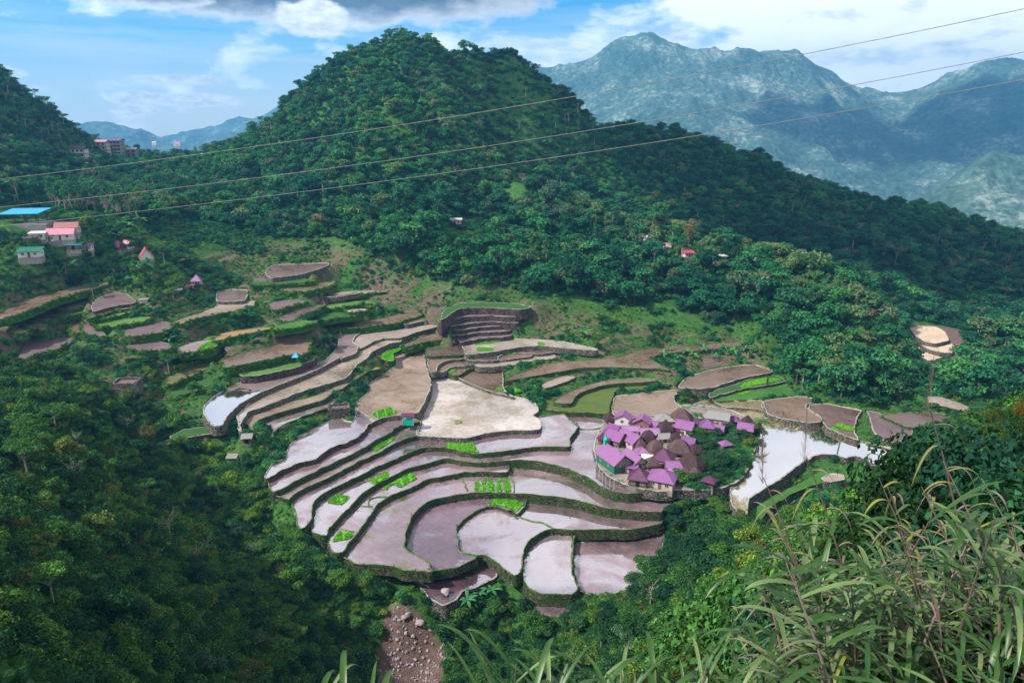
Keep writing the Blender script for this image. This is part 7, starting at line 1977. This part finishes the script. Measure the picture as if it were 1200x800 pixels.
def mountain_material(name, c1, c2, c3):
    m, t, out = new_mat(name)
    p = geo_pos(t)
    a = t.noise(.006, 5, .6, p); b = t.noise(.05, 6, .7, p)
    v = t.new('ShaderNodeTexVoronoi'); v.inputs['Scale'].default_value = .09; t.L(p, v.inputs['Vector'])
    mv = t.math('ADD', t.math('MULTIPLY', a, .5), t.math('MULTIPLY', b, .5))
    col = t.ramp(mv, [(.38, c1), (.52, c2), (.64, c3)])
    sc_ = t.new('ShaderNodeSeparateColor'); t.L(v.outputs['Color'], sc_.inputs[0])
    col = t.mix(1.0, col, t.ramp(sc_.outputs[0], [(0, .75), (1, 1.3)]), 'MULTIPLY')
    principled(t, out, col, .95, t.bump(t.math('ADD', b, t.math('MULTIPLY', v.outputs['Distance'], -.5)), .8, 6), .1)
    return m


M['far_forest'] = mountain_material('far_forest', (.03, .075, .06), (.085, .15, .12), (.34, .38, .32))  # palest tone paints sunlit patches into the forest colour


def mountain(name, cp, x0, x1, y0, y1, step, crown, relief, rs, seed, k=1.55):
    x0, x1, y0, y1, step, relief, rs = [v * k for v in (x0, x1, y0, y1, step, relief, rs)]
    cp = [(a * k, b * k, c * k) if f else (a, b, c) for a, b, c, f in cp]
    X_, Y_ = np.meshgrid(np.arange(x0, x1, step), np.arange(y0, y1, step))
    Z_ = rbf_surface(cp, X_, Y_)
    wx = X_ + 60 * fbm(X_ / 260, Y_ / 260, seed + 5, 2); wy = Y_ + 60 * fbm(X_ / 260, Y_ / 260, seed + 6, 2)
    Z_ = Z_ + (ridged(wx / rs, wy / (rs * 1.5), seed, 4) - .15) * relief
    Z_ = Z_ + (vnoise(X_ / 9, Y_ / 9, seed + 1) + .6 * vnoise(X_ / 5, Y_ / 5, seed + 2)) * crown
    n_, m_ = Z_.shape; I = np.arange(n_ * m_).reshape(n_, m_)
    F_ = np.stack([I[:-1, :-1], I[:-1, 1:], I[1:, 1:], I[1:, :-1]], -1).reshape(-1, 4)
    o = link(name, np_mesh(name, np.stack([X_, Y_, Z_], -1).reshape(-1, 3), F_), M['far_forest'], smooth=False)
    return tag(o, kind='structure')


def cps(s, dz=0, back=None, k=1.55):
    o = []
    for a in s.split():
        a_, b_, c_ = map(float, a.split(',')); c_ *= k; q = at_y(a_, b_, c_); o.append((q[0], q[1], q[2] + dz, 0))
        if back: o.append((q[0], q[1] + back[0] * k, q[2] - back[1] * k, 0))
    return o


cp = cps('560,95,2500 640,90,2500 690,78,2480 715,66,2450 735,54,2420 762,44,2400 800,50,2420 860,51,2450 910,66,2470 935,74,2480 980,95,2500 1040,107,2500 1062,105,2450 1100,88,2350 1150,78,2300 1200,82,2300 1260,92,2300 1400,120,2300', -8, (350, 170))
cp += cps('740,90,2250 760,130,2000 800,160,1850 850,190,1750 820,110,2150 860,130,2000 900,165,1850 940,200,1700 920,110,2250 960,140,2100 990,175,1900 1000,205,1750 1020,150,2200 1040,130,2350 1060,160,2050 1080,200,1800 1120,130,2100 1100,170,1950 1150,160,1950 1200,160,1900 1160,200,1750 1200,220,1650 660,130,2200 700,160,2000 650,170,1900 560,150,2100')
cp += [(100, 1450, -160, 1), (500, 1450, -170, 1), (900, 1450, -170, 1), (1400, 1450, -160, 1), (100, 3200, -200, 1), (1000, 3300, -200, 1), (2000, 3200, -200, 1)]
mountain('far_mountain', cp, -150, 2300, 1450, 3000, 5.5, 7, 58, 300, 21)
cp = cps('1040,245,1150 1090,226,1150 1120,210,1150 1150,197,1150 1200,190,1150 1260,178,1150 1400,150,1150', -4, (180, 120))
cp += cps('1100,245,1080 1150,240,1050 1200,250,1000 1200,290,900 1150,280,930 1250,230,1050 1300,280,900') + [(450, 820, -120, 1), (700, 800, -130, 1), (1100, 800, -110, 1), (400, 1400, -200, 1), (1100, 1450, -180, 1)]
mountain('side_mountain', cp, 430, 1150, 800, 1420, 4, 5, 30, 160, 33)
cp = cps('40,150,2900 80,156,2900 110,150,2900 130,147,2900 160,153,2900 190,163,2900 230,160,2900 270,152,2950 300,146,2950 360,142,2950 430,150,2950', -14, (400, 260)) + [(-2300, 2300, -280, 1), (-400, 2300, -280, 1), (-1600, 2300, -280, 1), (-1000, 2300, -280, 1), (-2300, 3800, -290, 1), (-400, 3800, -290, 1)]
mountain('distant_ridge', cp, -2300, -450, 2300, 3350, 9, 5, 45, 300, 44)
cp = cps('180,160,3700 215,150,3700 240,147,3700 262,142,3700 276,134,3700 300,133,3700 330,128,3700 400,140,3700', -14, (400, 260)) + [(-2400, 3360, -280, 1), (-500, 3360, -280, 1), (-1500, 3360, -280, 1)]
mountain('distant_peak', cp, -2400, -450, 3360, 4250, 11, 5, 55, 360, 55)
# a low valley floor that joins the hills
vf = MB(); vf.box(-4900, 5300, 700, 6500, -422, -400)
tag(vf.build('valley_floor', M['far_forest']), kind='structure')

# ------------------------------------------------------------------ the air
hz_ = MB(); hz_.box(-5000, 5400, -120, 6600, -430, 660)
m, t, out = new_mat('air_haze')
pv = t.new('ShaderNodeVolumePrincipled'); pv.inputs['Color'].default_value = (.15, .52, 1.0, 1); pv.inputs['Density'].default_value = .00018; pv.inputs['Anisotropy'].default_value = .2
t.L(pv.outputs[0], out.inputs['Volume'])
tag(hz_.build('haze', m), 'thin bluish air haze filling the whole valley', 'haze', kind='stuff')

# ------------------------------------------------------------------ power lines
M['cable'] = simple_mat('cable', (.22, .21, .20), .5, .2, 3)
def wire(s, y0, y1, label):
    P = np.array([tuple(map(float, a.split(','))) for a in s.split()])
    c = np.polyfit(P[:, 0], P[:, 1], 2); xs = np.linspace(-520, 1760, 60)
    Y_ = y0 + (y1 - y0) * (xs - xs[0]) / (xs[-1] - xs[0])
    p3 = [at_y(a, np.polyval(c, a), b) for a, b in zip(xs, Y_)]
    mb = MB(); mb.tube(p3, .020, 5)
    tag(mb.build('power_line', M['cable'], smooth=True), label, 'power line', group='power lines crossing the valley')
wire('1200,12 935,62.5 800,89 660,118 400,157 250,180 0,209', 72, 30, 'uppermost of the three power lines, crossing the sky and the hill top')
wire('1200,62 1019,95.5 800,135 683,153 589,168 400,196.5 283,213 61,236 0,242', 74, 31, 'middle one of the three power lines')
wire('1200,94 1016,125.6 800,161 602,191.7 400,220 135,251 81,256', 76, 32, 'lowest of the three power lines, sinking towards the blue roofed shelter')
# ------------------------------------------------------------------ sky, sun
SUN_EL, SUN_AZ = R(46), R(-112)     # azimuth from +Y towards +X
w = bpy.data.worlds.new('World'); S.world = w; w.use_nodes = True
t = NT(w.node_tree); t.n.clear()
wo = t.new('ShaderNodeOutputWorld'); bg = t.new('ShaderNodeBackground'); bg.inputs['Strength'].default_value = .098
sky = t.new('ShaderNodeTexSky'); sky.sky_type = 'NISHITA'; sky.sun_disc = False
sky.sun_elevation = SUN_EL; sky.sun_rotation = SUN_AZ; sky.altitude = 1200
sky.air_density = 1.0; sky.dust_density = .4; sky.ozone_density = 2.0
tc = t.new('ShaderNodeTexCoord').outputs['Generated']
sp = t.new('ShaderNodeSeparateXYZ'); t.L(tc, sp.inputs[0])
az = t.math('ARCTAN2', sp.outputs[0], sp.outputs[1])
el = t.math('ARCSINE', sp.outputs[2])
def vec(a, b, c=0.0):
    n = t.new('ShaderNodeCombineXYZ')
    for i, v in enumerate((a, b, c)):
        if hasattr(v, 'links'): t.L(v, n.inputs[i])
        else: n.inputs[i].default_value = v
    return n.outputs[0]
def blob(a0, e0, ra, re, amp=.8, sc=1.0, seed=0.0, soft=.12):
    """patch of cloud round (azimuth, elevation) with a billowed outline"""
    nx = t.math('DIVIDE', t.math('SUBTRACT', az, a0), ra); ny = t.math('DIVIDE', t.math('SUBTRACT', el, e0), re)
    d = t.math('SQRT', t.math('ADD', t.math('MULTIPLY', nx, nx), t.math('MULTIPLY', ny, ny)))
    nz = t.noise(1.0, 7, .6, vec(t.math('MULTIPLY', az, 18 * sc), t.math('MULTIPLY', el, 34 * sc), seed))
    d = t.math('SUBTRACT', d, t.math('MULTIPLY', t.math('SUBTRACT', nz, .5), amp * 2))
    return t.ramp(d, [(1 - soft, 1), (1 + soft, 0)]) if False else t.math('SUBTRACT', 1.0, t.math('SMOOTH_MIN', 1.0, t.math('MAXIMUM', 0.0, t.math('DIVIDE', t.math('SUBTRACT', d, 1 - soft), 2 * soft)), .1), clamp=True)
col = sky.outputs[0]
K = 1 / .12
W = lambda v, b=1.0, g=1.0: (v * K * b * 1.12, v * K * g * 1.12, v * K * 1.12)
hue = t.new('ShaderNodeHueSaturation'); hue.inputs['Saturation'].default_value = 1.7; hue.inputs['Value'].default_value = 1.1
t.L(col, hue.inputs['Color']); col = hue.outputs[0]
# thin streaked veil
st = t.noise(1.0, 6, .6, vec(t.math('MULTIPLY', az, 3.0), t.math('MULTIPLY', el, 42), 2.0), .3)
veil = t.ramp(st, [(.36, 0), (.62, 1)])
low = t.ramp(el, [(.0, .7), (.09, .65), (.14, .2), (.30, .3)])
col = t.mix(t.math('MULTIPLY', veil, low), col, W(.80, .93, 1.0))
hz = t.ramp(el, [(.0, .65), (.05, .35), (.10, 0)])
col = t.mix(hz, col, W(.72, .95, .99))
# bright heap clouds to the right and overhead
n1 = t.noise(1.0, 8, .6, vec(t.math('MULTIPLY', az, 7.0), t.math('MULTIPLY', el, 16), 5.0), .2)
rgt = t.math('ADD', n1, t.ramp(az, [(0.0, 0), (.12, .05), (.3, .28), (1, .32)]))
m1 = t.ramp(rgt, [(.53, 0), (.66, 1)])
sh1 = t.noise(1.0, 6, .6, vec(t.math('MULTIPLY', az, 12.0), t.math('MULTIPLY', el, 30), 15.0))
c1 = t.ramp(sh1, [(.30, W(.70, .88, .96)), (.46, W(1.15)), (.8, W(1.3))])
lowmask = t.ramp(el, [(.0, .9), (.6, 1)])
col = t.mix(t.math('MULTIPLY', m1, lowmask), col, c1)
# high cloud sheet above the picture (what the pools mirror)
n2 = t.noise(1.0, 7, .55, vec(t.math('MULTIPLY', az, 2.5), t.math('MULTIPLY', el, 5.0), 9.0), .4)
up = t.ramp(el, [(.17, 0), (.30, 1)])
m2 = t.math('MULTIPLY', up, t.ramp(n2, [(.34, .35), (.52, 1)]))
c2 = t.ramp(n2, [(.35, W(.80, .94, .95)), (.6, W(1.02, 1.0, .99)), (.75, W(.78))])
col = t.mix(m2, col, c2)
# dark bellied cumulus at top centre, white at its edge
def cumulus(col, a0, e0, ra, re, sc, seed, dark, white, amp=.8):
    b = blob(a0, e0, ra, re, amp, sc, seed, .10)
    inn = blob(a0, e0 + re * .04, ra * .92, re * .84, amp, sc, seed, .30)
    det = t.noise(1.0, 6, .65, vec(t.math('MULTIPLY', az, 30 * sc), t.math('MULTIPLY', el, 60 * sc), seed + 3))
    cc = t.ramp(det, [(.3, W(white * .78, 1.0, .99)), (.62, W(white))])
    dk = t.ramp(det, [(.3, W(dark * .7)), (.7, W(dark * 1.35))])
    cc = t.mix(inn, cc, dk)
    return t.mix(b, col, cc)
col = cumulus(col, -.235, .170, .30, .050, 1.0, 1.0, .10, 1.0, .5)
col = cumulus(col, -.415, .150, .055, .020, 1.6, 4.0, .25, 1.0, .6)
col = cumulus(col, -.245, .128, .045, .022, 1.5, 6.0, .85, 1.0, .5)
for a0, e0, ra, re, sd in ((-.455, .053 - .02, .035, .008, 1.), (-.385, .024 + .008, .045, .008, 2.), (-.46, .020, .025, .006, 3.), (-.59, .056, .03, .008, 4.), (-.40, .055, .05, .006, 5.), (-.66, .152, .03, .007, 6.)):
    col = cumulus(col, a0, e0, ra, re, 2.5, sd * 3.7, .8, .95, .7)
hi = t.ramp(el, [(0, 1.45), (.16, 1.3), (.24, 1.0), (.62, 1), (.95, .40)]); col = t.mix(1.0, col, hi, 'MULTIPLY')
t.L(col, bg.inputs['Color']); t.L(bg.outputs[0], wo.inputs['Surface'])
w.cycles.sampling_method = 'MANUAL'; w.cycles.sample_map_resolution = 512

sd = bpy.data.lights.new('sun', 'SUN'); sd.energy = 5.0; sd.angle = R(2.0); sd.color = (1.0, .95, .88)
so = bpy.data.objects.new('sun', sd); COL.objects.link(so)
dirv = Vector((math.sin(SUN_AZ) * math.cos(SUN_EL), math.cos(SUN_AZ) * math.cos(SUN_EL), math.sin(SUN_EL)))
so.rotation_euler = dirv.to_track_quat('Z', 'Y').to_euler()
so.location = (0, 0, 400)

S.view_settings.view_transform = 'Standard'; S.view_settings.look = 'None'
S.view_settings.exposure = 0.42; S.view_settings.gamma = 1.0; S.view_settings.use_curve_mapping = False
S.render.engine = 'CYCLES'
S.cycles.max_bounces = 5; S.cycles.diffuse_bounces = 2; S.cycles.glossy_bounces = 2; S.cycles.transmission_bounces = 3; S.cycles.transparent_max_bounces = 6
S.cycles.volume_bounces = 0
S.cycles.use_denoising = True
S.cycles.use_adaptive_sampling = True; S.cycles.adaptive_threshold = .02
S.cycles.caustics_reflective = False; S.cycles.caustics_refractive = False
print('scene built', time.time() - T0)
